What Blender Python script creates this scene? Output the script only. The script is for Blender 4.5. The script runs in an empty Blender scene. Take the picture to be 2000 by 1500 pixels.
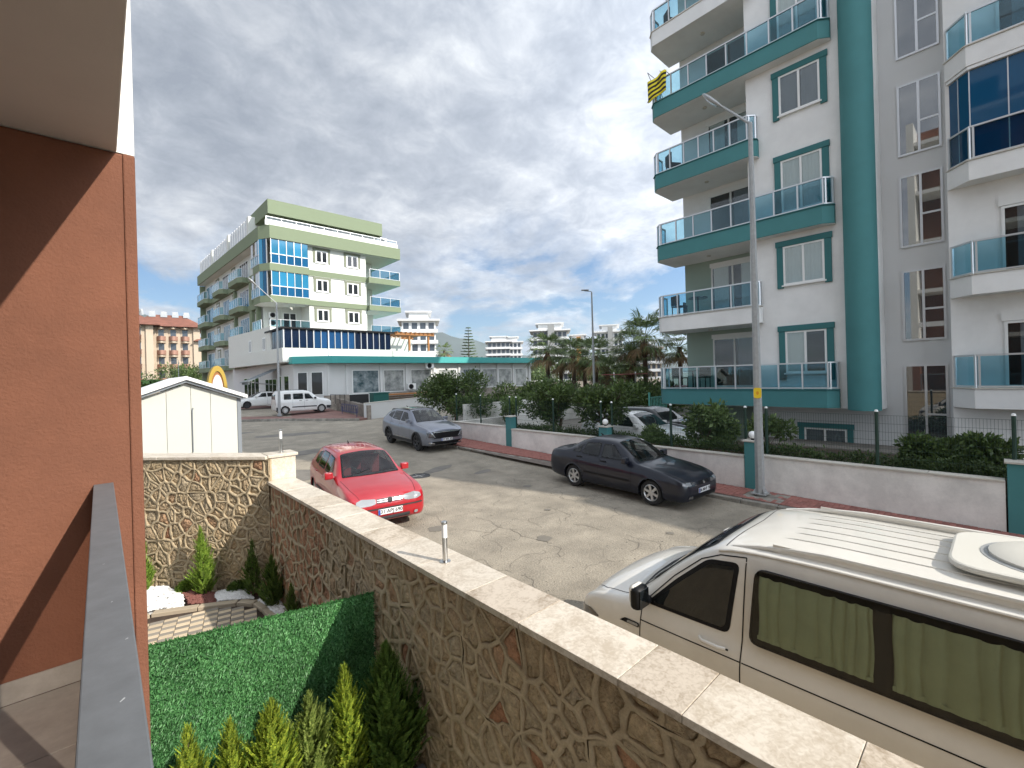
import bpy, bmesh, math, random
from mathutils import Vector, Matrix, noise
R = random.Random(7)
rad = math.radians
scn = bpy.context.scene
COL = scn.collection

# ---------------------------------------------------------------- camera
TH = rad(42.451); ROLL = 0.0275; CAMZ = 3.2
cd = bpy.data.cameras.new('camera'); cam = bpy.data.objects.new('camera', cd); COL.objects.link(cam)
Fv = Vector((math.sin(TH), math.cos(TH), 0)); Rv = Vector((math.cos(TH), -math.sin(TH), 0)); Uv = Vector((0, 0, 1))
cr, sr = math.cos(ROLL), math.sin(ROLL)
xr = Rv*cr - Uv*sr; yu = Uv*cr + Rv*sr
m3 = Matrix((xr, yu, -Fv)).transposed()
cam.matrix_world = Matrix.Translation((0, 0, CAMZ)) @ m3.to_4x4()
cd.sensor_width = 36; cd.lens = 0.44*36; cd.shift_y = -0.0075; cd.clip_start = 0.05; cd.clip_end = 9000
scn.camera = cam

# ---------------------------------------------------------------- world: Nishita sky with broken cloud
SUN = Vector((0.35, -1.0, 0.707)).normalized()
W = bpy.data.worlds.new("World"); scn.world = W; W.use_nodes = True
nt = W.node_tree; nt.nodes.clear()
def N(t, nt_=None, **k):
    n = (nt_ or nt).nodes.new(t)
    for a, b in k.items(): setattr(n, a, b)
    return n
out = N('ShaderNodeOutputWorld'); bg = N('ShaderNodeBackground'); L = nt.links.new
sky = N('ShaderNodeTexSky'); sky.sky_type = 'NISHITA'; sky.sun_disc = False
sky.sun_elevation = math.asin(SUN.z); sky.sun_rotation = math.atan2(SUN.x, SUN.y); sky.air_density = 1.0; sky.dust_density = 0.6; sky.ozone_density = 1.5
skm = N('ShaderNodeVectorMath', operation='SCALE'); skm.inputs['Scale'].default_value = 0.085; L(sky.outputs[0], skm.inputs[0])
skt = N('ShaderNodeMix', data_type='RGBA', blend_type='MULTIPLY'); skt.inputs[0].default_value = 1; L(skm.outputs[0], skt.inputs[6]); skt.inputs[7].default_value = (0.72, 0.90, 1.06, 1)
tc = N('ShaderNodeTexCoord'); sep = N('ShaderNodeSeparateXYZ'); L(tc.outputs['Generated'], sep.inputs[0])
def mth(op, a, b=None, c=None, nt_=None, clamp=False):
    n = N('ShaderNodeMath', nt_, operation=op); n.use_clamp = clamp
    for i, v in enumerate((a, b, c)):
        if v is None: continue
        if isinstance(v, (int, float)): n.inputs[i].default_value = v
        else: (nt_ or nt).links.new(v, n.inputs[i])
    return n.outputs[0]
zz = mth('MAXIMUM', sep.outputs['Z'], 0.0)
den = mth('ADD', zz, 0.26)
px = mth('DIVIDE', sep.outputs['X'], den); py = mth('DIVIDE', sep.outputs['Y'], den)
cmb = N('ShaderNodeCombineXYZ'); L(px, cmb.inputs[0]); L(py, cmb.inputs[1]); 
def ramp(src, pts, nt_=None):
    r = N('ShaderNodeValToRGB', nt_); e = r.color_ramp.elements
    while len(e) < len(pts): e.new(0.5)
    for el, (p, c) in zip(e, pts):
        el.position = p; el.color = (c, c, c, 1) if isinstance(c, (int, float)) else (*c, 1)
    (nt_ or nt).links.new(src, r.inputs[0]); return r.outputs[0]
def nz(scale, detail, rough, off=(0, 0, 0), dist=0.0, src=None):
    mp = N('ShaderNodeMapping'); L(src or cmb.outputs[0], mp.inputs[0]); mp.inputs['Location'].default_value = off
    n = N('ShaderNodeTexNoise'); n.inputs['Scale'].default_value = scale; n.inputs['Detail'].default_value = detail
    n.inputs['Roughness'].default_value = rough; n.inputs['Distortion'].default_value = dist; L(mp.outputs[0], n.inputs['Vector']); return n.outputs['Fac']
cover = nz(1.3, 8, 0.62, (3.1, 1.7, 0), 0.3)
# cloud deck thins towards the horizon and closes overhead
elev_add = ramp(zz, [(0.0, 0.10), (0.05, 0.02), (0.10, -0.10), (0.16, -0.08), (0.23, 0.12), (0.4, 0.32)])
cov = mth('ADD', cover, elev_add)
mask = ramp(cov, [(0.47, 0.0), (0.56, 0.75), (0.66, 1.0)])
tone = mth('ADD', mth('MULTIPLY', nz(2.3, 7, 0.58, (2.6, 9.4, 0), 0.25), 0.56), mth('MULTIPLY', nz(7.5, 10, 0.66, (1.3, 5.2, 0), 0.35), 0.44))
ccol = ramp(tone, [(0.37, (0.27, 0.30, 0.352)), (0.47, (0.355, 0.385, 0.435)), (0.55, (0.465, 0.49, 0.53)), (0.65, (0.63, 0.65, 0.67))])
hz = ramp(zz, [(0.0, (1.22, 1.22, 1.2)), (0.25, (1.12, 1.12, 1.12)), (0.7, (0.78, 0.79, 0.80))])
cm = N('ShaderNodeMix', data_type='RGBA', blend_type='MULTIPLY'); cm.inputs[0].default_value = 1; L(ccol, cm.inputs[6]); L(hz, cm.inputs[7])
mx = N('ShaderNodeMix', data_type='RGBA'); L(mask, mx.inputs[0]); L(skt.outputs[2], mx.inputs[6]); L(cm.outputs[2], mx.inputs[7])
# sky brightened towards the unseen sun, added as extra fill for shaded facades
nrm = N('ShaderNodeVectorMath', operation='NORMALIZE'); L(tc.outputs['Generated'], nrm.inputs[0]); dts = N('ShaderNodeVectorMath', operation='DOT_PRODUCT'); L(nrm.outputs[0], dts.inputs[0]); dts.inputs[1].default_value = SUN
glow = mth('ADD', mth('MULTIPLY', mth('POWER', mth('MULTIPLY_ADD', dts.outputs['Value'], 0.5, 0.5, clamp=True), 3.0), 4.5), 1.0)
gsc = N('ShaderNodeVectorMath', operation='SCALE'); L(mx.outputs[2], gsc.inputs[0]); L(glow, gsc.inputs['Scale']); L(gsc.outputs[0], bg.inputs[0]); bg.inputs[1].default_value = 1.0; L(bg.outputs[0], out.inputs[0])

# ---------------------------------------------------------------- sun, exposure
sd = bpy.data.lights.new('sun', 'SUN'); sd.energy = 4.9; sd.angle = rad(0.5); sd.color = (1.0, 0.94, 0.85)
so = bpy.data.objects.new('sun', sd); COL.objects.link(so); so.rotation_euler = (-SUN).to_track_quat('-Z', 'Y').to_euler()
scn.view_settings.view_transform = 'Standard'; scn.view_settings.look = 'None'; scn.view_settings.exposure = 0.33; scn.view_settings.gamma = 1.0
scn.render.engine = 'CYCLES'; scn.cycles.max_bounces = 8; scn.cycles.transparent_max_bounces = 16

# ---------------------------------------------------------------- materials
def pmat(name, col, rough=0.6, metal=0.0, spec=0.5, var=0.0, vscale=3.0, bump=0.0, bscale=40.0, col2=None, coat=0.0,
         inst=0.0, alpha=1.0, speck=0.0, spscale=60.0, bdist=0.01, detail=6, stain=0.0, stscale=0.7, emit=0):
    m = bpy.data.materials.new(name); m.use_nodes = True; t = m.node_tree; b = t.nodes['Principled BSDF']
    b.inputs['Roughness'].default_value = rough; b.inputs['Metallic'].default_value = metal
    b.inputs['Specular IOR Level'].default_value = spec; b.inputs['Coat Weight'].default_value = coat; b.inputs['Coat Roughness'].default_value = 0.03
    b.inputs['Base Color'].default_value = (*col, 1)
    lk = t.links.new; tcx = N('ShaderNodeTexCoord', t); src = tcx.outputs['Object']
    cur = None
    if var or col2:
        n = N('ShaderNodeTexNoise', t); n.inputs['Scale'].default_value = vscale; n.inputs['Detail'].default_value = detail; n.inputs['Roughness'].default_value = 0.65
        lk(src, n.inputs['Vector'])
        c2 = col2 or tuple(min(1, c*(1+var)) for c in col); c1 = col if col2 else tuple(c*(1-var) for c in col)
        cur = ramp(n.outputs['Fac'], [(0.32, c1), (0.68, c2)], t)
    if stain:
        n = N('ShaderNodeTexNoise', t); n.inputs['Scale'].default_value = stscale; n.inputs['Detail'].default_value = 8; n.inputs['Roughness'].default_value = 0.7
        lk(src, n.inputs['Vector']); s = ramp(n.outputs['Fac'], [(0.42, 1.0), (0.62, 1.0-stain)], t)
        mm = N('ShaderNodeMix', t, data_type='RGBA', blend_type='MULTIPLY'); mm.inputs[0].default_value = 1
        if cur: lk(cur, mm.inputs[6])
        else: mm.inputs[6].default_value = (*col, 1)
        lk(s, mm.inputs[7]); cur = mm.outputs[2]
    if speck:
        n = N('ShaderNodeTexNoise', t); n.inputs['Scale'].default_value = spscale; n.inputs['Detail'].default_value = 4; n.inputs['Roughness'].default_value = 0.8
        lk(src, n.inputs['Vector']); s = ramp(n.outputs['Fac'], [(0.30, 1.0-speck), (0.70, 1.0+speck)], t)
        mm = N('ShaderNodeMix', t, data_type='RGBA', blend_type='MULTIPLY'); mm.inputs[0].default_value = 1
        if cur: lk(cur, mm.inputs[6])
        else: mm.inputs[6].default_value = (*col, 1)
        lk(s, mm.inputs[7]); cur = mm.outputs[2]
    if inst:
        oi = N('ShaderNodeObjectInfo', t); mr = N('ShaderNodeMapRange', t); mr.inputs['To Min'].default_value = 1-inst; mr.inputs['To Max'].default_value = 1+inst
        lk(oi.outputs['Random'], mr.inputs['Value'])
        mm = N('ShaderNodeMix', t, data_type='RGBA', blend_type='MULTIPLY'); mm.inputs[0].default_value = 1
        if cur: lk(cur, mm.inputs[6])
        else: mm.inputs[6].default_value = (*col, 1)
        lk(mr.outputs[0], mm.inputs[7]); cur = mm.outputs[2]
    if cur: lk(cur, b.inputs['Base Color'])
    if bump:
        n = N('ShaderNodeTexNoise', t); n.inputs['Scale'].default_value = bscale; n.inputs['Detail'].default_value = 5; lk(src, n.inputs['Vector'])
        bp = N('ShaderNodeBump', t); bp.inputs['Strength'].default_value = bump; bp.inputs['Distance'].default_value = bdist
        lk(n.outputs['Fac'], bp.inputs['Height']); lk(bp.outputs[0], b.inputs['Normal'])
    return m
def glassmat(name, tint, rough=0.02, mirror=1.0, ior=1.5):
    m = bpy.data.materials.new(name); m.use_nodes = True; t = m.node_tree; t.nodes.clear()
    o = N('ShaderNodeOutputMaterial', t); tr = N('ShaderNodeBsdfTransparent', t); tr.inputs[0].default_value = (*tint, 1)
    gl = N('ShaderNodeBsdfGlossy', t); gl.inputs['Roughness'].default_value = rough; gl.inputs[0].default_value = (1, 1, 1, 1)
    g_ = N('ShaderNodeNewGeometry', t); dt = N('ShaderNodeVectorMath', t, operation='DOT_PRODUCT'); t.links.new(g_.outputs['Normal'], dt.inputs[0]); t.links.new(g_.outputs['Incoming'], dt.inputs[1])
    sch = mth('POWER', mth('SUBTRACT', 1.0, mth('ABSOLUTE', dt.outputs['Value'], nt_=t), nt_=t, clamp=True), 5.0, nt_=t); f0 = ((ior-1)/(ior+1))**2
    k = mth('MULTIPLY', mth('ADD', mth('MULTIPLY', sch, 1-f0, nt_=t), f0, nt_=t), mirror, nt_=t, clamp=True)
    ms = N('ShaderNodeMixShader', t); t.links.new(k, ms.inputs[0]); t.links.new(tr.outputs[0], ms.inputs[1]); t.links.new(gl.outputs[0], ms.inputs[2]); t.links.new(ms.outputs[0], o.inputs[0])
    return m
def leafmat(name, c1, c2, vscale=3.0, rough=0.5, trans=0.25):
    m = bpy.data.materials.new(name); m.use_nodes = True; t = m.node_tree; t.nodes.clear(); lk = t.links.new
    o = N('ShaderNodeOutputMaterial', t); b = N('ShaderNodeBsdfPrincipled', t); b.inputs['Roughness'].default_value = rough; b.inputs['Specular IOR Level'].default_value = 0.35
    g = N('ShaderNodeNewGeometry', t); c = ramp(g.outputs['Random Per Island'], [(0.0, c1), (1.0, c2)], t)
    tcx = N('ShaderNodeTexCoord', t); n = N('ShaderNodeTexNoise', t); n.inputs['Scale'].default_value = vscale; lk(tcx.outputs['Object'], n.inputs['Vector'])
    v = ramp(n.outputs['Fac'], [(0.3, 0.7), (0.7, 1.3)], t); mm = N('ShaderNodeMix', t, data_type='RGBA', blend_type='MULTIPLY'); mm.inputs[0].default_value = 1
    lk(c, mm.inputs[6]); lk(v, mm.inputs[7]); lk(mm.outputs[2], b.inputs['Base Color'])
    tl = N('ShaderNodeBsdfTranslucent', t); lk(mm.outputs[2], tl.inputs[0]); ms = N('ShaderNodeMixShader', t); ms.inputs[0].default_value = trans
    lk(b.outputs[0], ms.inputs[1]); lk(tl.outputs[0], ms.inputs[2]); lk(ms.outputs[0], o.inputs[0]); return m
M = {}
M['terracotta'] = pmat('terracotta stucco', (0.185, 0.073, 0.040), 0.88, var=0.09, vscale=2.0, speck=.03, spscale=130, bump=0.55, bscale=75, bdist=0.008, stain=0.14, stscale=1.6)
M['soffit'] = pmat('grey beige soffit paint', (0.62, 0.57, 0.52), 0.9, var=0.04, vscale=1.2, bump=0.05, bscale=60)
M['white_stucco'] = pmat('white stucco', (0.78, 0.77, 0.72), 0.85, var=0.03, vscale=1.5, bump=0.12, bscale=70, bdist=0.004)
M['rail'] = pmat('charcoal powder coat', (0.135, 0.145, 0.155), 0.5, var=0.12, vscale=14, bump=0.08, bscale=120, bdist=0.002)
M['railmark'] = pmat('pale scuff', (0.45, 0.46, 0.47), 0.8)
M['railglass'] = glassmat('smoked rail glass', (0.84, 0.80, 0.77))
M['tile_grey'] = pmat('grey floor tile', (0.30, 0.275, 0.245), 0.55, var=0.12, vscale=6, bump=0.06, bscale=60, stain=0.15, stscale=4)
M['grout'] = pmat('pale grout', (0.42, 0.40, 0.37), 0.9)
M['kerb_tile'] = pmat('brown edge stone', (0.16, 0.115, 0.09), 0.7, var=0.2, vscale=14, bump=0.2, bscale=50)
M['asphalt'] = pmat('worn asphalt', (0.29, 0.254, 0.20), 0.95, var=0.22, vscale=1.3, speck=.28, spscale=45, bump=0.9, bscale=30, bdist=0.02, detail=12, stain=0.15, stscale=0.42)
def crackle(m, scale, width, amt):
    t = m.node_tree; b = t.nodes['Principled BSDF']; lk = t.links.new; old = b.inputs['Base Color'].links[0].from_socket
    tcx = N('ShaderNodeTexCoord', t); n = N('ShaderNodeTexNoise', t); n.inputs['Scale'].default_value = 2.2; n.inputs['Detail'].default_value = 6; lk(tcx.outputs['Object'], n.inputs['Vector'])
    ad = N('ShaderNodeMix', t, data_type='RGBA', blend_type='LINEAR_LIGHT'); ad.inputs[0].default_value = .35; lk(tcx.outputs['Object'], ad.inputs[6]); lk(n.outputs['Color'], ad.inputs[7])
    v = N('ShaderNodeTexVoronoi', t); v.feature = 'DISTANCE_TO_EDGE'; v.inputs['Scale'].default_value = scale; lk(ad.outputs[2], v.inputs['Vector'])
    n2 = N('ShaderNodeTexNoise', t); n2.inputs['Scale'].default_value = .5; n2.inputs['Detail'].default_value = 4; lk(tcx.outputs['Object'], n2.inputs['Vector'])
    line = ramp(v.outputs['Distance'], [(0.0, 1.0), (width, 0.0)], t); where = ramp(n2.outputs['Fac'], [(.46, 0.0), (.60, amt)], t); k = mth('MULTIPLY', line, where, nt_=t)
    mm = N('ShaderNodeMix', t, data_type='RGBA'); lk(k, mm.inputs[0]); lk(old, mm.inputs[6]); mm.inputs[7].default_value = (.06, .05, .04, 1); lk(mm.outputs[2], b.inputs['Base Color'])
crackle(M['asphalt'], 2.6, .014, .25)
M['patch'] = pmat('dark asphalt patch', (0.17, 0.155, 0.135), 0.92, var=0.2, vscale=2.4, bump=0.5, bscale=40)
M['crack'] = pmat('crack filler', (0.11, 0.095, 0.08), 0.95)
M['earth'] = pmat('dry earth', (0.15, 0.12, 0.085), 0.95, var=0.3, vscale=0.6, bump=0.4, bscale=8)
M['soil'] = pmat('dark soil', (0.055, 0.036, 0.024), 0.95, var=0.35, vscale=9, bump=0.7, bscale=45)
M['paver_red'] = pmat('red concrete paver', (0.26, 0.105, 0.085), 0.9, inst=0.22, var=0.15, vscale=5, bump=0.25, bscale=70)
M['joint'] = pmat('sandy joint', (0.16, 0.13, 0.11), 0.95, var=0.2, vscale=6)
M['kerbstone'] = pmat('kerb concrete', (0.27, 0.25, 0.215), 0.9, inst=0.12, var=0.25, vscale=4, bump=0.45, bscale=30, stain=0.35, stscale=2.5)
M['mortar'] = pmat('raised mortar', (0.425, 0.335, 0.215), 0.92, var=0.15, vscale=7, speck=.15, bump=0.6, bscale=55, bdist=0.008)
def stonemat():
    m = pmat('rubble stone', (0.27, 0.17, 0.095), 0.88, bump=1.0, bscale=24, bdist=0.05, var=0.35, vscale=11)
    t = m.node_tree; b = t.nodes['Principled BSDF']; oi = N('ShaderNodeObjectInfo', t)
    c = ramp(oi.outputs['Random'], [(0.0, (0.36, 0.275, 0.17)), (0.35, (0.46, 0.345, 0.205)), (0.6, (0.39, 0.31, 0.205)), (0.90, (0.42, 0.30, 0.175)), (0.955, (0.36, 0.17, 0.09)), (1.0, (0.44, 0.34, 0.21))], t)
    n = N('ShaderNodeTexNoise', t); n.inputs['Scale'].default_value = 16; n.inputs['Detail'].default_value = 8; n.inputs['Roughness'].default_value = 0.7
    tcx = N('ShaderNodeTexCoord', t); t.links.new(tcx.outputs['Object'], n.inputs['Vector']); v = ramp(n.outputs['Fac'], [(0.32, 0.66), (0.5, 1.0), (0.68, 1.4)], t)
    mm = N('ShaderNodeMix', t, data_type='RGBA', blend_type='MULTIPLY'); mm.inputs[0].default_value = 1
    t.links.new(c, mm.inputs[6]); t.links.new(v, mm.inputs[7]); t.links.new(mm.outputs[2], b.inputs['Base Color']); return m
M['stone'] = stonemat()
def travmat(name, c1, c2, seed):
    m = pmat(name, c1, 0.42, bump=0.12, bscale=55, bdist=0.003); t = m.node_tree; b = t.nodes['Principled BSDF']; lk = t.links.new
    tcx = N('ShaderNodeTexCoord', t); oi = N('ShaderNodeObjectInfo', t); ad = N('ShaderNodeVectorMath', t, operation='ADD'); sc = mth('MULTIPLY', oi.outputs['Random'], 37.0, nt_=t)
    lk(tcx.outputs['Object'], ad.inputs[0]); lk(sc, ad.inputs[1])
    n1 = N('ShaderNodeTexNoise', t); n1.inputs['Scale'].default_value = 3.2; n1.inputs['Detail'].default_value = 10; n1.inputs['Roughness'].default_value = 0.7; n1.inputs['Distortion'].default_value = 1.2; lk(ad.outputs[0], n1.inputs['Vector'])
    n2 = N('ShaderNodeTexNoise', t); n2.inputs['Scale'].default_value = 42; n2.inputs['Detail'].default_value = 6; n2.inputs['Distortion'].default_value = 0.8; lk(ad.outputs[0], n2.inputs['Vector'])
    f = mth('ADD', mth('MULTIPLY', n1.outputs['Fac'], 0.62, nt_=t), mth('MULTIPLY', n2.outputs['Fac'], 0.38, nt_=t), nt_=t)
    c = ramp(f, [(0.40, c1), (0.48, tuple((a+b_)/2 for a, b_ in zip(c1, c2))), (0.56, c2)], t)
    mr = N('ShaderNodeMapRange', t); mr.inputs['To Min'].default_value = 0.92; mr.inputs['To Max'].default_value = 1.06; lk(oi.outputs['Random'], mr.inputs['Value'])
    mm = N('ShaderNodeMix', t, data_type='RGBA', blend_type='MULTIPLY'); mm.inputs[0].default_value = 1; lk(c, mm.inputs[6]); lk(mr.outputs[0], mm.inputs[7]); lk(mm.outputs[2], b.inputs['Base Color']); return m
M['travertine'] = travmat('travertine', (0.44, 0.37, 0.285), (0.62, 0.555, 0.465), 1)
M['travertine_rough'] = travmat('shell travertine', (0.33, 0.26, 0.185), (0.58, 0.50, 0.405), 2)
M['steel'] = pmat('brushed steel', (0.55, 0.55, 0.54), 0.28, metal=1.0)
M['opal'] = pmat('opal lamp cap', (0.85, 0.85, 0.83), 0.35)
M['turf'] = leafmat('artificial turf', (0.022, 0.105, 0.026), (0.13, 0.33, 0.115), 2.0, 0.48, 0.1)
M['turfback'] = pmat('turf backing', (0.012, 0.05, 0.014), 0.9)
M['white_metal'] = pmat('white paint metal', (0.78, 0.78, 0.76), 0.4)
M['gravel_white'] = pmat('white gravel', (0.74, 0.73, 0.71), 0.8)
M['gravel_red'] = pmat('red brown gravel', (0.19, 0.075, 0.06), 0.85)
M['paver_cream'] = pmat('cream paver', (0.56, 0.45, 0.31), 0.85, inst=0.12, bump=0.15, bscale=90)
M['paver_grey'] = pmat('grey paver', (0.25, 0.22, 0.18), 0.85, inst=0.15, bump=0.15, bscale=90)
M['kerb_brown'] = pmat('brown garden kerb', (0.42, 0.345, 0.25), 0.85, inst=0.12, bump=0.2, bscale=50)
M['thuja'] = leafmat('golden thuja sprays', (0.085, 0.16, 0.02), (0.40, 0.46, 0.05), 7.0, 0.5, 0.3)
M['thuja_mid'] = leafmat('grey green thuja sprays', (0.09, 0.14, 0.025), (0.30, 0.36, 0.09), 7.0, 0.5, 0.3)
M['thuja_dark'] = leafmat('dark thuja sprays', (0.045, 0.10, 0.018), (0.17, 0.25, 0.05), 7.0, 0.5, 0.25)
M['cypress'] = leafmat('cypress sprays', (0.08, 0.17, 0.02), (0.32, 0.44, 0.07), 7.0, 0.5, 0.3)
M['leaf'] = leafmat('bush leaves', (0.04, 0.07, 0.02), (0.13, 0.19, 0.055), 0.8, 0.42, 0.25)
M['leaf_light'] = leafmat('oleander leaves', (0.065, 0.11, 0.03), (0.20, 0.28, 0.10), 1.2, 0.42, 0.3)
M['hedge'] = leafmat('hedge leaves', (0.035, 0.06, 0.018), (0.10, 0.15, 0.045), 1.2, 0.45, 0.2)
M['palm'] = leafmat('palm fronds', (0.07, 0.11, 0.035), (0.22, 0.29, 0.11), 0.5, 0.45, 0.25)
M['palm_dry'] = leafmat('dry palm skirt', (0.16, 0.10, 0.05), (0.30, 0.21, 0.11), 1.0, 0.8, 0.1)
M['banana'] = leafmat('banana leaves', (0.06, 0.14, 0.03), (0.18, 0.32, 0.08), 0.3, 0.45, 0.35)
M['bark'] = pmat('bark', (0.11, 0.075, 0.05), 0.95, var=0.3, vscale=9, bump=0.8, bscale=25, bdist=0.02)
M['teal'] = pmat('teal facade paint', (0.058, 0.21, 0.215), 0.75, var=0.06, vscale=1.0, bump=0.08, bscale=60)
M['teal_dark'] = pmat('dark teal trim', (0.032, 0.15, 0.155), 0.7, var=0.05)
M['facade'] = pmat('white facade paint', (0.80, 0.795, 0.775), 0.85, var=0.035, vscale=0.8, bump=0.08, bscale=50, stain=0.10, stscale=0.5)
M['facade_grey'] = pmat('grey facade paint', (0.60, 0.605, 0.60), 0.85, var=0.025, vscale=0.8, bump=0.08, bscale=50)  # plain grey tone for stair wall, basement wall and arch sign panel
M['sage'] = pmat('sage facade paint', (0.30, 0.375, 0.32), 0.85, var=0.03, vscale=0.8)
M['boundary'] = pmat('boundary wall paint', (0.80, 0.775, 0.73), 0.88, var=0.05, vscale=1.2, bump=0.12, bscale=40, speck=.04, spscale=20, stain=0.2, stscale=1.1)
M['cap_stone'] = pmat('wall cap stone', (0.52, 0.49, 0.43), 0.8, inst=0.08, var=0.1, vscale=5)
M['pvc'] = pmat('white pvc frame', (0.76, 0.76, 0.74), 0.35)
M['alu'] = pmat('silver aluminium', (0.62, 0.63, 0.64), 0.35, metal=0.6)
M['blueglass'] = glassmat('blue balcony glass', (0.60, 0.78, 0.84), 0.02, 0.9)
M['blueencl'] = pmat('dark blue glazing', (0.007, 0.07, 0.155), 0.04, spec=0.4)
M['bluelow'] = pmat('blue lower glazing', (0.008, 0.085, 0.19), 0.08, spec=0.5, inst=.2)
M['navyglass'] = pmat('navy terrace glazing', (0.006, 0.014, 0.035), 0.05, spec=0.4, inst=.3)
M['navycurt'] = pmat('navy glazing with blue blinds', (0.012, 0.055, 0.14), 0.08, spec=0.4, inst=.25)
M['bluecurt'] = pmat('blue glazing with blinds', (0.02, 0.17, 0.30), 0.08, spec=0.8, inst=0.25)
M['winglass'] = glassmat('window glass', (0.82, 0.86, 0.86), 0.01, 1.4)
M['stairglass'] = pmat('mirror stair glass', (0.045, 0.055, 0.06), 0.015, spec=1.0, metal=0.0)
M['stairglass'].node_tree.nodes['Principled BSDF'].inputs['IOR'].default_value = 1.95
M['curtain'] = pmat('net curtain', (0.78, 0.77, 0.75), 0.9)
M['curtain_grey'] = pmat('grey curtain', (0.24, 0.25, 0.28), 0.9)
M['dark'] = pmat('dark interior', (0.012, 0.012, 0.013), 0.6)
M['darkglass'] = pmat('dark window glass', (0.018, 0.022, 0.026), 0.04, spec=0.7)
M['galv'] = pmat('galvanised steel', (0.36, 0.37, 0.37), 0.5, metal=0.35, var=0.12, vscale=12)
M['fence_green'] = pmat('dark green fence', (0.008, 0.035, 0.022), 0.45)
M['yellow'] = pmat('yellow plate', (0.75, 0.52, 0.02), 0.5)
M['ochre'] = pmat('ochre arch', (0.38, 0.25, 0.03), 0.6)
M['black'] = pmat('black plastic', (0.009, 0.009, 0.010), 0.5, spec=.2)
M['green_band'] = pmat('olive green facade band', (0.185, 0.225, 0.138), 0.8, var=0.08, vscale=0.5, stain=0.12, stscale=0.5)
M['green_frame'] = pmat('olive grey window surround', (0.20, 0.215, 0.155), 0.8)
M['cream'] = pmat('cream white facade', (0.63, 0.64, 0.595), 0.85, var=0.02, vscale=0.4)
M['store_white'] = pmat('shop white wall', (0.62, 0.62, 0.605), 0.85, var=0.03, vscale=0.4, stain=0.08, stscale=0.4)
M['store_teal'] = pmat('teal fascia', (0.05, 0.33, 0.31), 0.6, var=0.04)
M['plinth'] = pmat('marbled plinth cladding', (0.22, 0.19, 0.16), 0.7, inst=0.15, var=0.35, vscale=3)
M['wood'] = pmat('orange brown timber', (0.32, 0.13, 0.035), 0.6)
M['awning'] = pmat('grey awning cloth', (0.17, 0.19, 0.20), 0.8)
M['shed'] = pmat('cream sandwich panel', (0.53, 0.535, 0.485), 0.6, inst=0.01, var=0.02, vscale=0.8)
M['shed_trim'] = pmat('grey shed trim', (0.20, 0.22, 0.24), 0.5)
M['brick_pink'] = pmat('salmon facade', (0.34, 0.19, 0.14), 0.85, var=0.06, vscale=0.3)
M['cream_far'] = pmat('cream far facade', (0.44, 0.36, 0.27), 0.85)
M['rooftile'] = pmat('roof tiles', (0.18, 0.07, 0.045), 0.85, var=0.25, vscale=0.5)
M['far_white'] = pmat('far white facade', (0.66, 0.66, 0.65), 0.85)
M['far_grey'] = pmat('far grey facade', (0.30, 0.30, 0.29), 0.85)
M['far_orange'] = pmat('far orange facade', (0.55, 0.25, 0.08), 0.85)
M['far_glass'] = pmat('far windows', (0.05, 0.06, 0.075), 0.2)
M['hill'] = pmat('wooded hills', (0.065, 0.085, 0.07), 1.0, var=0.3, vscale=0.004)
M['snow'] = pmat('snowy ridge', (0.45, 0.46, 0.48), 1.0)
M['plaza'] = pmat('reddish plaza paving', (0.22, 0.12, 0.10), 0.9, var=0.2, vscale=2, stain=0.2)
M['poster_dark'] = pmat('shop poster dark', (0.035, 0.07, 0.08), 0.25, col2=(0.32, 0.36, 0.37), vscale=1.4, detail=3)
M['poster_light'] = pmat('shop poster light', (0.42, 0.43, 0.41), 0.25, col2=(0.12, 0.13, 0.13), vscale=1.3, detail=3)
M['red_awning'] = pmat('red canopy cloth', (0.35, 0.11, 0.10), 0.8)

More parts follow.
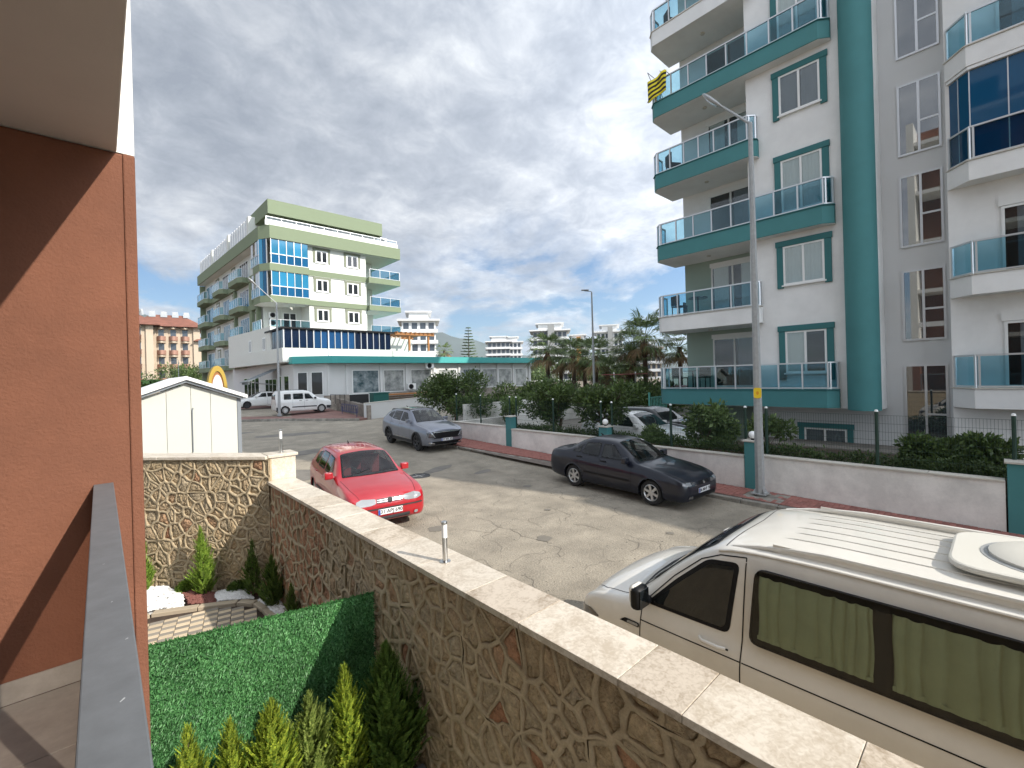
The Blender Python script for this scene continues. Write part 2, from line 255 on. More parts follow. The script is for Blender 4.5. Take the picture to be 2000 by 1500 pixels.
# ---------------------------------------------------------------- mesh helpers
class MB:
    def __init__(s): s.v = []; s.f = []; s.m = []
    def add(s, vs, fs, mi=0):
        o = len(s.v); s.v.extend([tuple(v) for v in vs]); s.f.extend([tuple(i+o for i in f) for f in fs]); s.m.extend([mi]*len(fs)); return s
    def box(s, x0, x1, y0, y1, z0, z1, mi=0, T=None):
        vs = [(x, y, z) for z in (z0, z1) for y in (y0, y1) for x in (x0, x1)]
        if T: vs = [T(*v) for v in vs]
        return s.add(vs, [(0, 2, 3, 1), (4, 5, 7, 6), (0, 1, 5, 4), (2, 6, 7, 3), (0, 4, 6, 2), (1, 3, 7, 5)], mi)
    def prism(s, poly, z0, z1, mi=0, T=None):
        n = len(poly); f0 = z0 if callable(z0) else (lambda x, y: z0); f1 = z1 if callable(z1) else (lambda x, y: z1)
        vs = [(x, y, f0(x, y)) for x, y in poly]+[(x, y, f1(x, y)) for x, y in poly]
        if T: vs = [T(*v) for v in vs]
        return s.add(vs, [tuple(range(n))[::-1], tuple(range(n, 2*n))]+[(i, (i+1) % n, n+(i+1) % n, n+i) for i in range(n)], mi)
    def tube(s, pts, r, n=8, mi=0, caps=True):
        pts = [Vector(p) for p in pts]; rs = r if isinstance(r, (list, tuple)) else [r]*len(pts); vs = []; fs = []
        for i, p in enumerate(pts):
            d = (pts[min(i+1, len(pts)-1)]-pts[max(i-1, 0)]).normalized()
            a = d.cross(Vector((0, 0, 1))); a = a.normalized() if a.length > 1e-3 else Vector((1, 0, 0)); b = d.cross(a)
            vs += [p+a*math.cos(t*2*math.pi/n)*rs[i]+b*math.sin(t*2*math.pi/n)*rs[i] for t in range(n)]
        for i in range(len(pts)-1):
            fs += [(i*n+t, i*n+(t+1) % n, (i+1)*n+(t+1) % n, (i+1)*n+t) for t in range(n)]
        if caps: fs += [tuple(range(n)), tuple(range((len(pts)-1)*n, len(pts)*n))]
        return s.add(vs, fs, mi)
    def lathe(s, prof, n=24, c=(0, 0, 0), axis='z', mi=0):
        vs = []; fs = []
        for (r, h) in prof:
            for t in range(n):
                a = t*2*math.pi/n; x, y = r*math.cos(a), r*math.sin(a)
                vs.append((c[0]+x, c[1]+y, c[2]+h) if axis == 'z' else ((c[0]+x, c[1]+h, c[2]+y) if axis == 'y' else (c[0]+h, c[1]+x, c[2]+y)))
        for i in range(len(prof)-1):
            fs += [(i*n+t, i*n+(t+1) % n, (i+1)*n+(t+1) % n, (i+1)*n+t) for t in range(n)]
        return s.add(vs, fs, mi)
    def build(s, name, mats, parent=None, smooth=False, bevel=0.0, recalc=True, **props):
        me = bpy.data.meshes.new(name); me.from_pydata(s.v, [], s.f)
        for m in (mats if isinstance(mats, (list, tuple)) else [mats]): me.materials.append(M[m] if isinstance(m, str) else m)
        me.polygons.foreach_set('material_index', s.m)
        if recalc:
            bm = bmesh.new(); bm.from_mesh(me); bmesh.ops.recalc_face_normals(bm, faces=bm.faces); bm.to_mesh(me); bm.free()
        if smooth:
            me.polygons.foreach_set('use_smooth', [True]*len(me.polygons))
            if smooth != 'all': me.set_sharp_from_angle(angle=rad(40))
        o = bpy.data.objects.new(name, me); COL.objects.link(o)
        if parent: o.parent = parent
        if bevel: b = o.modifiers.new('b', 'BEVEL'); b.width = bevel; b.segments = 2; b.limit_method = 'ANGLE'; b.harden_normals = False
        for k, v in props.items(): o[k] = v
        return o
def thing(name, label, cat, loc=(0, 0, 0), rz=0.0, group=None):
    o = bpy.data.objects.new(name, None); COL.objects.link(o); o.empty_display_size = 0.2
    o.location = loc; o.rotation_euler = (0, 0, rz); o['label'] = label; o['category'] = cat
    if group: o['group'] = group
    return o
def tag(o, label, cat, group=None):
    o['label'] = label; o['category'] = cat
    if group: o['group'] = group
    return o
def dup(root, loc, rz=None, label=None, group=None, scale=None):
    def cp(o, par):
        c = o.copy(); COL.objects.link(c); c.parent = par
        for ch in o.children: cp(ch, c)
        return c
    r = cp(root, None); r.location = loc
    if rz is not None: r.rotation_euler = (0, 0, rz)
    if label: r['label'] = label
    if group: r['group'] = group
    if scale: r.scale = scale
    return r
def inst(name, mesh_obj, parent, mat4):
    o = mesh_obj.copy(); o.name = name; COL.objects.link(o); o.parent = parent; o.matrix_basis = mat4; return o
def lerp(a, b, t): return a+(b-a)*t
def g(Y):
    if Y < -30: return -0.57
    if Y < 8: return 0.015*(Y-8)
    if Y < 44: return 0.025*(Y-8)
    return 0.9
# ================================================================ SETTING
def ystrip(name, x0, x1, ys, dz, mat, parent=None, kind='structure'):
    mb = MB(); n = len(ys)
    vs = [(x, y, g(y)+dz) for y in ys for x in (x0, x1)]
    mb.add(vs, [(2*i, 2*i+1, 2*i+3, 2*i+2) for i in range(n-1)])
    o = mb.build(name, mat, parent, recalc=False)
    if kind: o['kind'] = kind
    return o
YS = [-4000, -300, -30]+[(-30+i*2) for i in range(1, 38)]+[60, 100, 300, 6000]
ground = ystrip('ground', -5000, 5000, YS, -0.012, 'earth')
# road sheet: street corridor + crossing, one polygon grid with gentle unevenness
def in_road(x, y):
    return True
rb = MB(); nx, ny = 74, 110; vs = []; fs = []
for j in range(ny+1):
    y = -34+j*0.72
    for i in range(nx+1):
        x = 2.2+(i-24)*0.42 if y > 12 else 2.2+max(0, i-24)*0.42
        h = 0.03*noise.noise(Vector((x*0.5, y*0.5, 3)))+0.012*noise.noise(Vector((x*1.7, y*1.7, 9)))
        vs.append((x, y, g(y)+h*0.6+0.004))
for j in range(ny):
    for i in range(nx): fs.append((j*(nx+1)+i, j*(nx+1)+i+1, (j+1)*(nx+1)+i+1, (j+1)*(nx+1)+i))
rb.add(vs, fs)
road = rb.build('road', 'asphalt', smooth='all', recalc=False); road['kind'] = 'structure'
def gz(x, y): 
    return g(y)+0.6*(0.03*noise.noise(Vector((x*0.5, y*0.5, 3)))+0.012*noise.noise(Vector((x*1.7, y*1.7, 9))))+0.004
# repaired patches and cracks
pb = MB()
for (cx, cy, w, h_, a) in [(8.4, 13.0, 1.5, 0.5, 0.4), (6.2, 19.5, 3.2, 1.0, 0.1), (4.6, 15.6, 1.6, 2.2, 0.3), (9.2, 11.6, 0.8, .35, 0.2), (7.5, 25.5, 3.8, 1.1, -0.2), (5.0, 28.0, 2.6, 0.8, 0.1)]:
    pts = []
    for k in range(22):
        t = k/22*2*math.pi; r = 1+0.28*noise.noise(Vector((math.cos(t)*1.6+cx, math.sin(t)*1.6+cy, 0)))
        x = math.cos(t)*w/2*r; y = math.sin(t)*h_/2*r; pts.append((cx+x*math.cos(a)-y*math.sin(a), cy+x*math.sin(a)+y*math.cos(a)))
    pb.add([(x, y, gz(x, y)+0.006) for x, y in pts]+[(cx, cy, gz(cx, cy)+0.008)], [(k, (k+1) % 22, 22) for k in range(22)])
pb.build('asphalt_patches', 'patch', recalc=False, kind='stuff', label='darker repaired asphalt patches across the street')
cb = MB()
for k in range(150):
    x = R.uniform(3.0, 9.6); y = R.uniform(2.2, 12) if k < 120 else R.uniform(12, 30); a = R.uniform(-0.5, 0.5)+(math.pi/2 if R.random() < 0.25 else 0); w = R.uniform(0.0015, 0.0045)
    pl = []
    for q in range(R.randint(6, 16)):
        pl.append((x, y)); a += R.gauss(0, 0.5); x += math.cos(a)*0.09; y += math.sin(a)*0.09
    pl = [p for p in pl if 2.6 < p[0] < 11 ]
    for (p, q) in zip(pl, pl[1:]):
        d = Vector((q[0]-p[0], q[1]-p[1])).normalized(); nx_, ny_ = -d.y*w, d.x*w
        cb.add([(p[0]-nx_, p[1]-ny_, gz(*p)+0.006), (q[0]-nx_, q[1]-ny_, gz(*q)+0.006), (q[0]+nx_, q[1]+ny_, gz(*q)+0.006), (p[0]+nx_, p[1]+ny_, gz(*p)+0.006)], [(0, 1, 2, 3)])
cb.build('road_cracks', 'crack', recalc=False, kind='stuff', label='network of fine cracks in the street surface')
# small loose stones on the road
def pebbles(name, mat, n, fn, r0, r1, **props):
    mb = MB()
    for k in range(n):
        x, y, z = fn(); r = R.uniform(r0, r1); q = []
        for (a, b, c) in ((1, 0, 0), (-1, 0, 0), (0, 1, 0), (0, -1, 0), (0, 0, 1), (0, 0, -.6)):
            s_ = r*R.uniform(0.7, 1.2); q.append((x+a*s_, y+b*s_, z+r*0.4+c*s_*0.75))
        mb.add(q, [(0, 2, 4), (2, 1, 4), (1, 3, 4), (3, 0, 4), (2, 0, 5), (1, 2, 5), (3, 1, 5), (0, 3, 5)])
    return mb.build(name, mat, recalc=False, **props)
def roadspot():
    x = R.uniform(2.5, 10.8); y = R.uniform(1.5, 17); return x, y, gz(x, y)
pebbles('loose_stones', 'kerbstone', 900, roadspot, 0.005, 0.016, kind='stuff', label='loose chippings scattered on the street surface')

# pavement along the right-hand boundary wall: base + kerb stones + red pavers
PX0, PX1 = 11.45, 12.58
pav = ystrip('pavement', PX0+0.14, PX1, [-20, -10, -4]+list(range(-2, 19)), 0.112, 'joint')
def pxk(y):  # kerb drifts out to the street where the footway widens
    return PX0-0.5*max(0, min(1, (y-11)/6))
kb = MB(); 
for k in range(32):
    y0 = -6+k*0.8; x0 = pxk(y0+.4)+R.uniform(-.012, .012)
    o = MB().box(x0, x0+0.15, y0+0.006, y0+0.794, g(y0)-0.10, g(y0)+0.118+R.uniform(-.012, .008)).build('kerb_stone', 'kerbstone', pav, bevel=0.018)
# fill between kerb and base where it widens
ystrip('pavement_edge', PX0-0.4, PX0+0.16, list(range(10, 19)), 0.10, 'joint', pav, None)
pm = MB().box(-0.0975, 0.0975, -0.0475, 0.0475, -0.03, 0.0).build('paver', 'paver_red', pav, bevel=0.004)
pl = []
row = 0; y = -2.0
while y < 17.5:
    x = pxk(y)+0.17-(0.1 if row % 2 else 0)
    while x < PX1:
        xa = max(x, pxk(y)+0.165); xb = min(x+0.2, PX1)
        if xb-xa > 0.06: pl.append(((xa+xb)/2, y+0.05, (xb-xa)/0.2))
        x += 0.2
    y += 0.1; row += 1
pl = [p for p in pl if not (abs(p[0]-12.05) < .33 and abs(p[1]-4.17) < .35)]
pl.sort(key=lambda p: p[0]**2+p[1]**2*1.0)
slope = math.atan(0.015)
for i, (x, y, s_) in enumerate(pl[:300]):
    z = g(y)+0.124+R.uniform(-0.003, 0.003)
    mt = Matrix.Translation((x, y, z)) @ Matrix.Rotation(slope+R.gauss(0, .006), 4, 'X') @ Matrix.Diagonal((s_, 1, 1, 1))
    if i == 0: pm.matrix_basis = mt
    else: inst('paver', pm, pav, mt)
rest = MB()
for (x, y, s_) in pl[300:]:
    z = g(y)+0.124+R.uniform(-0.003, 0.003); rest.box(x-0.0975*s_, x+0.0975*s_, y-0.0475, y+0.0475, z-0.03, z)
rest.build('pavers', 'paver_red', pav, kind='stuff')
MB().box(11.66, 12.5, 3.6, 4.8, g(4)+0.05, g(4)+0.121).build('concrete_slab', 'kerbstone', pav, bevel=0.01)

# plaza in front of the far shops
plz = MB(); P = [(-12, 40.0), (3, 36.6), (6.87, 34.4), (8.87, 33.1), (11.17, 30.6), (12.7, 29.0), (13.4, 29.2), (15, 46), (12, 95), (-12, 95)]
plz.prism(P, lambda x, y: g(y)-.1, lambda x, y: g(y)+0.13)
plz.build('plaza', 'plaza', kind='structure')
for a, b in zip(P[:5], P[1:6]):
    L_ = math.dist(a, b); n_ = max(1, int(L_/1.0)); 
    for k in range(n_):
        p = Vector(a).lerp(Vector(b), (k+.02)/n_); q = Vector(a).lerp(Vector(b), (k+.98)/n_); d = (q-p).normalized(); nn = Vector((d.y, -d.x))*0.16
        MB().prism([tuple(p), tuple(q), tuple(q+nn), tuple(p+nn)], g(p.y)-.1, g(p.y)+0.15).build('kerb_stone', 'kerbstone', bpy.data.objects['plaza'])
# far hills
hb = MB()
def ridge(mat, az0, az1, dist, hfun, name, depth=700):
    vs = []; fs = []; n = 60
    for i in range(n+1):
        t = i/n; az = lerp(az0, az1, t); h = hfun(t)
        for (k, (dd, hh)) in enumerate(((-depth, 0), (-depth*.45, .45), (0, 1), (depth*.6, .3), (depth, 0))):
            w = noise.noise(Vector((i*0.35, k*0.9, dist*.01)))*0.18
            vs.append((math.sin(az)*(dist+dd), math.cos(az)*(dist+dd), h*(hh+(w if 0 < k < 4 else 0))))
    for i in range(n):
        for k in range(4): fs.append((i*5+k, (i+1)*5+k, (i+1)*5+k+1, i*5+k+1))
    return MB().add(vs, fs).build(name, mat, smooth='all', kind='structure')
ridge('hill', rad(10), rad(75), 3600, lambda t: (140+30*math.sin(t*9)+150*math.exp(-((t-.42)/.10)**2))*min(1, (1-t)*4)*min(1, .25+t*4)+50*noise.noise(Vector((t*7, 1, 0)))+120*max(0, 1-abs(t-0.30)/.16), 'hills')
ridge('hill', rad(-45), rad(20), 3000, lambda t: 90+330*math.exp(-((t-.72)/.11)**2)+30*noise.noise(Vector((t*9, 5, 0))), 'hills_left')

# ================================================================ OUR BUILDING: balcony, end wall, soffit
hb_ = thing('apartment_building', 'terracotta end wall and beige soffit of the near apartment block on the left', 'building', (0, 0, 0))
WY = 3.5; FZ = 1.58
MB().box(-6, 0.18, WY, WY+0.34, -0.6, 4.58).build('end_wall', 'terracotta', hb_, bevel=0.012)
MB().box(0.125, 0.182, WY-0.012, WY+0.2, -0.6, 4.578).build('wall_edge', 'terracotta', hb_, bevel=0.008)
MB().box(-6, 0.18, WY+0.001, WY+0.34, 4.583, 18).build('upper_wall', 'white_stucco', hb_)
MB().box(-6, 0.10, -9, WY-0.002, 4.58, 4.8).build('soffit', 'soffit', hb_, bevel=0.006)
MB().box(0.102, 0.135, -2, WY-0.002, 5.56, 5.80).box(0.10, 0.15, 1.8, WY-.01, 5.5, 5.56).build('gutter_trim', 'pvc', hb_, bevel=0.006)
MB().box(-6, -1.8, -9, WY-.003, -0.6, 4.578).build('back_wall', 'terracotta', hb_)
# body behind, out of frame
MB().box(-14, -6.01, -14, WY+.3, -0.6, 18).build('building_body', 'white_stucco', hb_)
MB().box(-6, -1.8, -14, WY-.01, 4.81, 18).build('upper_facade', 'terracotta', hb_)
for k in range(1, 5): MB().box(-1.79, 0.10, -12, WY-.01, 4.58+k*3, 4.8+k*3).build('balcony_slab', 'white_stucco', hb_)
for k in range(5):
    for q in range(4): MB().box(-1.79, -1.75, -10+q*3.4, -8.2+q*3.4, 4.85+k*3-(3 if 0 else 0), 6.9+k*3).build('window', 'darkglass', hb_)
MB().box(-1.79, -0.055, -9, WY-0.004, 1.40, FZ-.012).build('balcony_slab', 'grout', hb_)
for i in range(4):
    for j in range(9):
        x1 = -0.06-i*0.6; y1 = WY-0.014-j*0.6
        MB().box(max(x1-0.594, -1.79), x1, y1-0.594, y1, FZ-0.011, FZ+R.uniform(-.0005, .0005)).build('floor_tile', 'tile_grey', hb_, bevel=0.002)
for i in range(3): MB().box(-0.06-(i+1)*0.6+.003, -0.06-i*.6-.001, WY-0.013, WY-0.001, FZ+0.001, FZ+0.115).build('skirting_tile', 'tile_grey', hb_, bevel=0.002)
for j in range(14):
    y1 = WY-0.002-j*0.5; MB().box(-0.052, 0.075, y1-0.494, y1, 1.38, FZ+0.06).build('edge_stone', 'kerb_tile', hb_, bevel=0.006)
MB().box(-0.045, 0.07, -9, WY-.003, -0.6, 1.378).build('balcony_fascia', 'white_stucco', hb_)
rl = thing('balcony_railing', 'charcoal metal balcony railing with smoked glass running to the terracotta wall', 'railing', (0, 0, FZ))
RZ = 2.65-FZ
MB().box(-0.0385, 0.0465, -4, WY-0.003, RZ-0.045, RZ).build('top_rail', 'rail', rl, bevel=0.003)
for k in range(5):
    y = WY-0.045-k*1.25; MB().box(-0.028, 0.034, y-0.03, y+0.03, 0.062, RZ-0.046).build('rail_post', 'rail', rl, bevel=0.003)
    MB().box(-0.002, 0.007, y-1.21, y-0.035, 0.12, RZ-0.048).build('glass_panel', 'railglass', rl)
MB().box(-0.02, 0.026, -4, WY-0.05, 0.085, 0.118).build('bottom_rail', 'rail', rl, bevel=0.002)
mk = MB()
for (x, y, l) in [(0.015, 1.05, .011), (0.03, 1.3, .006), (0.01, 1.55, .005), (0.02, .8, .006), (-.005, 1.9, .006), (0.0, .72, .004)]:
    a = R.uniform(.2, 1); mk.add([(x, y, RZ+.0012), (x+l*math.cos(a), y+l*math.sin(a), RZ+.0012), (x+l*math.cos(a)*.9-.001, y+l*math.sin(a)+.003, RZ+.0012), (x-.001, y+.002, RZ+.0012)], [(0, 1, 2, 3)])
mk.build('scuff_marks', 'railmark', rl, recalc=False, kind='stuff')

# ================================================================ GARDEN
gsh = MB().add([(0.075, -9, 0.002), (1.9, -9, 0.002), (1.9, 7.6, 0.002), (0.4, 9.5, 0.002), (-3, 12, 0.002), (-3, 3.85, .002), (.075, 3.85, .002)], [(0, 1, 2, 3, 4, 5, 6)]).build('garden_ground', 'soil', recalc=False, kind='structure')

def clip(poly, px_, py_, nx_, ny_):
    o = []; n = len(poly)
    for i in range(n):
        a = poly[i]; b = poly[(i+1) % n]; da = (a[0]-px_)*nx_+(a[1]-py_)*ny_; db = (b[0]-px_)*nx_+(b[1]-py_)*ny_
        if da <= 0: o.append(a)
        if (da < 0 < db) or (db < 0 < da): t = da/(da-db); o.append((a[0]+(b[0]-a[0])*t, a[1]+(b[1]-a[1])*t))
    return o
def voronoi(u0, u1, v0, v1, rmean, rng, aniso=1.0):
    pts = []; tries = 0; cell = {}
    area = (u1-u0)*(v1-v0); want = int(area/(rmean*rmean)*0.95)
    while len(pts) < want and tries < want*60:
        tries += 1; p = (rng.uniform(u0, u1), rng.uniform(v0, v1)); rr = rmean*rng.choice((0.55, 0.8, .8, 1.0, 1.2))
        kx, ky = int(p[0]/rmean), int(p[1]/rmean); ok = True
        for a in range(kx-2, kx+3):
            for b in range(ky-2, ky+3):
                for q in cell.get((a, b), ()):
                    if ((p[0]-q[0])*aniso)**2+(p[1]-q[1])**2 < rr*rr*0.8: ok = False; break
                if not ok: break
            if not ok: break
        if ok: pts.append(p); cell.setdefault((kx, ky), []).append(p)
    out_ = []
    for p in pts:
        poly = [(u0, v0), (u1, v0), (u1, v1), (u0, v1)]; kx, ky = int(p[0]/rmean), int(p[1]/rmean)
        nb = [q for a in range(kx-4, kx+5) for b in range(ky-4, ky+5) for q in cell.get((a, b), ()) if q is not p]
        nb.sort(key=lambda q: (q[0]-p[0])**2+(q[1]-p[1])**2)
        for q in nb[:26]:
            poly = clip(poly, (p[0]+q[0])/2, (p[1]+q[1])/2, q[0]-p[0], q[1]-p[1])
            if len(poly) < 3: break
        if len(poly) >= 3: out_.append((p, poly))
    return out_
def stone_wall(root, T, u0, u1, v0, v1, rmean, rng, near, joint=0.0125):
    """T(u, v, w): wall coordinates to root-local; w outwards. near(u, v) sort key."""
    mort = MB(); stones = []
    for (p, poly) in voronoi(u0, u1, v0, v1, rmean, rng):
        q = []
        for v in poly:
            if not q or math.dist(v, q[-1]) > 0.02: q.append(v)
        if len(q) > 2 and math.dist(q[0], q[-1]) < 0.02: q.pop()
        if len(q) < 3: continue
        qq = []
        for i, v in enumerate(q):
            w2 = q[(i+1) % len(q)]; qq.append(v)
            if math.dist(v, w2) > .055: qq.append(((v[0]+w2[0])/2, (v[1]+w2[1])/2))
        def wp(v):
            a = noise.noise(Vector((v[0]*5, v[1]*5, 4.4)))*.040+noise.noise(Vector((v[0]*17, v[1]*17, 1.4)))*.020; b = noise.noise(Vector((v[0]*5, v[1]*5, 8.8)))*.040+noise.noise(Vector((v[0]*17, v[1]*17, 6.1)))*.020
            ku = min(1, (v[0]-u0)*8, (u1-v[0])*8); kv = min(1, (v[1]-v0)*8, (v1-v[1])*8); return (v[0]+a*max(0, ku), v[1]+b*max(0, kv))
        q = [wp(v) for v in qq]
        n = len(q); cx = sum(a[0] for a in q)/n; cy = sum(a[1] for a in q)/n
        jt = joint*rng.uniform(.55, 1.5)
        ins = []
        for a in q:
            d = math.dist(a, (cx, cy)); k = max(0.35, 1-jt*1.35/d); ins.append((cx+(a[0]-cx)*k, cy+(a[1]-cy)*k))
        ring = []
        for i in range(n):
            a = ins[i-1]; b = ins[i]; c = ins[(i+1) % n]
            ring.append((b[0]*.80+a[0]*.20, b[1]*.80+a[1]*.20)); ring.append((b[0]*.80+c[0]*.20, b[1]*.80+c[1]*.20))
        def wob(u, v, s=1.0): return 0.010*noise.noise(Vector((u*14, v*14, 2)))*s
        prd = 0.011
        vs = [T(a[0], a[1], prd+wob(*a)) for a in q]+[T(a[0]+wob(a[1], a[0]), a[1]+wob(*a), prd+.002+wob(*a)) for a in ring]+[T(a[0], a[1], -0.030) for a in ring]
        fs = []; m2 = 2*n
        for i in range(n):
            fs.append((i, n+2*i, n+2*i+1)); fs.append((i, (n+2*i+1), n+(2*i+2) % m2, (i+1) % n))
        for i in range(m2): fs.append((n+i, n+m2+i, n+m2+(i+1) % m2, n+(i+1) % m2))
        mort.add(vs, fs)
        # stone
        big = rng.uniform(-.006, .018); sv = [T(cx+(a[0]-cx)*1.02, cy+(a[1]-cy)*1.02, -0.016) for a in ring]
        for k, (s1, h) in enumerate(((.86, 0.0), (.55, .006))):
            sv += [T(cx+(a[0]-cx)*s1, cy+(a[1]-cy)*s1, big+h-.006+0.022*noise.noise(Vector((a[0]*22+k*5, a[1]*22, p[0]*9)))) for a in ring]
        sv.append(T(cx, cy, big+.004+rng.uniform(-.010, .010)))
        sf = []
        for k in range(2):
            for i in range(m2): sf.append((k*m2+i, k*m2+(i+1) % m2, (k+1)*m2+(i+1) % m2, (k+1)*m2+i))
        for i in range(m2): sf.append((2*m2+i, 2*m2+(i+1) % m2, 3*m2))
        stones.append((near(cx, cy), sv, sf))
    mort.build('mortar', 'mortar', root, smooth='all', kind='stuff')
    stones.sort(key=lambda s: s[0])
    for (k, sv, sf) in stones[:300]: MB().add(sv, sf).build('stone', 'stone', root, smooth='all')
    if stones[300:]:
        mb = MB()
        for (k, sv, sf) in stones[300:]: mb.add(sv, sf)
        mb.build('stones', 'stone', root, smooth='all', kind='stuff')
r1 = random.Random(11)
gw = thing('garden_wall', 'brown rubble stone wall with raised mortar and travertine coping beside the parked van', 'wall', (1.9, 3.5, 0))
WX = 1.885; TOPZ = 1.66
stone_wall(gw, lambda u, v, w: (WX-w-1.9, u-3.5, v), -0.3, 7.6, 0.0, TOPZ, 0.172, r1, lambda u, v: (u-0.5)**2+(v-1.6)**2*1.5)
MB().box(WX+.024-1.9, 2.2-1.9, -6-3.5, 7.62-3.5, -0.3, TOPZ-.002).build('wall_core', 'mortar', gw)
ys = [-2.0, -1.3, -0.65, -0.1, .40, .98, 1.31, 2.02, 2.56, 3.2, 3.75, 4.3, 4.95, 5.5, 6.1, 6.75, 7.59]
for i, (a, b) in enumerate(zip(ys, ys[1:])):
    MB().box(1.845-1.9, 2.235-1.9, a+.0015-3.5, b-.0015-3.5, TOPZ+.002, TOPZ+.042+R.uniform(-.0012, .0012)).build('coping_slab', 'travertine_rough' if i in (1, 3, 5, 7, 10, 13) else 'travertine', gw, bevel=0.003)
# far, skewed garden wall
fw = thing('garden_wall', 'shorter sunlit rubble stone wall closing the garden in front of the white shed', 'wall', (1.87, 7.57, 0))
du = Vector((-1.39, 1.65, 0)).normalized(); dn = Vector((-du.y, du.x, 0))   # facing the garden
if dn.y > 0: dn = -dn
r2 = random.Random(5)
TF = lambda u, v, w: tuple(du*u+dn*w+Vector((0, 0, v)))
stone_wall(fw, TF, 0.0, 4.6, 0.0, 2.04, 0.168, r2, lambda u, v: u, joint=0.014)
def TB(u, w, z): return tuple(du*u+dn*w+Vector((0, 0, z)))
MB().box(0, 4.6, -0.30, -0.024, -0.2, 2.038, T=TB).build('wall_core', 'mortar', fw)
for k in range(5): MB().box(k*.92+.03, k*.92+.94, -0.34, 0.045, 2.042, 2.085, T=TB).build('coping_slab', 'travertine', fw, bevel=0.003)
gp = thing('gate_pillar', 'square travertine clad pillar where the two stone walls meet', 'pillar', (2.05, 7.75, 0))
MB().box(-0.155, 0.215, -0.14, .2, 0, 2.05).build('pillar_shaft', 'travertine', gp, bevel=0.004)
MB().box(-0.185, 0.245, -0.17, .23, 2.052, 2.095).build('pillar_cap', 'travertine', gp, bevel=0.004)
def bollard(name, label, loc, h=0.33):
    t = thing(name, label, 'bollard light', loc, group='bollard lights on the garden wall')
    MB().lathe([(0.0, 0), (.045, 0), (.045, .006), (0.021, .008), (.021, h*.60), (0, h*.60)], 20).build('post', 'steel', t, smooth=True)
    MB().lathe([(0.0, h*.602), (0.022, h*.602), (.022, h*.93), (.0, h*.93)], 20).build('diffuser', 'opal', t, smooth=True)
    MB().lathe([(0, h*.932), (.025, h*.932), (.025, h*.985), (.020, h), (0, h)], 20).build('lamp_cap', 'steel', t, smooth=True)
    return t
bollard('bollard_light', 'steel and white bollard light standing on the coping above the turf panel', (2.05, 3.11, TOPZ+.043))
bollard('bollard_light', 'white capped bollard light on the travertine clad corner pillar', (2.1, 7.78, 2.096), 0.36)
# --- garden bed at the back
def gpoly(n, pts): return pts
bedk = MB()
path = [(-1.2, 7.62), (0.45, 8.02), (0.95, 7.77), (1.38, 7.52), (1.55, 7.32), (1.60, 7.05), (1.62, 6.5)]
gk = thing('garden_kerb', 'low brown kerb edging the gravel bed in front of the sunlit stone wall', 'kerb', (1, 7.6, 0))
for a, b in zip(path, path[1:]):
    L_ = math.dist(a, b); n_ = max(1, round(L_/0.4)); d = Vector((b[0]-a[0], b[1]-a[1])).normalized(); nn = Vector((-d.y, d.x))*0.11
    for k in range(n_):
        p = Vector(a).lerp(Vector(b), (k+.01)/n_); q = Vector(a).lerp(Vector(b), (k+.99)/n_)
        MB().prism([(v.x-1, v.y-7.6) for v in (p, q, q+nn, p+nn)], -0.02, 0.055).build('kerb_piece', 'kerb_brown', gk, bevel=0.008)
def inside(pt, poly):
    x, y = pt; c = False; j = len(poly)-1
    for i in range(len(poly)):
        if (poly[i][1] > y) != (poly[j][1] > y) and x < (poly[j][0]-poly[i][0])*(y-poly[i][1])/(poly[j][1]-poly[i][1])+poly[i][0]: c = not c
        j = i
    return c
def gravel(label, mat, poly, n, h=0.07):
    xs = [p[0] for p in poly]; yys = [p[1] for p in poly]; cx = sum(xs)/len(xs); cy = sum(yys)/len(yys); mx_ = max(math.dist((cx, cy), p) for p in poly)
    def f():
        while True:
            x, y = R.uniform(min(xs), max(xs)), R.uniform(min(yys), max(yys))
            if inside((x, y), poly): return x, y, .01+h*max(0, 1-(math.dist((x, y), (cx, cy))/mx_)**2)*R.uniform(.75, 1)
    MB().prism(poly, -.01, .008).build('gravel_bed', mat, kind='stuff', label=label+' base layer')
    return pebbles('gravel', mat, n, f, 0.011, 0.023, kind='stuff', label=label)
gravel('white gravel heap beside the terracotta wall', 'gravel_white', [(0.1, 8.2), (.5, 8.12), (.82, 7.98), (.86, 8.3), (.72, 8.9), (.35, 9.35), (0.0, 9.0)], 3200)
gravel('red brown gravel patch between the white heaps', 'gravel_red', [(.88, 7.95), (1.02, 7.85), (1.18, 7.78), (1.2, 8.1), (1.05, 8.5), (.80, 8.75), (.87, 8.3)], 1300)
gravel('white gravel heap by the wall corner', 'gravel_white', [(1.2, 7.76), (1.42, 7.63), (1.62, 7.55), (1.56, 7.85), (1.28, 8.2), (1.2, 8.1)], 2600)
gravel('small white gravel patch at the end of the kerb', 'gravel_white', [(1.62, 7.45), (1.68, 7.1), (1.70, 6.6), (1.84, 6.7), (1.84, 7.1), (1.8, 7.4)], 1500, .05)
gravel('dark red gravel patch under the shaded cypresses', 'gravel_red', [(1.42, 8.0), (1.6, 7.75), (1.84, 7.45), (1.84, 7.6), (1.5, 8.0)], 400, .03)
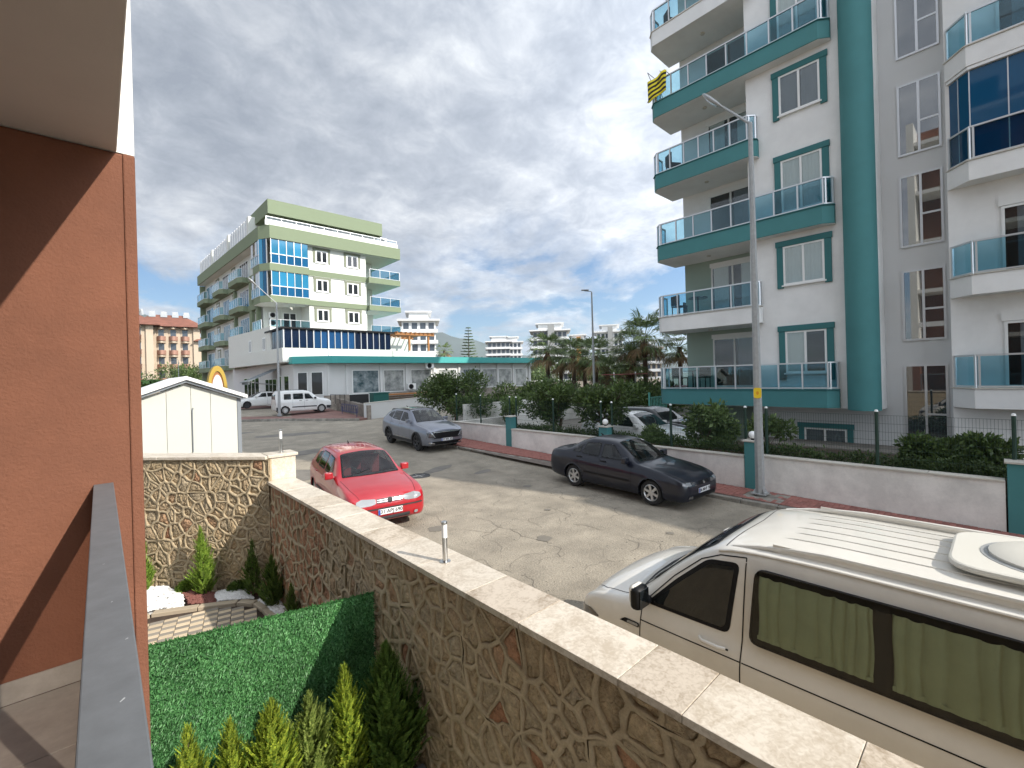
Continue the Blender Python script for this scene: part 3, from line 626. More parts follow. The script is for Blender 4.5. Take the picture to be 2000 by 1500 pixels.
# paving: cream and grey pavers in a chequered field
gpv = thing('garden_path', 'chequered cream and grey paver path behind the turf panel', 'path', (0.8, 7, 0))
pc = None; pgm = None
for i in range(-12, 6):
    for j in range(0, 26):
        u = i*0.155+(0.0); v = j*0.08
        a = rad(-12); x = 0.95+u*math.cos(a)-v*math.sin(a)*-1*-1; y = 7.62+u*math.sin(a)-v*math.cos(a)
        x = 0.95+u*math.cos(a)+(-v)*(-math.sin(a)); 
        # inside the kerb line
        lim = None
        for (p, q) in zip(path, path[1:]):
            if p[0] <= x <= q[0]: lim = lerp(p[1], q[1], (x-p[0])/(q[0]-p[0]))
        if lim is None or y > lim-.07 or x < -1.0 or x > 1.5 or y < 5.4: continue
        light = (i+j) % 2 == 0
        key = light; T_ = Matrix.Translation((x-.8, y-7, 0.03+R.uniform(-.002, .002))) @ Matrix.Rotation(a, 4, 'Z')
        if light:
            if pc is None: pc = MB().box(-.075, .075, -.0375, .0375, -.03, 0.004).build('paver', 'paver_cream', gpv, bevel=.004); pc.matrix_basis = T_
            else: inst('paver', pc, gpv, T_)
        else:
            if pgm is None: pgm = MB().box(-.075, .075, -.0375, .0375, -.03, 0.004).build('paver', 'paver_grey', gpv, bevel=.004); pgm.matrix_basis = T_
            else: inst('paver', pgm, gpv, T_)
# --- turf panel
A_ = Vector((1.855, 4.06, 0)); B_ = Vector((0.20, 4.50, 0)); tu = (B_-A_); TL = tu.length; tu.normalize(); tn = Vector((tu.y, -tu.x, 0))
if tn.y > 0: tn = -tn
tf = thing('turf_panel', 'artificial grass privacy panel standing against the stone garden wall', 'fence', tuple(A_))
TT = lambda u, w, z: tuple(tu*u+tn*w+Vector((0, 0, z)))
MB().box(0, TL, -0.03, 0.0, 0.02, 1.19, T=TT).build('backing_board', 'turfback', tf)
MB().box(TL+.002, TL+.035, -0.04, 0.03, 0.0, 1.21, T=TT).build('end_post', 'white_metal', tf)
tb = MB()
for k in range(40000):
    u = R.uniform(0, TL); z = R.uniform(0.02, 1.2) if k > 1500 else 1.19+R.uniform(0, .01); w0 = R.uniform(0.0, 0.012); a = R.uniform(0, 6.28); l = R.uniform(.022, .046); b = R.uniform(.2, 1.1); wd = R.uniform(.0026, .0048)
    dx, dz = math.cos(a), math.sin(a); tip = (u+dx*l*math.cos(b), w0+l*math.sin(b)*.8, z+dz*l*math.cos(b)); mid = (u+dx*l*.5*math.cos(b)*1.2, w0+l*.5*math.sin(b), z+dz*l*.5*math.cos(b)*1.2)
    ox, oz = -dz*wd, dx*wd
    tb.add([TT(u-ox, w0, z-oz), TT(u+ox, w0, z+oz), TT(mid[0]+ox, mid[1], mid[2]+oz), TT(mid[0]-ox, mid[1], mid[2]-oz), TT(*tip)], [(0, 1, 2, 3), (3, 2, 4)])
tb.build('grass_blades', 'turf', tf, recalc=False, kind='stuff')
# stones edging the front planting strip
fk = thing('planting_edge', 'low reddish stone edging under the front row of thujas', 'kerb', (1.2, 3.75, 0))
for k in range(9): 
    x = 0.15+k*.19; MB().box(x-1.2, x+.18-1.2, -.05+R.uniform(-.01, .01), .07, -.02, .05+R.uniform(0, .015)).build('edge_stone', 'kerb_brown', fk, bevel=.012)
dp = thing('paving_slab', 'dark charcoal slab at the foot of the stone wall by the last thuja', 'slab', (1.72, 3.1, 0)); MB().box(-.14, .16, -.5, .16, .004, .07).build('slab', 'rail', dp, bevel=.004); MB().box(-.1, .12, -.4, .06, .072, .08).build('slab_top', 'black', dp)
# --- conifers
def conifer(name, label, loc, h, r, mat, n, seed, group=None, lean=(0, 0), spiky=1.0):
    rg = random.Random(seed); t = thing(name, label, 'shrub', loc, group=group)
    MB().tube([(0, 0, 0), (lean[0]*.5, lean[1]*.5, h*.5), (lean[0], lean[1], h*.92)], [.012, .009, .003], 6).build('trunk', 'bark', t)
    mb = MB(); nf = int(n/21)
    for k in range(nf):
        zt = rg.random()**1.15; z0 = h*(0.04+.90*zt); prof = (1-zt)**.75*(0.55+.45*min(1, zt*6+.2)); a = rg.uniform(0, 6.283)
        prof *= 0.75+.5*(noise.noise(Vector((math.cos(a)*1.5+seed, math.sin(a)*1.5, zt*4)))+.5)
        rr = max(.012, r*.86*prof); l = rr*rg.uniform(.85, 1.2)+.03; el = rg.uniform(.75, 1.25)+zt*.25
        base = Vector((lean[0]*zt, lean[1]*zt, z0)); dr = Vector((math.cos(a)*math.cos(el), math.sin(a)*math.cos(el), math.sin(el)))
        out_ = Vector((math.cos(a), math.sin(a), 0)); st = base+out_*rr*rg.uniform(.15, .55)
        side = dr.cross(out_); side = side.normalized() if side.length > .01 else Vector((0, 0, 1)).cross(out_)
        ll = l*rg.uniform(.75, 1.1)*1.15*spiky
        for q in range(15):
            f = (q+1)/15
            for s_ in (-1, 1):
                p = st+dr*ll*f*.95; ln = ll*.27*(1-f*.65)*rg.uniform(.7, 1.2)
                d2 = (dr*.8+side*s_*rg.uniform(.35, .8)+out_*rg.uniform(-.15, .35)).normalized(); wv = d2.cross(out_+Vector((0, 0, .3))).normalized()*ln*.19
                tp = p+d2*ln; md = p+d2*ln*.5
                mb.add([p, md+wv, tp, md-wv], [(0, 1, 2, 3)])
    mb.build('foliage', mat, t, recalc=False, kind='stuff'); return t
FG = 'young thujas in front of the turf panel'
conifer('thuja', 'small golden thuja nearest the balcony rail, leftmost of the front row', (0.34, 3.30, 0), 1.24, .23, 'thuja', 15000, 1, FG)
conifer('thuja', 'slim golden thuja crowding the widest golden one', (0.57, 3.32, 0), 1.15, .22, 'thuja', 15000, 2, FG, (-.01, 0))
conifer('thuja', 'widest golden thuja with a spreading side shoot', (0.76, 3.25, 0), 1.19, .31, 'thuja', 21000, 3, FG, (.02, 0))
conifer('thuja', 'grey green loose thuja in the middle of the front row', (1.03, 3.32, 0), 1.06, .26, 'thuja_mid', 12000, 4, FG, (0, 0), 1.15)
conifer('thuja', 'slender golden thuja rising in front of the turf shadow', (1.30, 3.30, 0), 1.17, .23, 'thuja', 15000, 5, FG, (-.03, 0))
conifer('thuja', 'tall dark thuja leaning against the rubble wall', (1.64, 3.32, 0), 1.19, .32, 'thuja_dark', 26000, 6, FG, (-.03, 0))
BG = 'cypresses in the gravel bed'
conifer('cypress', 'tall bright cypress in front of the sunlit stone wall', (1.11, 8.16, 0.02), 1.12, .19, 'cypress', 12000, 7, BG, (-.05, .02))
conifer('cypress', 'bright cypress half hidden behind the terracotta wall edge', (0.44, 9.0, 0.02), .95, .17, 'cypress', 7000, 8, BG)
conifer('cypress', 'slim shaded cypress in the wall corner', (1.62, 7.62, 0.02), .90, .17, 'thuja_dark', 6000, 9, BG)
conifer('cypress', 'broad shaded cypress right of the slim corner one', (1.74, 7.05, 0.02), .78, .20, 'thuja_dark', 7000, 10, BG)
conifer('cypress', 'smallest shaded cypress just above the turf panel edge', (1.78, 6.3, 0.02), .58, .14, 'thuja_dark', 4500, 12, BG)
def ball(name, label, loc, r, mat, n, leafl, seed, cat='shrub'):
    rg = random.Random(seed); t = thing(name, label, cat, loc); mb = MB()
    for k in range(n):
        a = rg.uniform(0, 6.283); c = rg.uniform(0.0, 1); d = Vector((math.cos(a)*math.sqrt(1-c*c), math.sin(a)*math.sqrt(1-c*c), c)); p = d*r*rg.uniform(.7, 1.05)
        d2 = (d+Vector((rg.gauss(0, .6), rg.gauss(0, .6), rg.gauss(0, .4)))).normalized(); w = d2.cross(Vector((rg.random()-.5, rg.random()-.5, rg.random()-.5))).normalized()*leafl*.22
        mb.add([p, p+d2*leafl*.5+w, p+d2*leafl, p+d2*leafl*.5-w], [(0, 1, 2, 3)])
    mb.build('foliage', mat, t, recalc=False, kind='stuff'); MB().tube([(0, 0, -.02), (0, 0, r*.5)], .012, 6).build('trunk', 'bark', t); return t
ball('boxwood', 'small round light green shrub on the white gravel', (0.93, 8.55, 0.06), .13, 'cypress', 1600, .04, 3)
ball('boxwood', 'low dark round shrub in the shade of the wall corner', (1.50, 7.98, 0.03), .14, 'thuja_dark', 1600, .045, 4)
# ================================================================ BUILDINGS
class Fr:
    """Facade frame: u along the wall, w outwards, z up (root-local)."""
    def __init__(s, O, U, Nn): s.O = Vector(O); s.U = Vector(U).normalized(); s.N = Vector(Nn).normalized()
    def __call__(s, u, w, z): return tuple(s.O+s.U*u+s.N*w+Vector((0, 0, z)))
def fbox(F, u0, u1, w0, w1, z0, z1): return MB().box(u0, u1, w0, w1, z0, z1, T=F)
def window(root, F, u0, u1, z0, z1, frame='pvc', glass='winglass', surround=None, sw=0.2, curtain=None, mull=1, fw_=0.06, rails=(), sill=False, inner='dark', leg=0.0, proud=0.0, trans=None):
    """frame object with glass panes, optional surround, curtain; all children of root"""
    if surround:
        mb = MB().box(u0-sw-.03, u1+sw+.03, 0.0, 0.075, z1, z1+sw, T=F); mb.box(u0-sw, u0-.002, 0.0, 0.06, z0-leg, z1-.002, T=F).box(u1+.002, u1+sw, 0.0, 0.06, z0-leg, z1-.002, T=F)
        mb.build('window_surround', surround, root, bevel=0.012)
    b = MB().box(u0, u0+fw_, 0.002, 0.045+proud, z0, z1, T=F).box(u1-fw_, u1, 0.002, 0.045+proud, z0, z1, T=F).box(u0+fw_, u1-fw_, 0.002, 0.045+proud, z1-fw_, z1, T=F).box(u0+fw_, u1-fw_, 0.002, 0.045+proud, z0, z0+fw_, T=F)
    cuts = [u0+fw_+(u1-u0-2*fw_)*k/(mull+1) for k in range(mull+2)]
    for c in cuts[1:-1]: b.box(c-fw_*.55, c+fw_*.55, 0.002, 0.05+proud, z0+fw_, z1-fw_, T=F)
    for (ra, rb_, rz) in rails: b.box(ra, rb_, 0.003, 0.048+proud, rz-fw_*.5, rz+fw_*.5, T=F)
    if sill: b.box(u0-.05, u1+.05, 0, 0.09, z0-.05, z0-.001, T=F)
    wf = b.build('window', frame, root)
    if glass == 'winglass':
        fbox(F, u0+.01, u1-.01, 0.001, 0.004, z0+.01, z1-.01).build('window_reveal', inner, wf)
    for i in range(mull+1):
        fbox(F, cuts[i]+.005, cuts[i+1]-.005, 0.028+proud, 0.034+proud, z0+fw_*.6, z1-fw_*.6).build('pane', glass, wf)
    if curtain:
        cmat, parts = curtain; 
        for (ca, cb_) in parts:
            n = int((cb_-ca)/0.035)+2; vs = []
            for k in range(n):
                u = lerp(ca, cb_, k/(n-1)); w = 0.013+0.0095*math.sin(k*2.1+u*3)
                vs += [F(u, w, z0+.03), F(u, w, z1-.04)]
            MB().add(vs, [(2*k, 2*k+2, 2*k+3, 2*k+1) for k in range(n-1)]).build('curtain', cmat, wf, smooth='all', recalc=False)
    return wf
def railing(root, F, path, z, h, npan, glass='blueglass', metal='alu', base=0.03, skip=()):
    """glass railing along a (u, w) path; npan panels per segment"""
    for si, ((a, b), n_) in enumerate(zip(zip(path, path[1:]), npan)):
        a = Vector(a); b = Vector(b); d = (b-a); Ls = d.length; d.normalize(); nn = Vector((-d.y, d.x))
        def P(t, s_, zz_): v = a+d*t+nn*s_; return F(v.x, v.y, zz_)
        MB().box(-.02, Ls+.02, -.03, .03, z+h-.03, z+h+.015, T=P).build('hand_rail', metal, root)
        MB().box(0, Ls, -.018, .018, z+base, z+base+.035, T=P).build('bottom_rail', metal, root)
        for k in range(n_+1):
            t = Ls*k/n_
            if si > 0 and k == 0: t += .07
            MB().box(t-.022, t+.022, -.025, .025, z, z+h-.03, T=P).build('rail_post', metal, root)
        for k in range(n_):
            if (si, k) in skip: continue
            t0 = Ls*k/n_+.03; t1 = Ls*(k+1)/n_-.03
            MB().box(t0, t1, -.004, .004, z+base+.04, z+h-.035, T=P).build('glass_panel', glass, root)

# ---------- teal and white block on the right
RB = thing('apartment_building', 'white and teal apartment block with glass balconies behind the boundary wall', 'building', (17.8, 3, 0))
rx = lambda x: x-17.8
WL = lambda y0, y1, x0, x1, z0, z1: MB().box(rx(x0), rx(x1), y0-3, y1-3, z0, z1)
TOPB = 26.6
WL(2.56, 6.26, 17.8, 30, 1.86, TOPB).build('wall', 'facade', RB)
WL(6.262, 9.46, 19.2, 30, 8.5, TOPB).build('loggia_wall', 'facade', RB)
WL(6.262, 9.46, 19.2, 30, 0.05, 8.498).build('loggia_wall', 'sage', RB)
WL(1.0, 2.558, 18.6, 30, 0.05, TOPB).build('stair_wall', 'facade_grey', RB)
WL(-17, 0.998, 17.8, 36, 0.05, TOPB).build('wall', 'facade', RB)
WL(2.56, 6.26, 18.6, 29.9, 0.05, 1.858).build('basement_wall', 'facade_grey', RB)
# teal half column
MB().prism([(0.47*math.cos(a)*1.0, 0.43*math.sin(a)) for a in [rad(90+i*9) for i in range(21)]], 1.83, TOPB+.5).build('column', 'teal', RB, smooth=True)
F1 = Fr((0, -3, 0), (0, 1, 0), (-1, 0, 0))           # main wall, u = world Y
F2 = Fr((1.4, -3, 0), (0, 1, 0), (-1, 0, 0))         # loggia wall
F3 = Fr((0.8, -3, 0), (0, 1, 0), (-1, 0, 0))         # stair / basement plane
levels = [2.5, 5.5, 8.5, 11.5, 14.5, 17.5]
for k, z in enumerate(levels):
    sty = {0: ('curtain', [(3.98, 4.55)]), 1: ('curtain', [(3.98, 5.2)]), 2: ('curtain', [(4.0, 5.16)]), 3: ('curtain', [(3.98, 5.2)]), 4: ('curtain_grey', [(3.98, 5.18)]), 5: ('curtain', [(3.98, 5.18)])}
    kk = k
    if k == 0: window(RB, F1, 3.95, 5.17, z+.55, z+2.0, surround='teal_dark', curtain=('curtain', [(4.6, 5.14)]), sill=True, leg=.25)
    elif k == 3: window(RB, F1, 3.95, 5.17, z+.55, z+1.93, surround='teal_dark', curtain=('curtain_grey', [(3.98, 4.5), (4.6, 5.14)]), sill=True, leg=.12)
    elif k in (2, 4): window(RB, F1, 3.95, 5.17, z-.1+.25, z+1.97, surround='teal_dark', curtain=('curtain', [(3.98, 4.52), (4.6, 5.14)]), leg=.0)
    else: window(RB, F1, 3.95, 5.17, z+.62, z+1.97, surround='teal_dark', curtain=('curtain', [(3.98, 5.14)]), sill=True, leg=.1)
window(RB, F3, 3.62, 4.88, 0.15, 1.10, surround='teal_dark', sw=.17, curtain=('curtain_grey', [(3.65, 4.85)]), sill=True)
# loggia doors
for k, z in enumerate(levels):
    window(RB, F2, 6.55, 8.3, z+.02, z+2.05, mull=1, curtain=('curtain', [(6.62, 7.1), (7.6, 8.2)]) if k % 2 else ('curtain_grey', [(6.62, 7.3)]), glass='winglass')
    fbox(F2, 6.5, 8.35, 0.0, 0.05, z+2.05, z+2.22).build('shutter_box', 'pvc', RB)
# stair windows
for (z0, z1) in [(0.55, 3.22), (3.96, 6.14), (6.86, 9.08), (9.7, 11.9), (12.73, 14.9), (15.7, 17.9)]:
    wsw = window(RB, F3, 1.13, 2.12, z0, z1, frame='alu', glass='stairglass', mull=1, fw_=.055, rails=[(1.18, 1.60, z0+.95 if z0 > 1 else z0+1.15)])
# balconies
def balcony(label_mat, y0, y1, z, wide, xf=17.4, th=0.62, panels=8, lamp=True):
    o = 0.28
    pl = [(y1, 19.19 if not wide or True else 17.8), (y1, xf+.25), (y1-.22, xf), (y0+o, xf), (y0, xf+.28)]
    back = 17.79 if wide else 19.19
    if wide: pl = [(y1, 19.19), (y1, xf+.25), (y1-.22, xf), (y0+o, xf), (y0, xf+.22), (y0, 17.79), (6.25, 17.79), (6.25, 19.19)]
    else: pl = [(y1, 19.19), (y1, xf+.25), (y1-.22, xf), (6.0, xf), (5.86, xf+.2), (5.86, 17.79), (6.265, 17.79), (6.265, 19.19)]
    poly = [(rx(x), y-3) for y, x in pl]
    bal = MB().prism(poly, z-th, z-.03).build('balcony', label_mat, RB, bevel=.01)
    n = len(poly)
    if label_mat == 'teal': MB().prism([(px_+(.03 if px_ < rx(17.7) else 0), py_) for px_, py_ in poly], z-th-.012, z-th-.001).build('balcony_soffit', 'facade', bal)
    MB().prism([(px_-(.03 if px_ < rx(17.7) else 0), py_+(.03 if py_ > 3 and pl[i][0] > 8 else (-.03 if px_ < rx(17.7) and pl[i][0] < 7 else 0))) for i, (px_, py_) in enumerate(poly)], z-.028, z).build('slab_cap', 'cap_stone' if label_mat != 'teal' else 'teal_dark', bal)
    FF = Fr((0, -3, 0), (0, 1, 0), (-1, 0, 0)); W_ = lambda x: 17.8-x
    ys_ = y0 if wide else 5.88
    railing(bal, FF, [(y1-.03, W_(18.3)), (y1-.03, W_(xf+.27)), (y1-.25, W_(xf+.04)), (ys_+.25, W_(xf+.04)), (ys_+.04, W_(xf+.24)), (ys_+.04, W_(17.80))], z, .88, (1, 1, panels, 1, 1), base=.02)
    if lamp: MB().lathe([(0, -.05), (.07, -.05), (.09, 0), (0, 0)], 14, (rx(18.3), 8.0-3, z-th-.002)).build('ceiling_lamp', 'cap_stone', bal, smooth=True)
    return bal
balcony('teal', 3.62, 9.9, 2.5, True, panels=8)
balcony('facade', 5.9, 9.9, 5.5, False, panels=5)
balcony('teal', 3.62, 9.9, 8.5, True, panels=8)
balcony('teal', 5.9, 9.95, 11.5, False, panels=6)
balcony('teal', 3.62, 9.95, 14.5, True, panels=8)
balcony('facade', 5.9, 9.95, 17.5, False, panels=5)
balcony('teal', 3.62, 9.95, 20.5, True, panels=8)
# bay with chamfered white balconies
for k, z in enumerate([2.55, 5.6, 8.65, 11.7, 14.75]):
    poly = [(rx(17.79), 1.0-3), (rx(17.25), .55-3), (rx(17.2), -6-3), (rx(17.79), -6-3)]
    bal = MB().prism(poly, z-.56, z-.03).build('balcony', 'facade', RB, bevel=.01)
    MB().prism([(rx(17.79), 1.03-3), (rx(17.22), .58-3), (rx(17.17), -6-3), (rx(17.79), -6-3)], z-.028, z).build('slab_cap', 'cap_stone', bal)
    FF = Fr((0, -3, 0), (0, 1, 0), (-1, 0, 0))
    railing(bal, FF, [(.93, .03), (.52, .5), (-5.9, .55)], z, .88, (1, 6), base=.02, glass='blueglass')
    if k == 2:
        for (a, b) in [((.93, .01), (.72, .26)), ((.72, .26), (.50, .50)), ((.50, .50), (-.2, .505)), ((-.2, .505), (-.9, .51)), ((-.9, .51), (-1.6, .515)), ((-1.6, .515), (-2.3, .52))]:
            a = Vector(a); b = Vector(b); d = b-a; l = d.length; d.normalize(); nn = Vector((-d.y, d.x))
            def P(t, s_, zz_, a=a, d=d, nn=nn): v = a+d*t+nn*s_-Vector((0, .04)); return FF(v.x, v.y, zz_)
            MB().box(.012, l-.012, -.005, .005, z+.03, z+2.38, T=P).build('glazing_panel', 'blueencl', bal); MB().box(-.012, .012, -.014, .014, z, z+2.4, T=P).build('glazing_bar', 'alu', bal)
        MB().prism([(rx(17.785), .97-3), (rx(17.27), .53-3), (rx(17.22), -2.3-3), (rx(17.785), -2.3-3)], z+2.4, z+2.48).build('glazing_head', 'pvc', bal)
    window(RB, F1, -1.7, -0.02, z+.0, z+1.75 if k < 2 else z+1.75, mull=2, curtain=('curtain_grey', [(-1.6, -.3)]))
    fbox(F1, -1.8, .03, 0, .06, z+1.76, z+1.98).build('shutter_box', 'pvc', RB)
    if k < 2:
        bp_ = MB().box(.18, .78, .31, .33, z+.04, z+.80, T=lambda u, w, zz_: FF(u, w-.05, zz_))
# distant side balcony slivers at the block's far corner
for z in (5.6, 8.6): 
    s2 = WL(9.462, 10.3, 20.6, 23.5, z-.25, z).build('side_balcony', 'facade', RB); WL(10.26, 10.3, 20.6, 23.5, z, z+.9).build('glass_panel', 'darkglass', s2)
MB().box(rx(17.7), rx(36), -20, 6.46, TOPB, TOPB+.8).build('roof_parapet', 'facade', RB)
# drying rack and towel on the upper balcony
tw = thing('towel', 'yellow and black striped towel hanging over the upper teal balcony corner', 'towel', (17.30, 9.46, 15.42))
NS = 9; vs = []; fs = []; mi = []
for k in range(NS+1):
    for q in range(9):
        u = q/8; v = k/NS; vs.append((-.03-.05*math.sin(u*9+v*2)-.05*v, .86*u-.40, .10-.88*v+.04*math.sin(u*6)-.10*u))
tmb = MB(); tmb.v = vs
for k in range(NS):
    for q in range(8): tmb.f.append((k*9+q, k*9+q+1, (k+1)*9+q+1, (k+1)*9+q)); tmb.m.append(k % 2)
M['towel_y'] = pmat('yellow towel', (0.75, 0.62, 0.03), 0.9); M['towel_b'] = pmat('black towel', (0.015, 0.015, 0.018), 0.9)
o = tmb.build('cloth', ['towel_y', 'towel_b'], tw, smooth='all', recalc=False); sm = o.modifiers.new('s', 'SOLIDIFY'); sm.thickness = .012
dr_ = thing('drying_rack', 'dark wire drying rack under the striped towel', 'rack', (17.5, 9.35, 14.55))
db = MB()
for (a, b) in [((-.25, .1, 0), (-.25, .55, 1.25)), ((-.25, .6, 0), (-.25, -.2, 1.0)), ((.3, .1, 0), (.3, .55, 1.25)), ((-.25, .55, 1.25), (.3, .55, 1.25)), ((-.25, -.2, 1.), (.3, -.2, 1.)), ((-.25, 0, 1.05), (.3, 0, 1.05))]: db.tube([a, b], .012, 5)
db.build('frame', 'black', dr_)
def chair(loc, rz, label, mat='black'):
    t = thing('balcony_chair', label, 'chair', loc, rz)
    MB().box(-.24, .24, -.22, .22, .42, .46).build('seat', mat, t); MB().box(-.24, .24, .2, .24, .47, .88).build('backrest', mat, t)
    for a in (-.21, .21):
        for b in (-.19, .2): MB().box(a-.015, a+.015, b-.015, b+.015, 0, .42).build('leg', mat, t)
    return t
chair((18.0, 9.2, 2.5), 1.2, 'dark chair on the lowest teal balcony at its far end'); chair((18.1, 8.3, 2.5), -1.6, 'dark chair facing the far end chair on the lowest teal balcony')
chair((18.1, 9.2, 5.5), 1.2, 'dark chair on the white balcony above the lowest teal one'); chair((18.1, 9.3, 11.5), 1.0, 'dark chair on the short teal balcony below the towel')
chair((18.1, 9.2, 17.5), 1.0, 'dark chair on the topmost white balcony')
def tabletop(loc, label):
    t = thing('balcony_table', label, 'table', loc); MB().lathe([(0, .70), (.38, .70), (.38, .73), (0, .73)], 20).build('table_top', 'darkglass', t); MB().tube([(0, 0, 0), (0, 0, .7)], .03, 8).lathe([(0, 0), (.22, 0), (.2, .03), (0, .04)], 16).build('leg', 'black', t)
tabletop((18.2, 8.75, 2.5), 'round table between the chairs on the lowest teal balcony'); tabletop((18.3, 8.5, 5.5), 'round table on the white balcony above the lowest teal one')
# unseen blocks added to shape the building shade on street and shop front
NC = thing('apartment_building', 'unseen white block added behind the teal balcony block to shade the shop fascia', 'building', (48, 0, 0))
MB().box(-8.5, 12, -16, 9.4, -.5, 26.6).build('wall', 'facade', NC)
NB = thing('apartment_building', 'plain unseen block further down the street, added to cast shade on the road', 'building', (24, -27, 0))
MB().box(-6.6, 6, -14, 9.9, -0.6, 17.3).build('wall', 'facade', NB)

# ---------- boundary wall with piers, fence, gates
BX = 12.6
bw = thing('boundary_wall', 'long low white boundary wall with cap stones along the right pavement', 'wall', (BX, 5, 0))
segs = [(-6, -0.34, .96), (0.03, 4.36, .98), (4.72, 9.08, .92), (9.44, 13.9, 1.02), (14.25, 18.3, 1.10)]
for (a, b, zt) in segs:
    MB().box(0, .2, a-5, b-5, g(a)-.3, zt-.04).build('wall_panel', 'boundary', bw)
    n_ = max(1, round((b-a)/1.1))
    for k in range(n_): MB().box(-.035, .235, a+(b-a)*k/n_+.003-5, a+(b-a)*(k+1)/n_-.003-5, zt-.038, zt).build('cap_stone', 'cap_stone', bw, bevel=.006)
MB().box(0.202, 8, 13.1, 13.3, -.2, 1.06).build('return_wall', 'boundary', bw)
piers = [(-0.16, 1.30, 'nearest teal pier at the right edge of the picture'), (4.54, 1.30, 'teal pier directly behind the tall lamp post'), (9.26, 1.38, 'teal pier with a globe lamp behind the dark blue sedan'), (14.07, 1.50, 'farthest teal pier near the grey car')]
for (y, zt, lab) in piers:
    t = thing('wall_pier', lab, 'pier', (BX+.1, y, 0), group='teal piers of the boundary wall')
    MB().box(-.125, .21, -.165, .165, g(y)-.2, zt).build('pier_shaft', 'teal', t, bevel=.01); MB().box(-.16, .245, -.2, .2, zt+.002, zt+.04).build('pier_cap', 'cap_stone', t, bevel=.005)
for (y, zt, lab) in [(9.26, 1.42, 'white globe lamp on the pier behind the dark blue sedan'), (4.54, 1.34, 'white globe lamp partly hidden by the tall lamp post')]:
    t = thing('globe_lamp', lab, 'lamp', (BX+.14, y, zt)); MB().lathe([(0, 0), (.05, 0), (.04, .04), (0, .04)], 12).build('lamp_base', 'black', t); MB().lathe([(0.10*math.sin(a), .135-.10*math.cos(a)) for a in [i*math.pi/12 for i in range(13)]], 18).build('globe', 'opal', t, smooth='all')
# mesh fence
fn = thing('mesh_fence', 'dark green welded mesh fence with round posts behind the boundary wall', 'fence', (BX+.3, 5, 0))
posts = [-4.4, -2.2, -0.1, 1.97, 4.25, 4.77, 6.94, 9.1, 9.55, 11.8, 13.9, 14.3, 16.3, 18.2]
for y in posts:
    zt = 2.2+max(0, .02*(y-8)); zb = .7
    MB().lathe([(0, zb), (.035, zb), (.035, zt-.02), (0, zt-.02)], 10, (0, y-5, 0)).build('fence_post', 'fence_green', fn, smooth=True); MB().lathe([(.04, zt-.02), (.03, zt+.02), (0, zt+.03)], 10, (0, y-5, 0)).build('post_cap', 'opal', fn, smooth=True)
for (a, b) in [(p, q) for p, q in zip(posts, posts[1:]) if q-p > 1]:
    mb = MB(); z0 = .98; z1 = 2.1+max(0, .02*(a-8)); n_ = int((b-a)/.05)
    for k in range(1, n_): y = a+(b-a)*k/n_; mb.box(-.002, .002, y-.002-5, y+.002-5, z0, z1)
    for k in range(7): z = lerp(z0, z1, k/6); mb.box(-.004, .004, a-5, b-5, z-.0025, z+.0025)
    mb.build('mesh_panel', 'fence_green', fn, recalc=False, kind='stuff')
# raised garden soil behind wall
sg = MB().prism([(BX+.21, -17), (17.78, -17), (17.78, 6.6), (13.95, 6.6), (13.95, 12), (BX+.21, 12)], -.3, .62).build('planting_bed', 'soil', kind='structure')
lot = MB().prism([(13.96, 6.62), (34, 6.62), (34, 27), (BX+.9, 27), (BX+.21, 18.3), (BX+.21, 12.02), (13.96, 12.02)], -.3, lambda x, y: .025*max(0, y-8)+.05).box(17.0, 18.55, -17, 6.58, .6, .66).build('parking_lot', 'patch', kind='structure')

# ---------- far left corner: plinth, white wall, store
sw_ = thing('low_wall', 'low white wall across the junction behind the grey car', 'wall', (13.3, 29.3, 0))
poly = [(0, 0), (9, 2.6), (8.95, 2.85), (-.05, .25)]
MB().prism(poly, .2, lambda x, y: 1.62+.02*x).build('wall_panel', 'store_white', sw_)
MB().prism([(0, -.03), (9, 2.57), (8.95, 2.88), (-.05, .28)], lambda x, y: 1.622+.02*x, lambda x, y: 1.66+.02*x).build('cap_stone', 'cap_stone', sw_)
pth = thing('plinth_wall', 'marbled brown clad plinth wall beside the bicycle rack', 'wall', (12.7, 29.2, 0))
a = Vector((0.6, -.1)); b = Vector((1.7, 8.2)); d = (b-a); n_ = 10
for k in range(n_):
    p = a+d*(k+.01)/n_; q = a+d*(k+.99)/n_
    MB().prism([tuple(p), tuple(q), tuple(q+Vector((.25, -.04))), tuple(p+Vector((.25, -.04)))], .3, 1.50+.03*k).build('cladding_slab', 'plinth', pth)
MB().prism([(-.02+.62, -.12), (.9, -.1), (.2, 8.3), (-.92, 8.2)], 1.50, 1.56).build('cap_stone', 'cap_stone', pth) if False else None
ST = thing('shop', 'single storey white shop with teal fascia and poster windows', 'shop', (20, 39, 0))
sx = lambda x: x-20; sy = lambda y: y-39
MB().prism([(sx(14.4), sy(39.2)), (sx(39), sy(39.2)), (sx(39), sy(60)), (sx(15.2), sy(60)), (sx(15.2), sy(44.9)), (sx(12.3), sy(44.9)), (sx(12.3), sy(41.3))], .5, 4.75).build('wall', 'store_white', ST)
MB().prism([(sx(14.53), sy(38.4)), (sx(39.9), sy(38.4)), (sx(39.9), sy(60)), (sx(15.2), sy(60)), (sx(15.2), sy(41.5)), (sx(11.9), sy(41.2)), (sx(11.9), sy(40.2))], 4.76, 5.36).build('fascia', 'store_teal', ST)
FS = Fr((-20, .2, 0), (1, 0, 0), (0, -1, 0))
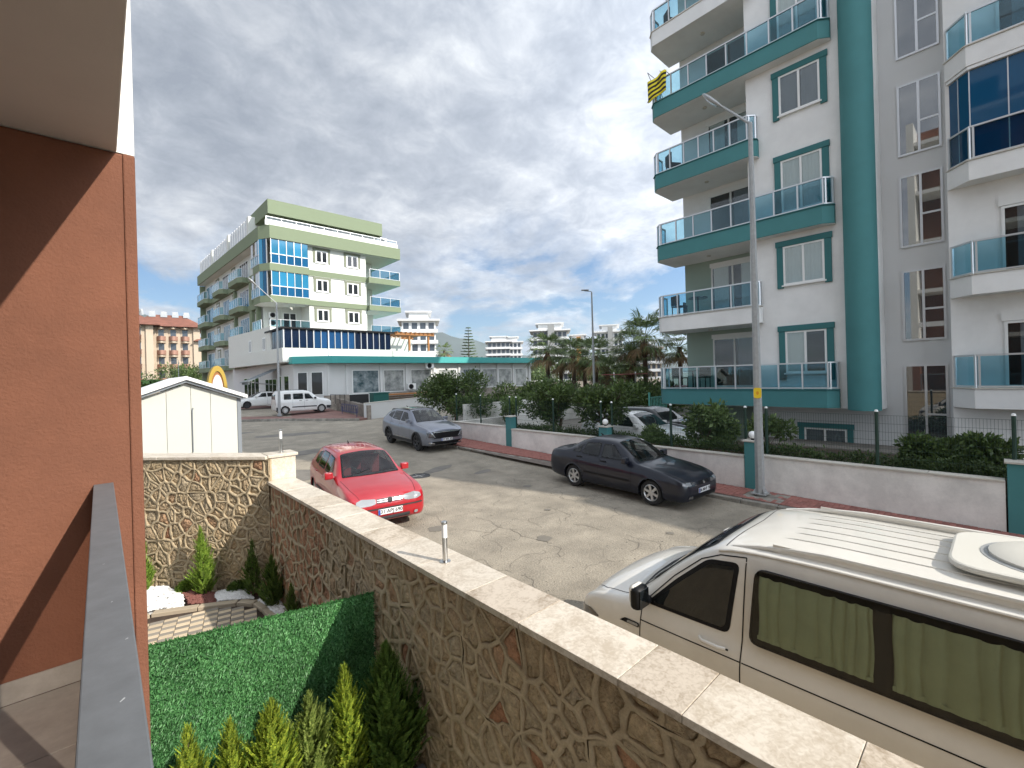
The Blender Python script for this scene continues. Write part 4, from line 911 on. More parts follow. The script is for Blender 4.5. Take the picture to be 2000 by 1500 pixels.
for i, (a, b, mt) in enumerate([(16.55, 19.1, 'poster_dark'), (19.55, 21.7, 'poster_light'), (22.4, 24.8, 'poster_light'), (25.6, 27.9, 'poster_light'), (28.7, 30.9, 'poster_dark'), (31.4, 33.5, 'poster_light'), (33.7, 35.8, 'poster_light'), (36.3, 38.2, 'poster_light')]):
    w_ = fbox(FS, a, b, 0.0, .06, 2.05, 4.15).build('window', 'pvc', ST); fbox(FS, a+.08, b-.08, .061, .07, 2.12, 4.08).build('poster', mt, w_)
    fbox(FS, (a+b)/2-.9, (a+b)/2+.8, .0, .0001, 2, 2.01)
for x in (14.5, 16.1, 19.3, 21.95, 25.1, 28.2, 31.15, 33.6, 36.0, 38.7): fbox(FS, x-.12, x+.12, 0.0, .14, 1.4, 4.7).build('pilaster', 'store_white', ST)
# silhouettes printed in the windows
def blob(F, cu, cz, pts, mat, par, w=.075): MB().add([F(cu+x, w, cz+z) for x, z in pts], [tuple(range(len(pts)))]).build('printed_figure', mat, par, recalc=False)
# chamfer face windows
fc0 = Vector((12.3, 41.3)); fc1 = Vector((14.4, 39.2)); dd = (fc1-fc0).normalized()
FC = Fr((12.3-20, 41.3-39, 0), (dd.x, dd.y, 0), (dd.y, -dd.x, 0)) 
if FC.N.y > 0: FC.N = -FC.N
for (a, b) in [(.35, 1.25), (1.55, 2.6)]: window(ST, FC, a, b, 2.05, 4.05, mull=0, glass='darkglass')
fbox(FS, 14.0, 39, .15, .3, .5, 2.0).build('plinth', 'plinth', ST)
FL0 = Fr((12.3-20, 2.3, 0), (0, 1, 0), (-1, 0, 0))
for (a, b) in [(1.2, 2.6), (3.4, 4.8)]: window(ST, FL0, a, b, 1.0, 3.8, mull=0, glass='darkglass')
acu = None
def ac_unit(loc, rz, label, parent=None):
    t = thing('air_conditioner', label, 'air conditioner', loc, rz)
    MB().box(-.42, .42, -.15, .15, 0, .58).build('casing', 'pvc', t, bevel=.01); MB().lathe([(.25, 0), (.25, -.02), (.22, -.02), (.22, 0)], 20, (-.1, -.15, .29), 'y').lathe([(0, -.005), (.21, -.005), (.21, 0)], 20, (-.1, -.151, .29), 'y').build('fan_grille', 'black', t); MB().box(-.35, -.3, -.12, .3, -.06, 0).box(.3, .35, -.12, .3, -.06, 0).build('bracket', 'galv', t); return t
ac_unit((22.2, 38.7, 2.2), 0, 'air conditioner outside the shop beside the second poster window')
ac_unit((24.3, 38.7, 4.2), 0, 'small air conditioner high on the shop wall behind the tree')

# ---------- green and white apartment building
GB = thing('apartment_building', 'white apartment block with olive green bands and blue glazed balconies', 'building', (12, 48, 0))
gx = lambda x: x-12; gy = lambda y: y-48
def GP(pts): return [(gx(x), gy(y)) for x, y in pts]
Lf = Vector((11.62, 48)); Lb = Vector((10.4, 76.4)); ld = (Lb-Lf).normalized(); ln = Vector((-ld.y, ld.x))
def LP(t, w): v = Lf+ld*t+ln*w; return (v.x, v.y)     # left face: t backwards, w outwards(-X)
if ln.x > 0: ln = -ln
LT = (Lb-Lf).length
FG_ = Fr((gx(0), 0, 0), (1, 0, 0), (0, -1, 0))        # front, u = world X
FLf = Fr((gx(Lf.x), gy(Lf.y), 0), (ld.x, ld.y, 0), (ln.x, ln.y, 0))
core = [(16.0, 48.0), (22.2, 48.0), (22.2, 60), (24.5, 76), (12.0, 76.2), LP(LT, -.9), LP(11, -.9), LP(3.8, -.9), (14.0, 50.5), (16.0, 50.5)]
MB().prism(GP(core), .6, 18.4).build('wall', 'cream', GB)
# bands
bp3 = [(11.9, 47.75), (12.5, 47.3), (16, 47.3), (26.1, 47.3), (26.1, 56), LP(LT, 0)[0:2], LP(LT, .2), LP(.7, .2)]
def band(z0, z1, pts, name='facade_band', mat='green_band'):
    if mat == 'green_band' and len(pts) > 3 and z1-z0 > .55:
        q = GP(pts); cx_ = sum(p[0] for p in q)/len(q); cy_ = sum(p[1] for p in q)/len(q)
        MB().prism([(cx_+(x-cx_)*.985, cy_+(y-cy_)*.985) for x, y in q], z0-.02, z0-.002).build('band_soffit', 'cream', GB)
    return MB().prism(GP(pts), z0, z1).build(name, mat, GB)
band(17.15, 18.42, [LP(.6, 0), (12.3, 47.35), (26.15, 47.35), (26.15, 56), (23, 76.5), LP(LT, 0)])
for zb, zt in [(14.05, 14.75), (11.0, 11.65)]:
    band(zb, zt, [LP(.5, 0), (12.25, 47.38), (15.9, 47.38), (15.9, 49), (14, 50.6), LP(3.0, -.85), LP(2.6, 0)])
    band(zb+.05, zt-.05, [(15.91, 47.9), (22.25, 47.9), (22.25, 48.1), (15.91, 48.1)])
    band(zb, zt-.1, [(22.26, 47.4), (26.1, 47.4), (26.1, 54), (22.26, 54)])
band(7.75, 8.4, [(22.26, 47.4), (26.1, 47.4), (26.1, 54), (22.26, 54)], mat='cream')
MB().prism(GP([(22.21, 51), (24.3, 51), (24.3, 60), (22.21, 60)]), 8.4, 17.1).build('wall', 'cream', GB)
for z in (14.66, 11.56, 8.4):
    railing(GB, FG_, [(22.4, .55), (26.0, .55)], z, .95, (3,), glass='blueglass')
    F_r = Fr((gx(26.0), gy(47.4), 0), (0, 1, 0), (1, 0, 0)); railing(GB, F_r, [(0, 0), (5, 0)], z, .95, (2,))
for zi, z in enumerate((14.2, 11.2, 8.1)):
    for (a, b) in [(16.75, 18.0), (20.0, 21.3)]:
        window(GB, FG_, a, b, z+1.35-.0, z+2.65, surround='green_frame', sw=.25, glass='darkglass', mull=1, fw_=.13, sill=True, leg=.0)
# corner glazing: upper two levels enclosed
cpts = [(15.85, .52), (15.2, .55), (14.5, .55), (13.8, .55), (13.1, .55), (12.4, .55)]
for z in (14.75, 11.65):
    zt = z+2.36
    for k, (a, b) in enumerate(zip(cpts, cpts[1:])):
        fbox(FG_, b[0]+.04, a[0]-.04, .48, .52, z+.95, zt).build('glazing_panel', 'bluecurt', GB); fbox(FG_, b[0]+.04, a[0]-.04, .50, .56, z+.05, z+.9).build('glazing_panel', 'bluelow', GB)
        fbox(FG_, b[0]-.025, b[0]+.025, .44, .58, z, zt).build('glazing_bar', 'alu', GB)
    fbox(FG_, 12.3, 15.9, .44, .6, z+.9, z+.98).box(12.3, 15.9, .45, .6, z, z+.05, T=FG_).build('glazing_bar', 'pvc', GB)
    FCh = Fr((gx(LP(.55, 0)[0]), gy(LP(.55, 0)[1]), 0), (12.3-LP(.55, 0)[0], 47.42-LP(.55, 0)[1], 0), (-1, -1, 0)); 
    for k in range(2): fbox(FCh, .03+k*.45, .43+k*.45, -.05, 0, z, zt).build('glazing_panel', 'blueencl' if k else 'bluecurt', GB)
    fbox(FCh, -.04, .03, -.06, .03, z, zt).box(.9, .98, -.06, .03, z, zt, T=FCh).build('glazing_bar', 'alu', GB)
    for k in range(4):
        if k == 2: fbox(FLf, .7+k*.65, 1.3+k*.65, -.4, -.35, z+.1, zt).build('open_gap', 'dark', GB)
        else: fbox(FLf, .7+k*.65, 1.3+k*.65, -.1, -.06, z, zt).build('glazing_panel', 'bluecurt' if z > 12 and k == 0 else 'alu', GB)
    railing(GB, FLf, [(.6, -.02), (3.2, -.02)], z, .95, (4,))
# open corner balcony below
band(7.75, 8.4, [LP(.2, 0), (12.1, 47.38), (15.9, 47.38), (15.9, 50.4), (14, 50.6), LP(3.2, -.85), LP(2.8, 0)], 'balcony', 'cream')
railing(GB, FG_, [(12.2, .55), (15.85, .55)], 8.4, .95, (4,)); railing(GB, FLf, [(.4, -.03), (3.2, -.03)], 8.4, .95, (4,))
FB = Fr((gx(0), gy(50.5), 0), (1, 0, 0), (0, -1, 0)); 
window(GB, FB, 14.15, 15.5, 8.45, 10.5, mull=1, glass='darkglass', fw_=.1); 
FLb = Fr((gx(LP(0, -.9)[0]), gy(LP(0, -.9)[1]), 0), (ld.x, ld.y, 0), (ln.x, ln.y, 0))
t = ac_unit((13.2, 50.2, 9.8), 0, 'upper of two air conditioners in the corner loggia of the green banded block'); ac_unit((13.2, 50.2, 9.0), 0, 'lower of two air conditioners in the corner loggia of the green banded block')
MB().prism(GP([(12.4, 50.7), (14.02, 50.7), (14.02, 50.8), (12.4, 50.8)]), 8.4, 11).build('loggia_wall', 'cream', GB)
# left face: bays of windows, green pilasters, balconies
for z in (5.4, 8.4, 11.5, 14.6):
    for (ta, tb_) in [(4.1, 5.2), (12.8, 13.9), (20.5, 21.6)]:
        window(GB, FLb, ta, tb_, z+.6, z+2.1, surround='green_frame', sw=.22, glass='darkglass', mull=1, fw_=.12)
    # loggias with balcony slabs
    for (ta, tb_) in [(6.8, 11.6), (14.8, 19.2), (23.0, 28.2)]:
        bm_ = 'green_band' if z > 5 else 'cream'
        bo = MB().prism([tuple(Vector((gx(LP(t_, w_)[0]), gy(LP(t_, w_)[1])))) for t_, w_ in ((ta, -.85), (ta, -.1), (ta+.6, .25), (tb_-.6, .25), (tb_, -.1), (tb_, -.85))], z-.55, z).build('balcony', bm_, GB)
        railing(bo, FLf, [(ta, -.1), (ta+.6, .2), (tb_-.6, .2), (tb_, -.1)], z, .95, (1, 4, 1), glass='blueglass')
        window(GB, FLb, ta+.6, tb_-.8, z+.02, z+2.1, glass='darkglass' if (ta < 20) else 'bluecurt', mull=3, fw_=.1)
    if z > 11.4:
        for (ta, tb_) in [(3.6, 28.2)]: fbox(FLb, ta, tb_, 0, .35 if z < 14 else .3, z-.6, z-.02).build('facade_band', 'green_band', GB)
fbox(FLb, 3.45, 3.95, 0.0, .35, 5.0, 14.0).build('pilaster', 'green_band', GB); fbox(FLb, 5.5, 6.3, 0, .32, 4.8, 13.9).build('pilaster', 'green_band', GB); fbox(FLb, 12.0, 12.5, 0, .32, 5.0, 13.9).build('pilaster', 'green_band', GB)
fbox(FLb, 28.3, LT+.3, 0, .6, .6, 17.1).build('end_bay', 'green_band', GB)
# roof storey
MB().prism(GP([(13.6, 49.6), (23.3, 49.6), (23.3, 70), (13.0, 70)]), 18.43, 19.7).build('roof_storey', 'cream', GB)
MB().prism(GP([(12.36, 48.0), (24.3, 48.0), (24.3, 60), (12.1, 60)]), 19.72, 21.12).build('roof_fascia', 'green_band', GB)
MB().prism(GP([(12.0, 47.6), (26.0, 47.6), (26.0, 47.75), (12.0, 47.75)]), 18.43, 18.95).build('parapet', 'cream', GB)
railing(GB, FG_, [(12.1, .3), (25.9, .3)], 18.95, .35, (10,), glass='winglass')
FB2 = Fr((gx(0), gy(49.6), 0), (1, 0, 0), (0, -1, 0))
for (a, b) in [(17.2, 18.6), (19.5, 20.8)]: window(GB, FB2, a, b, 18.5, 19.55, mull=1, glass='darkglass', fw_=.1)
MB().prism(GP([(19.0, 48.6), (19.35, 48.6), (19.35, 49.5), (19.0, 49.5)]), 18.44, 19.7).build('column', 'cream', GB)
ac_unit((24.5, 48.3, 19.0), 0, 'air conditioner on the roof terrace of the green banded block')
# roof pergola with white frames along the left face
for k in range(3):
    t0 = 5+k*8.0; bx = fbox(FLf, t0, t0+6.5, -2.2, -.25, 18.44, 20.3).build('terrace_glazing', 'alu', GB)
    for q in range(8): fbox(FLf, t0+q*.92, t0+q*.92+.08, -.25, -.18, 18.44, 20.3).build('glazing_bar', 'pvc', bx)
    fbox(FLf, t0-.6, t0-.05, -2.2, -.2, 18.44, 20.5).build('terrace_pillar', 'cream', GB)
for k in range(2): MB().box(1, 5, 6+k*5, 8+k*5, 21.13, 21.9).build('roof_tank', 'pvc', GB) if False else None
# annex with dark glazed upper floor
AN = thing('apartment_annex', 'white two storey annex with dark glazed upper floor above the shop', 'building', (12, 41, 0))
ax = lambda x: x-12; ay = lambda y: y-41
anl0 = Vector((11.45, 41.0)); 
MB().prism([(ax(11.4), ay(41)), (ax(21.5), ay(41)), (ax(21.5), ay(47.2)), (ax(15.9), ay(47.2)), (ax(11.7), ay(50.8)), (ax(10.9), ay(57)), (ax(10.4), ay(57))], 4.93, 6.15).build('parapet_wall', 'cream', AN)
MB().prism([(ax(11.42), ay(44.6)), (ax(11.9), ay(44.6)), (ax(11.6), ay(57)), (ax(10.42), ay(57))], 6.16, 8.3).build('side_wall', 'cream', AN)
MB().prism([(ax(12.3), ay(45.0)), (ax(16), ay(45.0)), (ax(16), ay(60)), (ax(11.4), ay(60))], .6, 4.92).build('ground_floor_wall', 'store_white', AN)
FA = Fr((ax(0), 0, 0), (1, 0, 0), (0, -1, 0))
MB().prism([(ax(11.3), ay(40.85)), (ax(21.7), ay(40.85)), (ax(21.7), ay(47.2)), (ax(11.3), ay(47.2))], 7.78, 7.92).build('roof_slab', 'black', AN)
gl_ = fbox(FA, 11.5, 21.4, -.3, -.25, 6.16, 7.77).build('glazing_back', 'dark', AN)
for k in range(16):
    a = 11.55+k*.615; fbox(FA, a+.03, a+.585, -.12, -.08, 6.2, 7.74).build('glazing_panel', 'navyglass' if k not in (4, 5, 6, 7, 8, 9) else 'navycurt', AN)
    fbox(FA, a-.035 if k % 4 else a-.07, a+.025, -.14, .0, 6.16, 7.77).build('glazing_bar', 'alu', AN)
FAl = Fr((ax(11.42), 0, 0), (0, 1, 0), (-1, 0, 0))
for k in range(4): fbox(FAl, .1+k*.85, .85+k*.85, -.12, -.08, 6.18, 7.76).build('glazing_panel', 'navyglass', AN)
FAs = Fr((ax(11.40), ay(44.6), 0), (-1.0, 12.4, 0), (-1, -.08, 0))
for (a, b) in [(1.2, 1.9), (5.0, 5.7)]: window(AN, FAs, a, b, 6.2, 7.4, mull=1, glass='darkglass', fw_=.1)
fbox(FA, 15.2, 15.28, .02, .1, 4.9, 7.8).build('downpipe', 'pvc', AN)
FGf = Fr((ax(0), ay(45.0), 0), (1, 0, 0), (0, -1, 0)); FGl = Fr((ax(12.3), ay(45), 0), (-.9, 15, 0), (-1, 0, 0))
window(AN, FGl, 1.0, 4.2, 1.1, 3.6, mull=2, glass='darkglass', fw_=.08); window(AN, FGl, 6.0, 11, 1.1, 3.8, mull=3, glass='darkglass', fw_=.08)
pgl = thing('pergola', 'orange brown timber pergola on the roof terrace right of the dark glazing', 'pergola', (22, 41, 6.1))
for (x, y) in [(1.35, -.1), (1.35, 4), (3.6, -.1), (3.6, 4)]: MB().box(x-.09, x+.09, y-.09, y+.09, 0, 1.55).build('post', 'wood', pgl)
[MB().box(-.3, 4.2, y, y+.2, 1.56, 1.76).build('beam', 'wood', pgl) for y in (-.3, 4)]
for k in range(9): MB().box(-.2+k*.52, -.1+k*.52, -.5, 4.4, 1.77, 1.87).build('rafter', 'wood', pgl)
tc_ = thing('terrace_wall', 'cream terrace walls behind the timber pergola', 'wall', (23, 42.5, 5.3)); MB().box(-1.4, .3, 0, .2, 0, 2.25).box(.8, 2.1, .9, 1.1, 0, 2.2).build('wall_panel', 'cream', tc_); MB().box(-1.4, 3.5, -1.5, -1.3, 0, .75).build('parapet', 'cream', tc_)
# entrance awning and dark entrance
aw = thing('awning', 'grey cloth awning over the dark shop entrance', 'awning', (9.6, 44.5, 3.2))
MB().prism([(0, 0), (2.6, 0.3), (2.4, 2.6), (-.2, 2.6)], lambda x, y: .15+.45*x, lambda x, y: .19+.45*x).build('cloth', 'awning', aw); MB().box(-.02, .02, 0, 2.6, -.1, .15).build('valance', 'awning', aw)
for y in (0.3, 2.4): MB().tube([(.05, y, .15), (2.4, y, -.2)], .025, 6).build('arm', 'galv', aw)
# yellow inflatable-like arch sign
ys_ = thing('arch_sign', 'yellow arch shaped sign with a white oval panel behind the shed', 'sign', (7.2, 44, 2.0))
ap = [(.72*math.cos(a), 2.75*math.sin(a)**.8 if math.sin(a) > 0 else 0) for a in [math.pi*i/20 for i in range(21)]]
ain = [(.50*math.cos(a), 2.30*math.sin(a)**.8 if math.sin(a) > 0 else 0) for a in [math.pi*i/20 for i in range(21)]]
vs = [(x, yy, z) for yy in (-.0, .9) for (x, z) in ap]+[(x, yy, z) for yy in (0, .9) for (x, z) in ain]
fs = []
for i in range(20): fs += [(i, i+1, 21+i+1, 21+i), (42+i, 63+i, 63+i+1, 42+i+1), (i, 42+i, 42+i+1, i+1), (21+i, 21+i+1, 63+i+1, 63+i)]
MB().add(vs, fs).build('arch', 'ochre', ys_, smooth=True)
MB().add([(x*.98, .1, z*.98) for x, z in ain], [tuple(range(21))]).build('panel', 'wood', ys_, recalc=False)
MB().add([(x*.82, .08, .12+z*.82) for x, z in ain], [tuple(range(21))]).build('panel_front', 'facade_grey', ys_, recalc=False)
MB().add([(x*.6, .06, .0+z*.45) for x, z in ain], [tuple(range(21))]).build('doorway', 'black', ys_, recalc=False)
# shed
SH = thing('shed', 'cream prefabricated garden shed with gabled white roof behind the stone wall', 'shed', (1.6, 14, 0))
EZ = 2.90; RZ_ = 3.34; HW = 1.12
prof = [(-HW, .2), (HW, .2), (HW, EZ), (0, RZ_-.05), (-HW, EZ)]
cuts = [-HW, -.98, -.40, .10, .52, HW-.002]
for a, b in zip(cuts, cuts[1:]):
    def zt(x): return EZ+(RZ_-.05-EZ)*(1-abs(x)/HW)
    pts = [(a+.004, .2), (b-.004, .2), (b-.004, zt(b)-.06)]+([(0, zt(0)-.06)] if a < 0 < b else [])+[(a+.004, zt(a)-.06)]
    n = len(pts); vs = [(x, 0, z) for x, z in pts]+[(x, .05, z) for x, z in pts]
    MB().add(vs, [tuple(range(n)), tuple(range(n, 2*n))]+[(i, (i+1) % n, n+(i+1) % n, n+i) for i in range(n)]).build('wall_panel', 'shed', SH, bevel=.002)
MB().box(-HW, HW, .052, 3.6, .2, EZ-.02).build('body', 'shed', SH)
MB().box(HW+.002, HW+.09, -.01, .1, .2, EZ).build('corner_trim', 'shed_trim', SH)
for s_ in (-1, 1):
    x0, x1 = (0, (HW+.22)*s_)
    zl = RZ_; ze = RZ_-(RZ_-EZ)*(HW+.22)/HW
    MB().add([(x0, -.18, zl), (x1, -.18, ze), (x1, 3.8, ze), (x0, 3.8, zl), (x0, -.18, zl+.09), (x1, -.18, ze+.09), (x1, 3.8, ze+.09), (x0, 3.8, zl+.09)], [(0, 1, 2, 3), (4, 5, 6, 7), (0, 1, 5, 4), (1, 2, 6, 5), (2, 3, 7, 6), (3, 0, 4, 7)]).build('roof_panel', 'white_metal', SH)
    MB().add([(x0, -.12, zl-.002), (x1*.93, -.12, ze+.04), (x1*.93, -.0, ze+.04), (x0, -.0, zl-.002), (x0, -.12, zl-.07), (x1*.93, -.12, ze-.03), (x1*.93, 0, ze-.03), (x0, 0, zl-.07)], [(0, 1, 2, 3), (4, 5, 6, 7), (0, 1, 5, 4), (1, 2, 6, 5), (2, 3, 7, 6), (3, 0, 4, 7)]).build('gable_trim', 'shed_trim', SH)
MB().tube([(.12, -.03, 1.5), (.12, -.03, 2.55), (.14, -.03, 2.62)], .014, 6).build('door_bar', 'shed_trim', SH)
# ---------- far buildings
def tower(name, label, loc, rz, w, d, floors, fh, wall='far_white', band_='far_white', roof='far_white', bays=6, balc=True, accent=None, cap=True):
    t = thing(name, label, 'building', loc, rz); H = floors*fh
    MB().box(-w/2, w/2, 0, d, 0, H).build('wall', wall, t)
    for f in range(floors):
        z = f*fh
        if balc: MB().box(-w/2-.6, w/2+.6, -1.1, -.02, z-.25, z+.75).box(-w/2-1.1, -w/2-.02, -.5, d*.8, z-.25, z+.75).build('balcony', band_, t)
        for b in range(bays):
            x0 = -w/2+w*(b+.18)/bays; x1 = -w/2+w*(b+.82)/bays
            MB().box(x0, x1, -.12, -.01, z+.8, z+fh-.5).build('window', 'far_glass', t)
        for b in range(max(2, int(d/5))):
            y0 = d*(b+.2)/max(2, int(d/5)); MB().box(-w/2-.1, -w/2-.01, y0, y0+2.2, z+.8, z+fh-.5).build('window', 'far_glass', t)
    if accent: MB().box(-w*.06, w*.13, -1.6, -.9, 0, H+2).build('stair_tower', accent, t)
    if cap: MB().box(-w/2-1.2, w/2+1.2, -1.4, d+1, H, H+.5).box(-w/2+2, w/2-2, 1, d-1, H+.5, H+2.6).box(-w/2+1, w/2-1, .2, d, H+2.6, H+3.0).build('roof', roof, t)
    return t
yaw = lambda x, y: math.atan2(-x, y)
tower('apartment_tower', 'white curved balcony tower behind the timber pergola', (68, 113.5, .9), yaw(68, 113), 9.5, 12, 6, 3.15, bays=4)
tower('apartment_tower', 'dark and white gridded block just right of the araucaria', (144.0, 166.4, .9), yaw(144, 166), 11, 14, 6, 3.2, bays=5, wall='far_grey')
tower('apartment_tower', 'pale grey stepped block to the right of the gridded block', (151.9, 166.0, .9), yaw(152, 166), 10, 14, 6, 3.2, bays=5)
tower('apartment_tower', 'dark roofed block with a grey stair tower left of the far lamp post', (118.2, 108.7, .9), yaw(118, 108), 12.2, 14, 6, 3.0, wall='far_grey', bays=7, accent='far_grey')
tower('apartment_tower', 'white barrel roofed block with an orange stripe behind the far lamp post', (133.5, 108.6, .9), yaw(133, 108), 8.5, 14, 5, 2.9, bays=5, accent='far_orange')
tower('apartment_tower', 'white block with grey stair tower right of the orange striped block', (140.5, 99.2, .9), yaw(140, 99), 9.5, 14, 6, 2.95, bays=6, accent='far_grey')
tower('apartment_tower', 'plain cream block glimpsed between the palm crowns', (152, 90, .9), yaw(152, 90), 9, 14, 4, 2.9, bays=5, wall='cream_far')
# salmon houses far left
def salmon(label, loc, rz, w, floors):
    t = thing('apartment_building', label, 'building', loc, rz); fh = 3.0; H = floors*fh
    MB().box(-w/2, w/2, 0, 12, 0, H).build('wall', 'cream_far', t)
    MB().box(-w/2-.02, -w/2+1.6, -.5, -.01, 0, H).box(w/2-1.2, w/2+.02, -.5, -.01, 0, H).build('corner_strip', 'cream_far', t)
    for f in range(floors):
        z = f*fh
        for b in range(4):
            x0 = -w/2+1.8+(w-3.2)*b/4; x1 = x0+(w-3.2)/4-.5
            if True:
                n = 8; poly = [(lerp(x0, x1, k/n), -1.3*math.sin(math.pi*k/n)-.02) for k in range(n+1)]+[(x1, -.01), (x0, -.01)]
                MB().prism(poly, z+.0, z+.95).build('balcony', 'brick_pink', t); MB().prism([(x, y*1.12) for x, y in poly], z+2.5, z+2.85).build('balcony_canopy', 'cream_far', t)
            MB().box(x0+.3, x1-.3, -.1, -.015, z+1.0, z+2.4).build('window', 'far_glass', t)
            MB().box(x0+.1, x0+.3, -.12, -.01, z+.9, z+2.5).build('window_surround', 'cream_far', t)
    rf = MB().add([(-w/2-1.2, -1.8, H), (w/2+1.2, -1.8, H), (w/2+1.2, 13, H), (-w/2-1.2, 13, H), (-w/2+3, 5, H+3.2), (w/2-3, 5, H+3.2)], [(0, 1, 5, 4), (1, 2, 5), (2, 3, 4, 5), (3, 0, 4), (0, 1, 2, 3)]).build('roof', 'rooftile', t)
    for k in range(4):
        x = -w/2+2.5+k*(w-5)/3.2; MB().add([(x, 3.2, H+2.5), (x+1.2, 3.2, H+2.5), (x+1.2, 4.4, H+3.5), (x, 4.4, H+3.5)], [(0, 1, 2, 3)]).box(x+.1, x+1.1, 4.3, 4.8, H+3.4, H+3.9).build('solar_heater', 'galv', rf)
    return t
salmon('salmon apartment house with curved cream balcony canopies behind the banana plants', (11.0, 122, .9), yaw(13, 122), 11.5, 5)
salmon('salmon apartment house partly hidden by the green banded block', (20.5, 121, .9), yaw(20.5, 121), 7.5, 4)
salmon('salmon apartment house cut off by the terracotta wall edge', (5.4, 120, .9), yaw(4.5, 120), 6.0, 5)
# ================================================================ VEHICLES
def pchip(xs, ys, x):
    n = len(xs)
    if x <= xs[0]: return ys[0]
    if x >= xs[-1]: return ys[-1]
    i = 0
    while xs[i+1] < x: i += 1
    def d(k): return (ys[k+1]-ys[k])/(xs[k+1]-xs[k])
    def m(k):
        if k == 0: return d(0)
        if k == n-1: return d(n-2)
        a, b = d(k-1), d(k)
        if a*b <= 0: return 0
        w1 = 2*(xs[k+1]-xs[k])+(xs[k]-xs[k-1]); w2 = (xs[k+1]-xs[k])+2*(xs[k]-xs[k-1])
        return (w1+w2)/(w1/a+w2/b)
    h = xs[i+1]-xs[i]; t = (x-xs[i])/h
    return (2*t**3-3*t*t+1)*ys[i]+(t**3-2*t*t+t)*h*m(i)+(-2*t**3+3*t*t)*ys[i+1]+(t**3-t*t)*h*m(i+1)
def inpoly(pt, poly): return inside(pt, poly)
class Body:
    """x runs from the nose (0) to the tail (L). st rows: x, zb, wl, zs, zbelt, wbelt, ztop, wtop, crown"""
    def __init__(s, st): s.st = st; s.xs = [r[0] for r in st]; s.L = st[-1][0]; s.cache = {}
    def sec(s, x):
        k = round(x, 4)
        if k in s.cache: return s.cache[k]
        zb, wl, zs, zt, wb, zr, wr, cr_ = [pchip(s.xs, [r[i] for r in s.st], x) for i in range(1, 9)]
        P_ = [(0, zb), (wl*.86, zb), (wl*.97, zb+.07), (wl, lerp(zb, zs, .55)), (wl*.995, zs), (wb, zt), (lerp(wb, wr, .5)+.012, lerp(zt, zr, .5)), (wr, zr-.035*min(1, (zr-zt)*6+.25)), (wr*.86, zr), (wr*.5, zr+cr_*.75), (0, zr+cr_)]
        s.cache[k] = P_; return P_
    def ring(s, x, sub=3):
        P_ = s.sec(x); o = []; T_ = list(range(len(P_)))
        n = (len(P_)-1)*sub
        for k in range(n+1): t = k/sub; o.append((pchip(T_, [p[0] for p in P_], t), pchip(T_, [p[1] for p in P_], t)))
        return o
    def side(s, x, z):
        r = s.ring(x); 
        for a, b in zip(r[5:], r[6:]):
            if a[1] <= z <= b[1] and b[1] > a[1]: return lerp(a[0], b[0], (z-a[1])/(b[1]-a[1]))
        return r[8][0] if z < r[8][1] else r[-8][0]
    def top(s, x, y):
        r = s.ring(x); y = abs(y)
        for a, b in zip(r[::-1], r[::-1][1:]):
            if a[0] <= y <= b[0] and b[0] > a[0]: return lerp(a[1], b[1], (y-a[0])/(b[0]-a[0]))
        return r[15][1]
    def inside(s, x, y, z):
        r = s.ring(x); y = abs(y)
        if z < r[0][1] or z > r[-1][1]: return False
        for a, b in zip(r[3:], r[4:]):
            if a[1] <= z <= b[1] and b[1] > a[1]: return y < lerp(a[0], b[0], (z-a[1])/(b[1]-a[1]))
        return y < r[3][0]
    def front(s, y, z, end=0):
        a, b = (s.st[0][0], s.L*.3) if end == 0 else (s.L, s.L*.7)
        if s.inside(a, y, z): return a
        for k in range(22):
            m_ = (a+b)/2
            if s.inside(m_, y, z): b = m_
            else: a = m_
        return b
    def shell(s, wheels, arch, dx=.045, cut=(), cuttop=()):
        x0 = s.st[0][0]; n = int((s.L-x0)/dx); X = [x0+(s.L-x0)*k/n for k in range(n+1)]; X = sorted(set(X+[x0+.012, x0+.03, s.L-.012, s.L-.03]))
        rg = [s.ring(x) for x in X]; m_ = len(rg[0]); mb = MB(); vid = {}
        for sgn in (1, -1):
            for i, x in enumerate(X):
                for j, (y, z) in enumerate(rg[i]):
                    px_, pz = x, z
                    for wx in wheels:
                        d = math.dist((x, z), (wx, arch[1])); 
                        if abs(d-arch[0]) < .04 and y > rg[i][6][0]*.5 and 3 <= j <= 16: k = arch[0]/d; px_ = wx+(x-wx)*k; pz = arch[1]+(z-arch[1])*k
                    vid[(sgn, i, j)] = len(mb.v); mb.v.append((px_, y*sgn, pz))
        for sgn in (1, -1):
            for i in range(len(X)-1):
                for j in range(m_-1):
                    cx = (X[i]+X[i+1])/2; cz = (rg[i][j][1]+rg[i+1][j+1][1])/2
                    if j >= 2 and any(math.dist((cx, cz), (wx, arch[1])) < arch[0]-.012 for wx in wheels): continue
                    if cut and 14 <= j <= 22 and any(inpoly((cx, cz), w) for w in cut): continue
                    if cuttop and j >= 15 and any(inpoly((cx, sgn*(rg[i][j][0]+rg[i+1][j+1][0])/2), w) for w in cuttop): continue
                    mb.f.append((vid[(sgn, i, j)], vid[(sgn, i+1, j)], vid[(sgn, i+1, j+1)], vid[(sgn, i, j+1)])); mb.m.append(0)
        for i in (0, len(X)-1):
            loop = [vid[(1, i, j)] for j in range(m_)]+[vid[(-1, i, j)] for j in range(m_-1, -1, -1)]
            mb.f.append(tuple(loop)); mb.m.append(0)
        return mb
def weld(o, d=.0008):
    bm = bmesh.new(); bm.from_mesh(o.data); bmesh.ops.remove_doubles(bm, verts=bm.verts, dist=d); bmesh.ops.recalc_face_normals(bm, faces=bm.faces); bm.to_mesh(o.data); bm.free(); o.data.polygons.foreach_set('use_smooth', [True]*len(o.data.polygons)); o.data.set_sharp_from_angle(angle=rad(50))
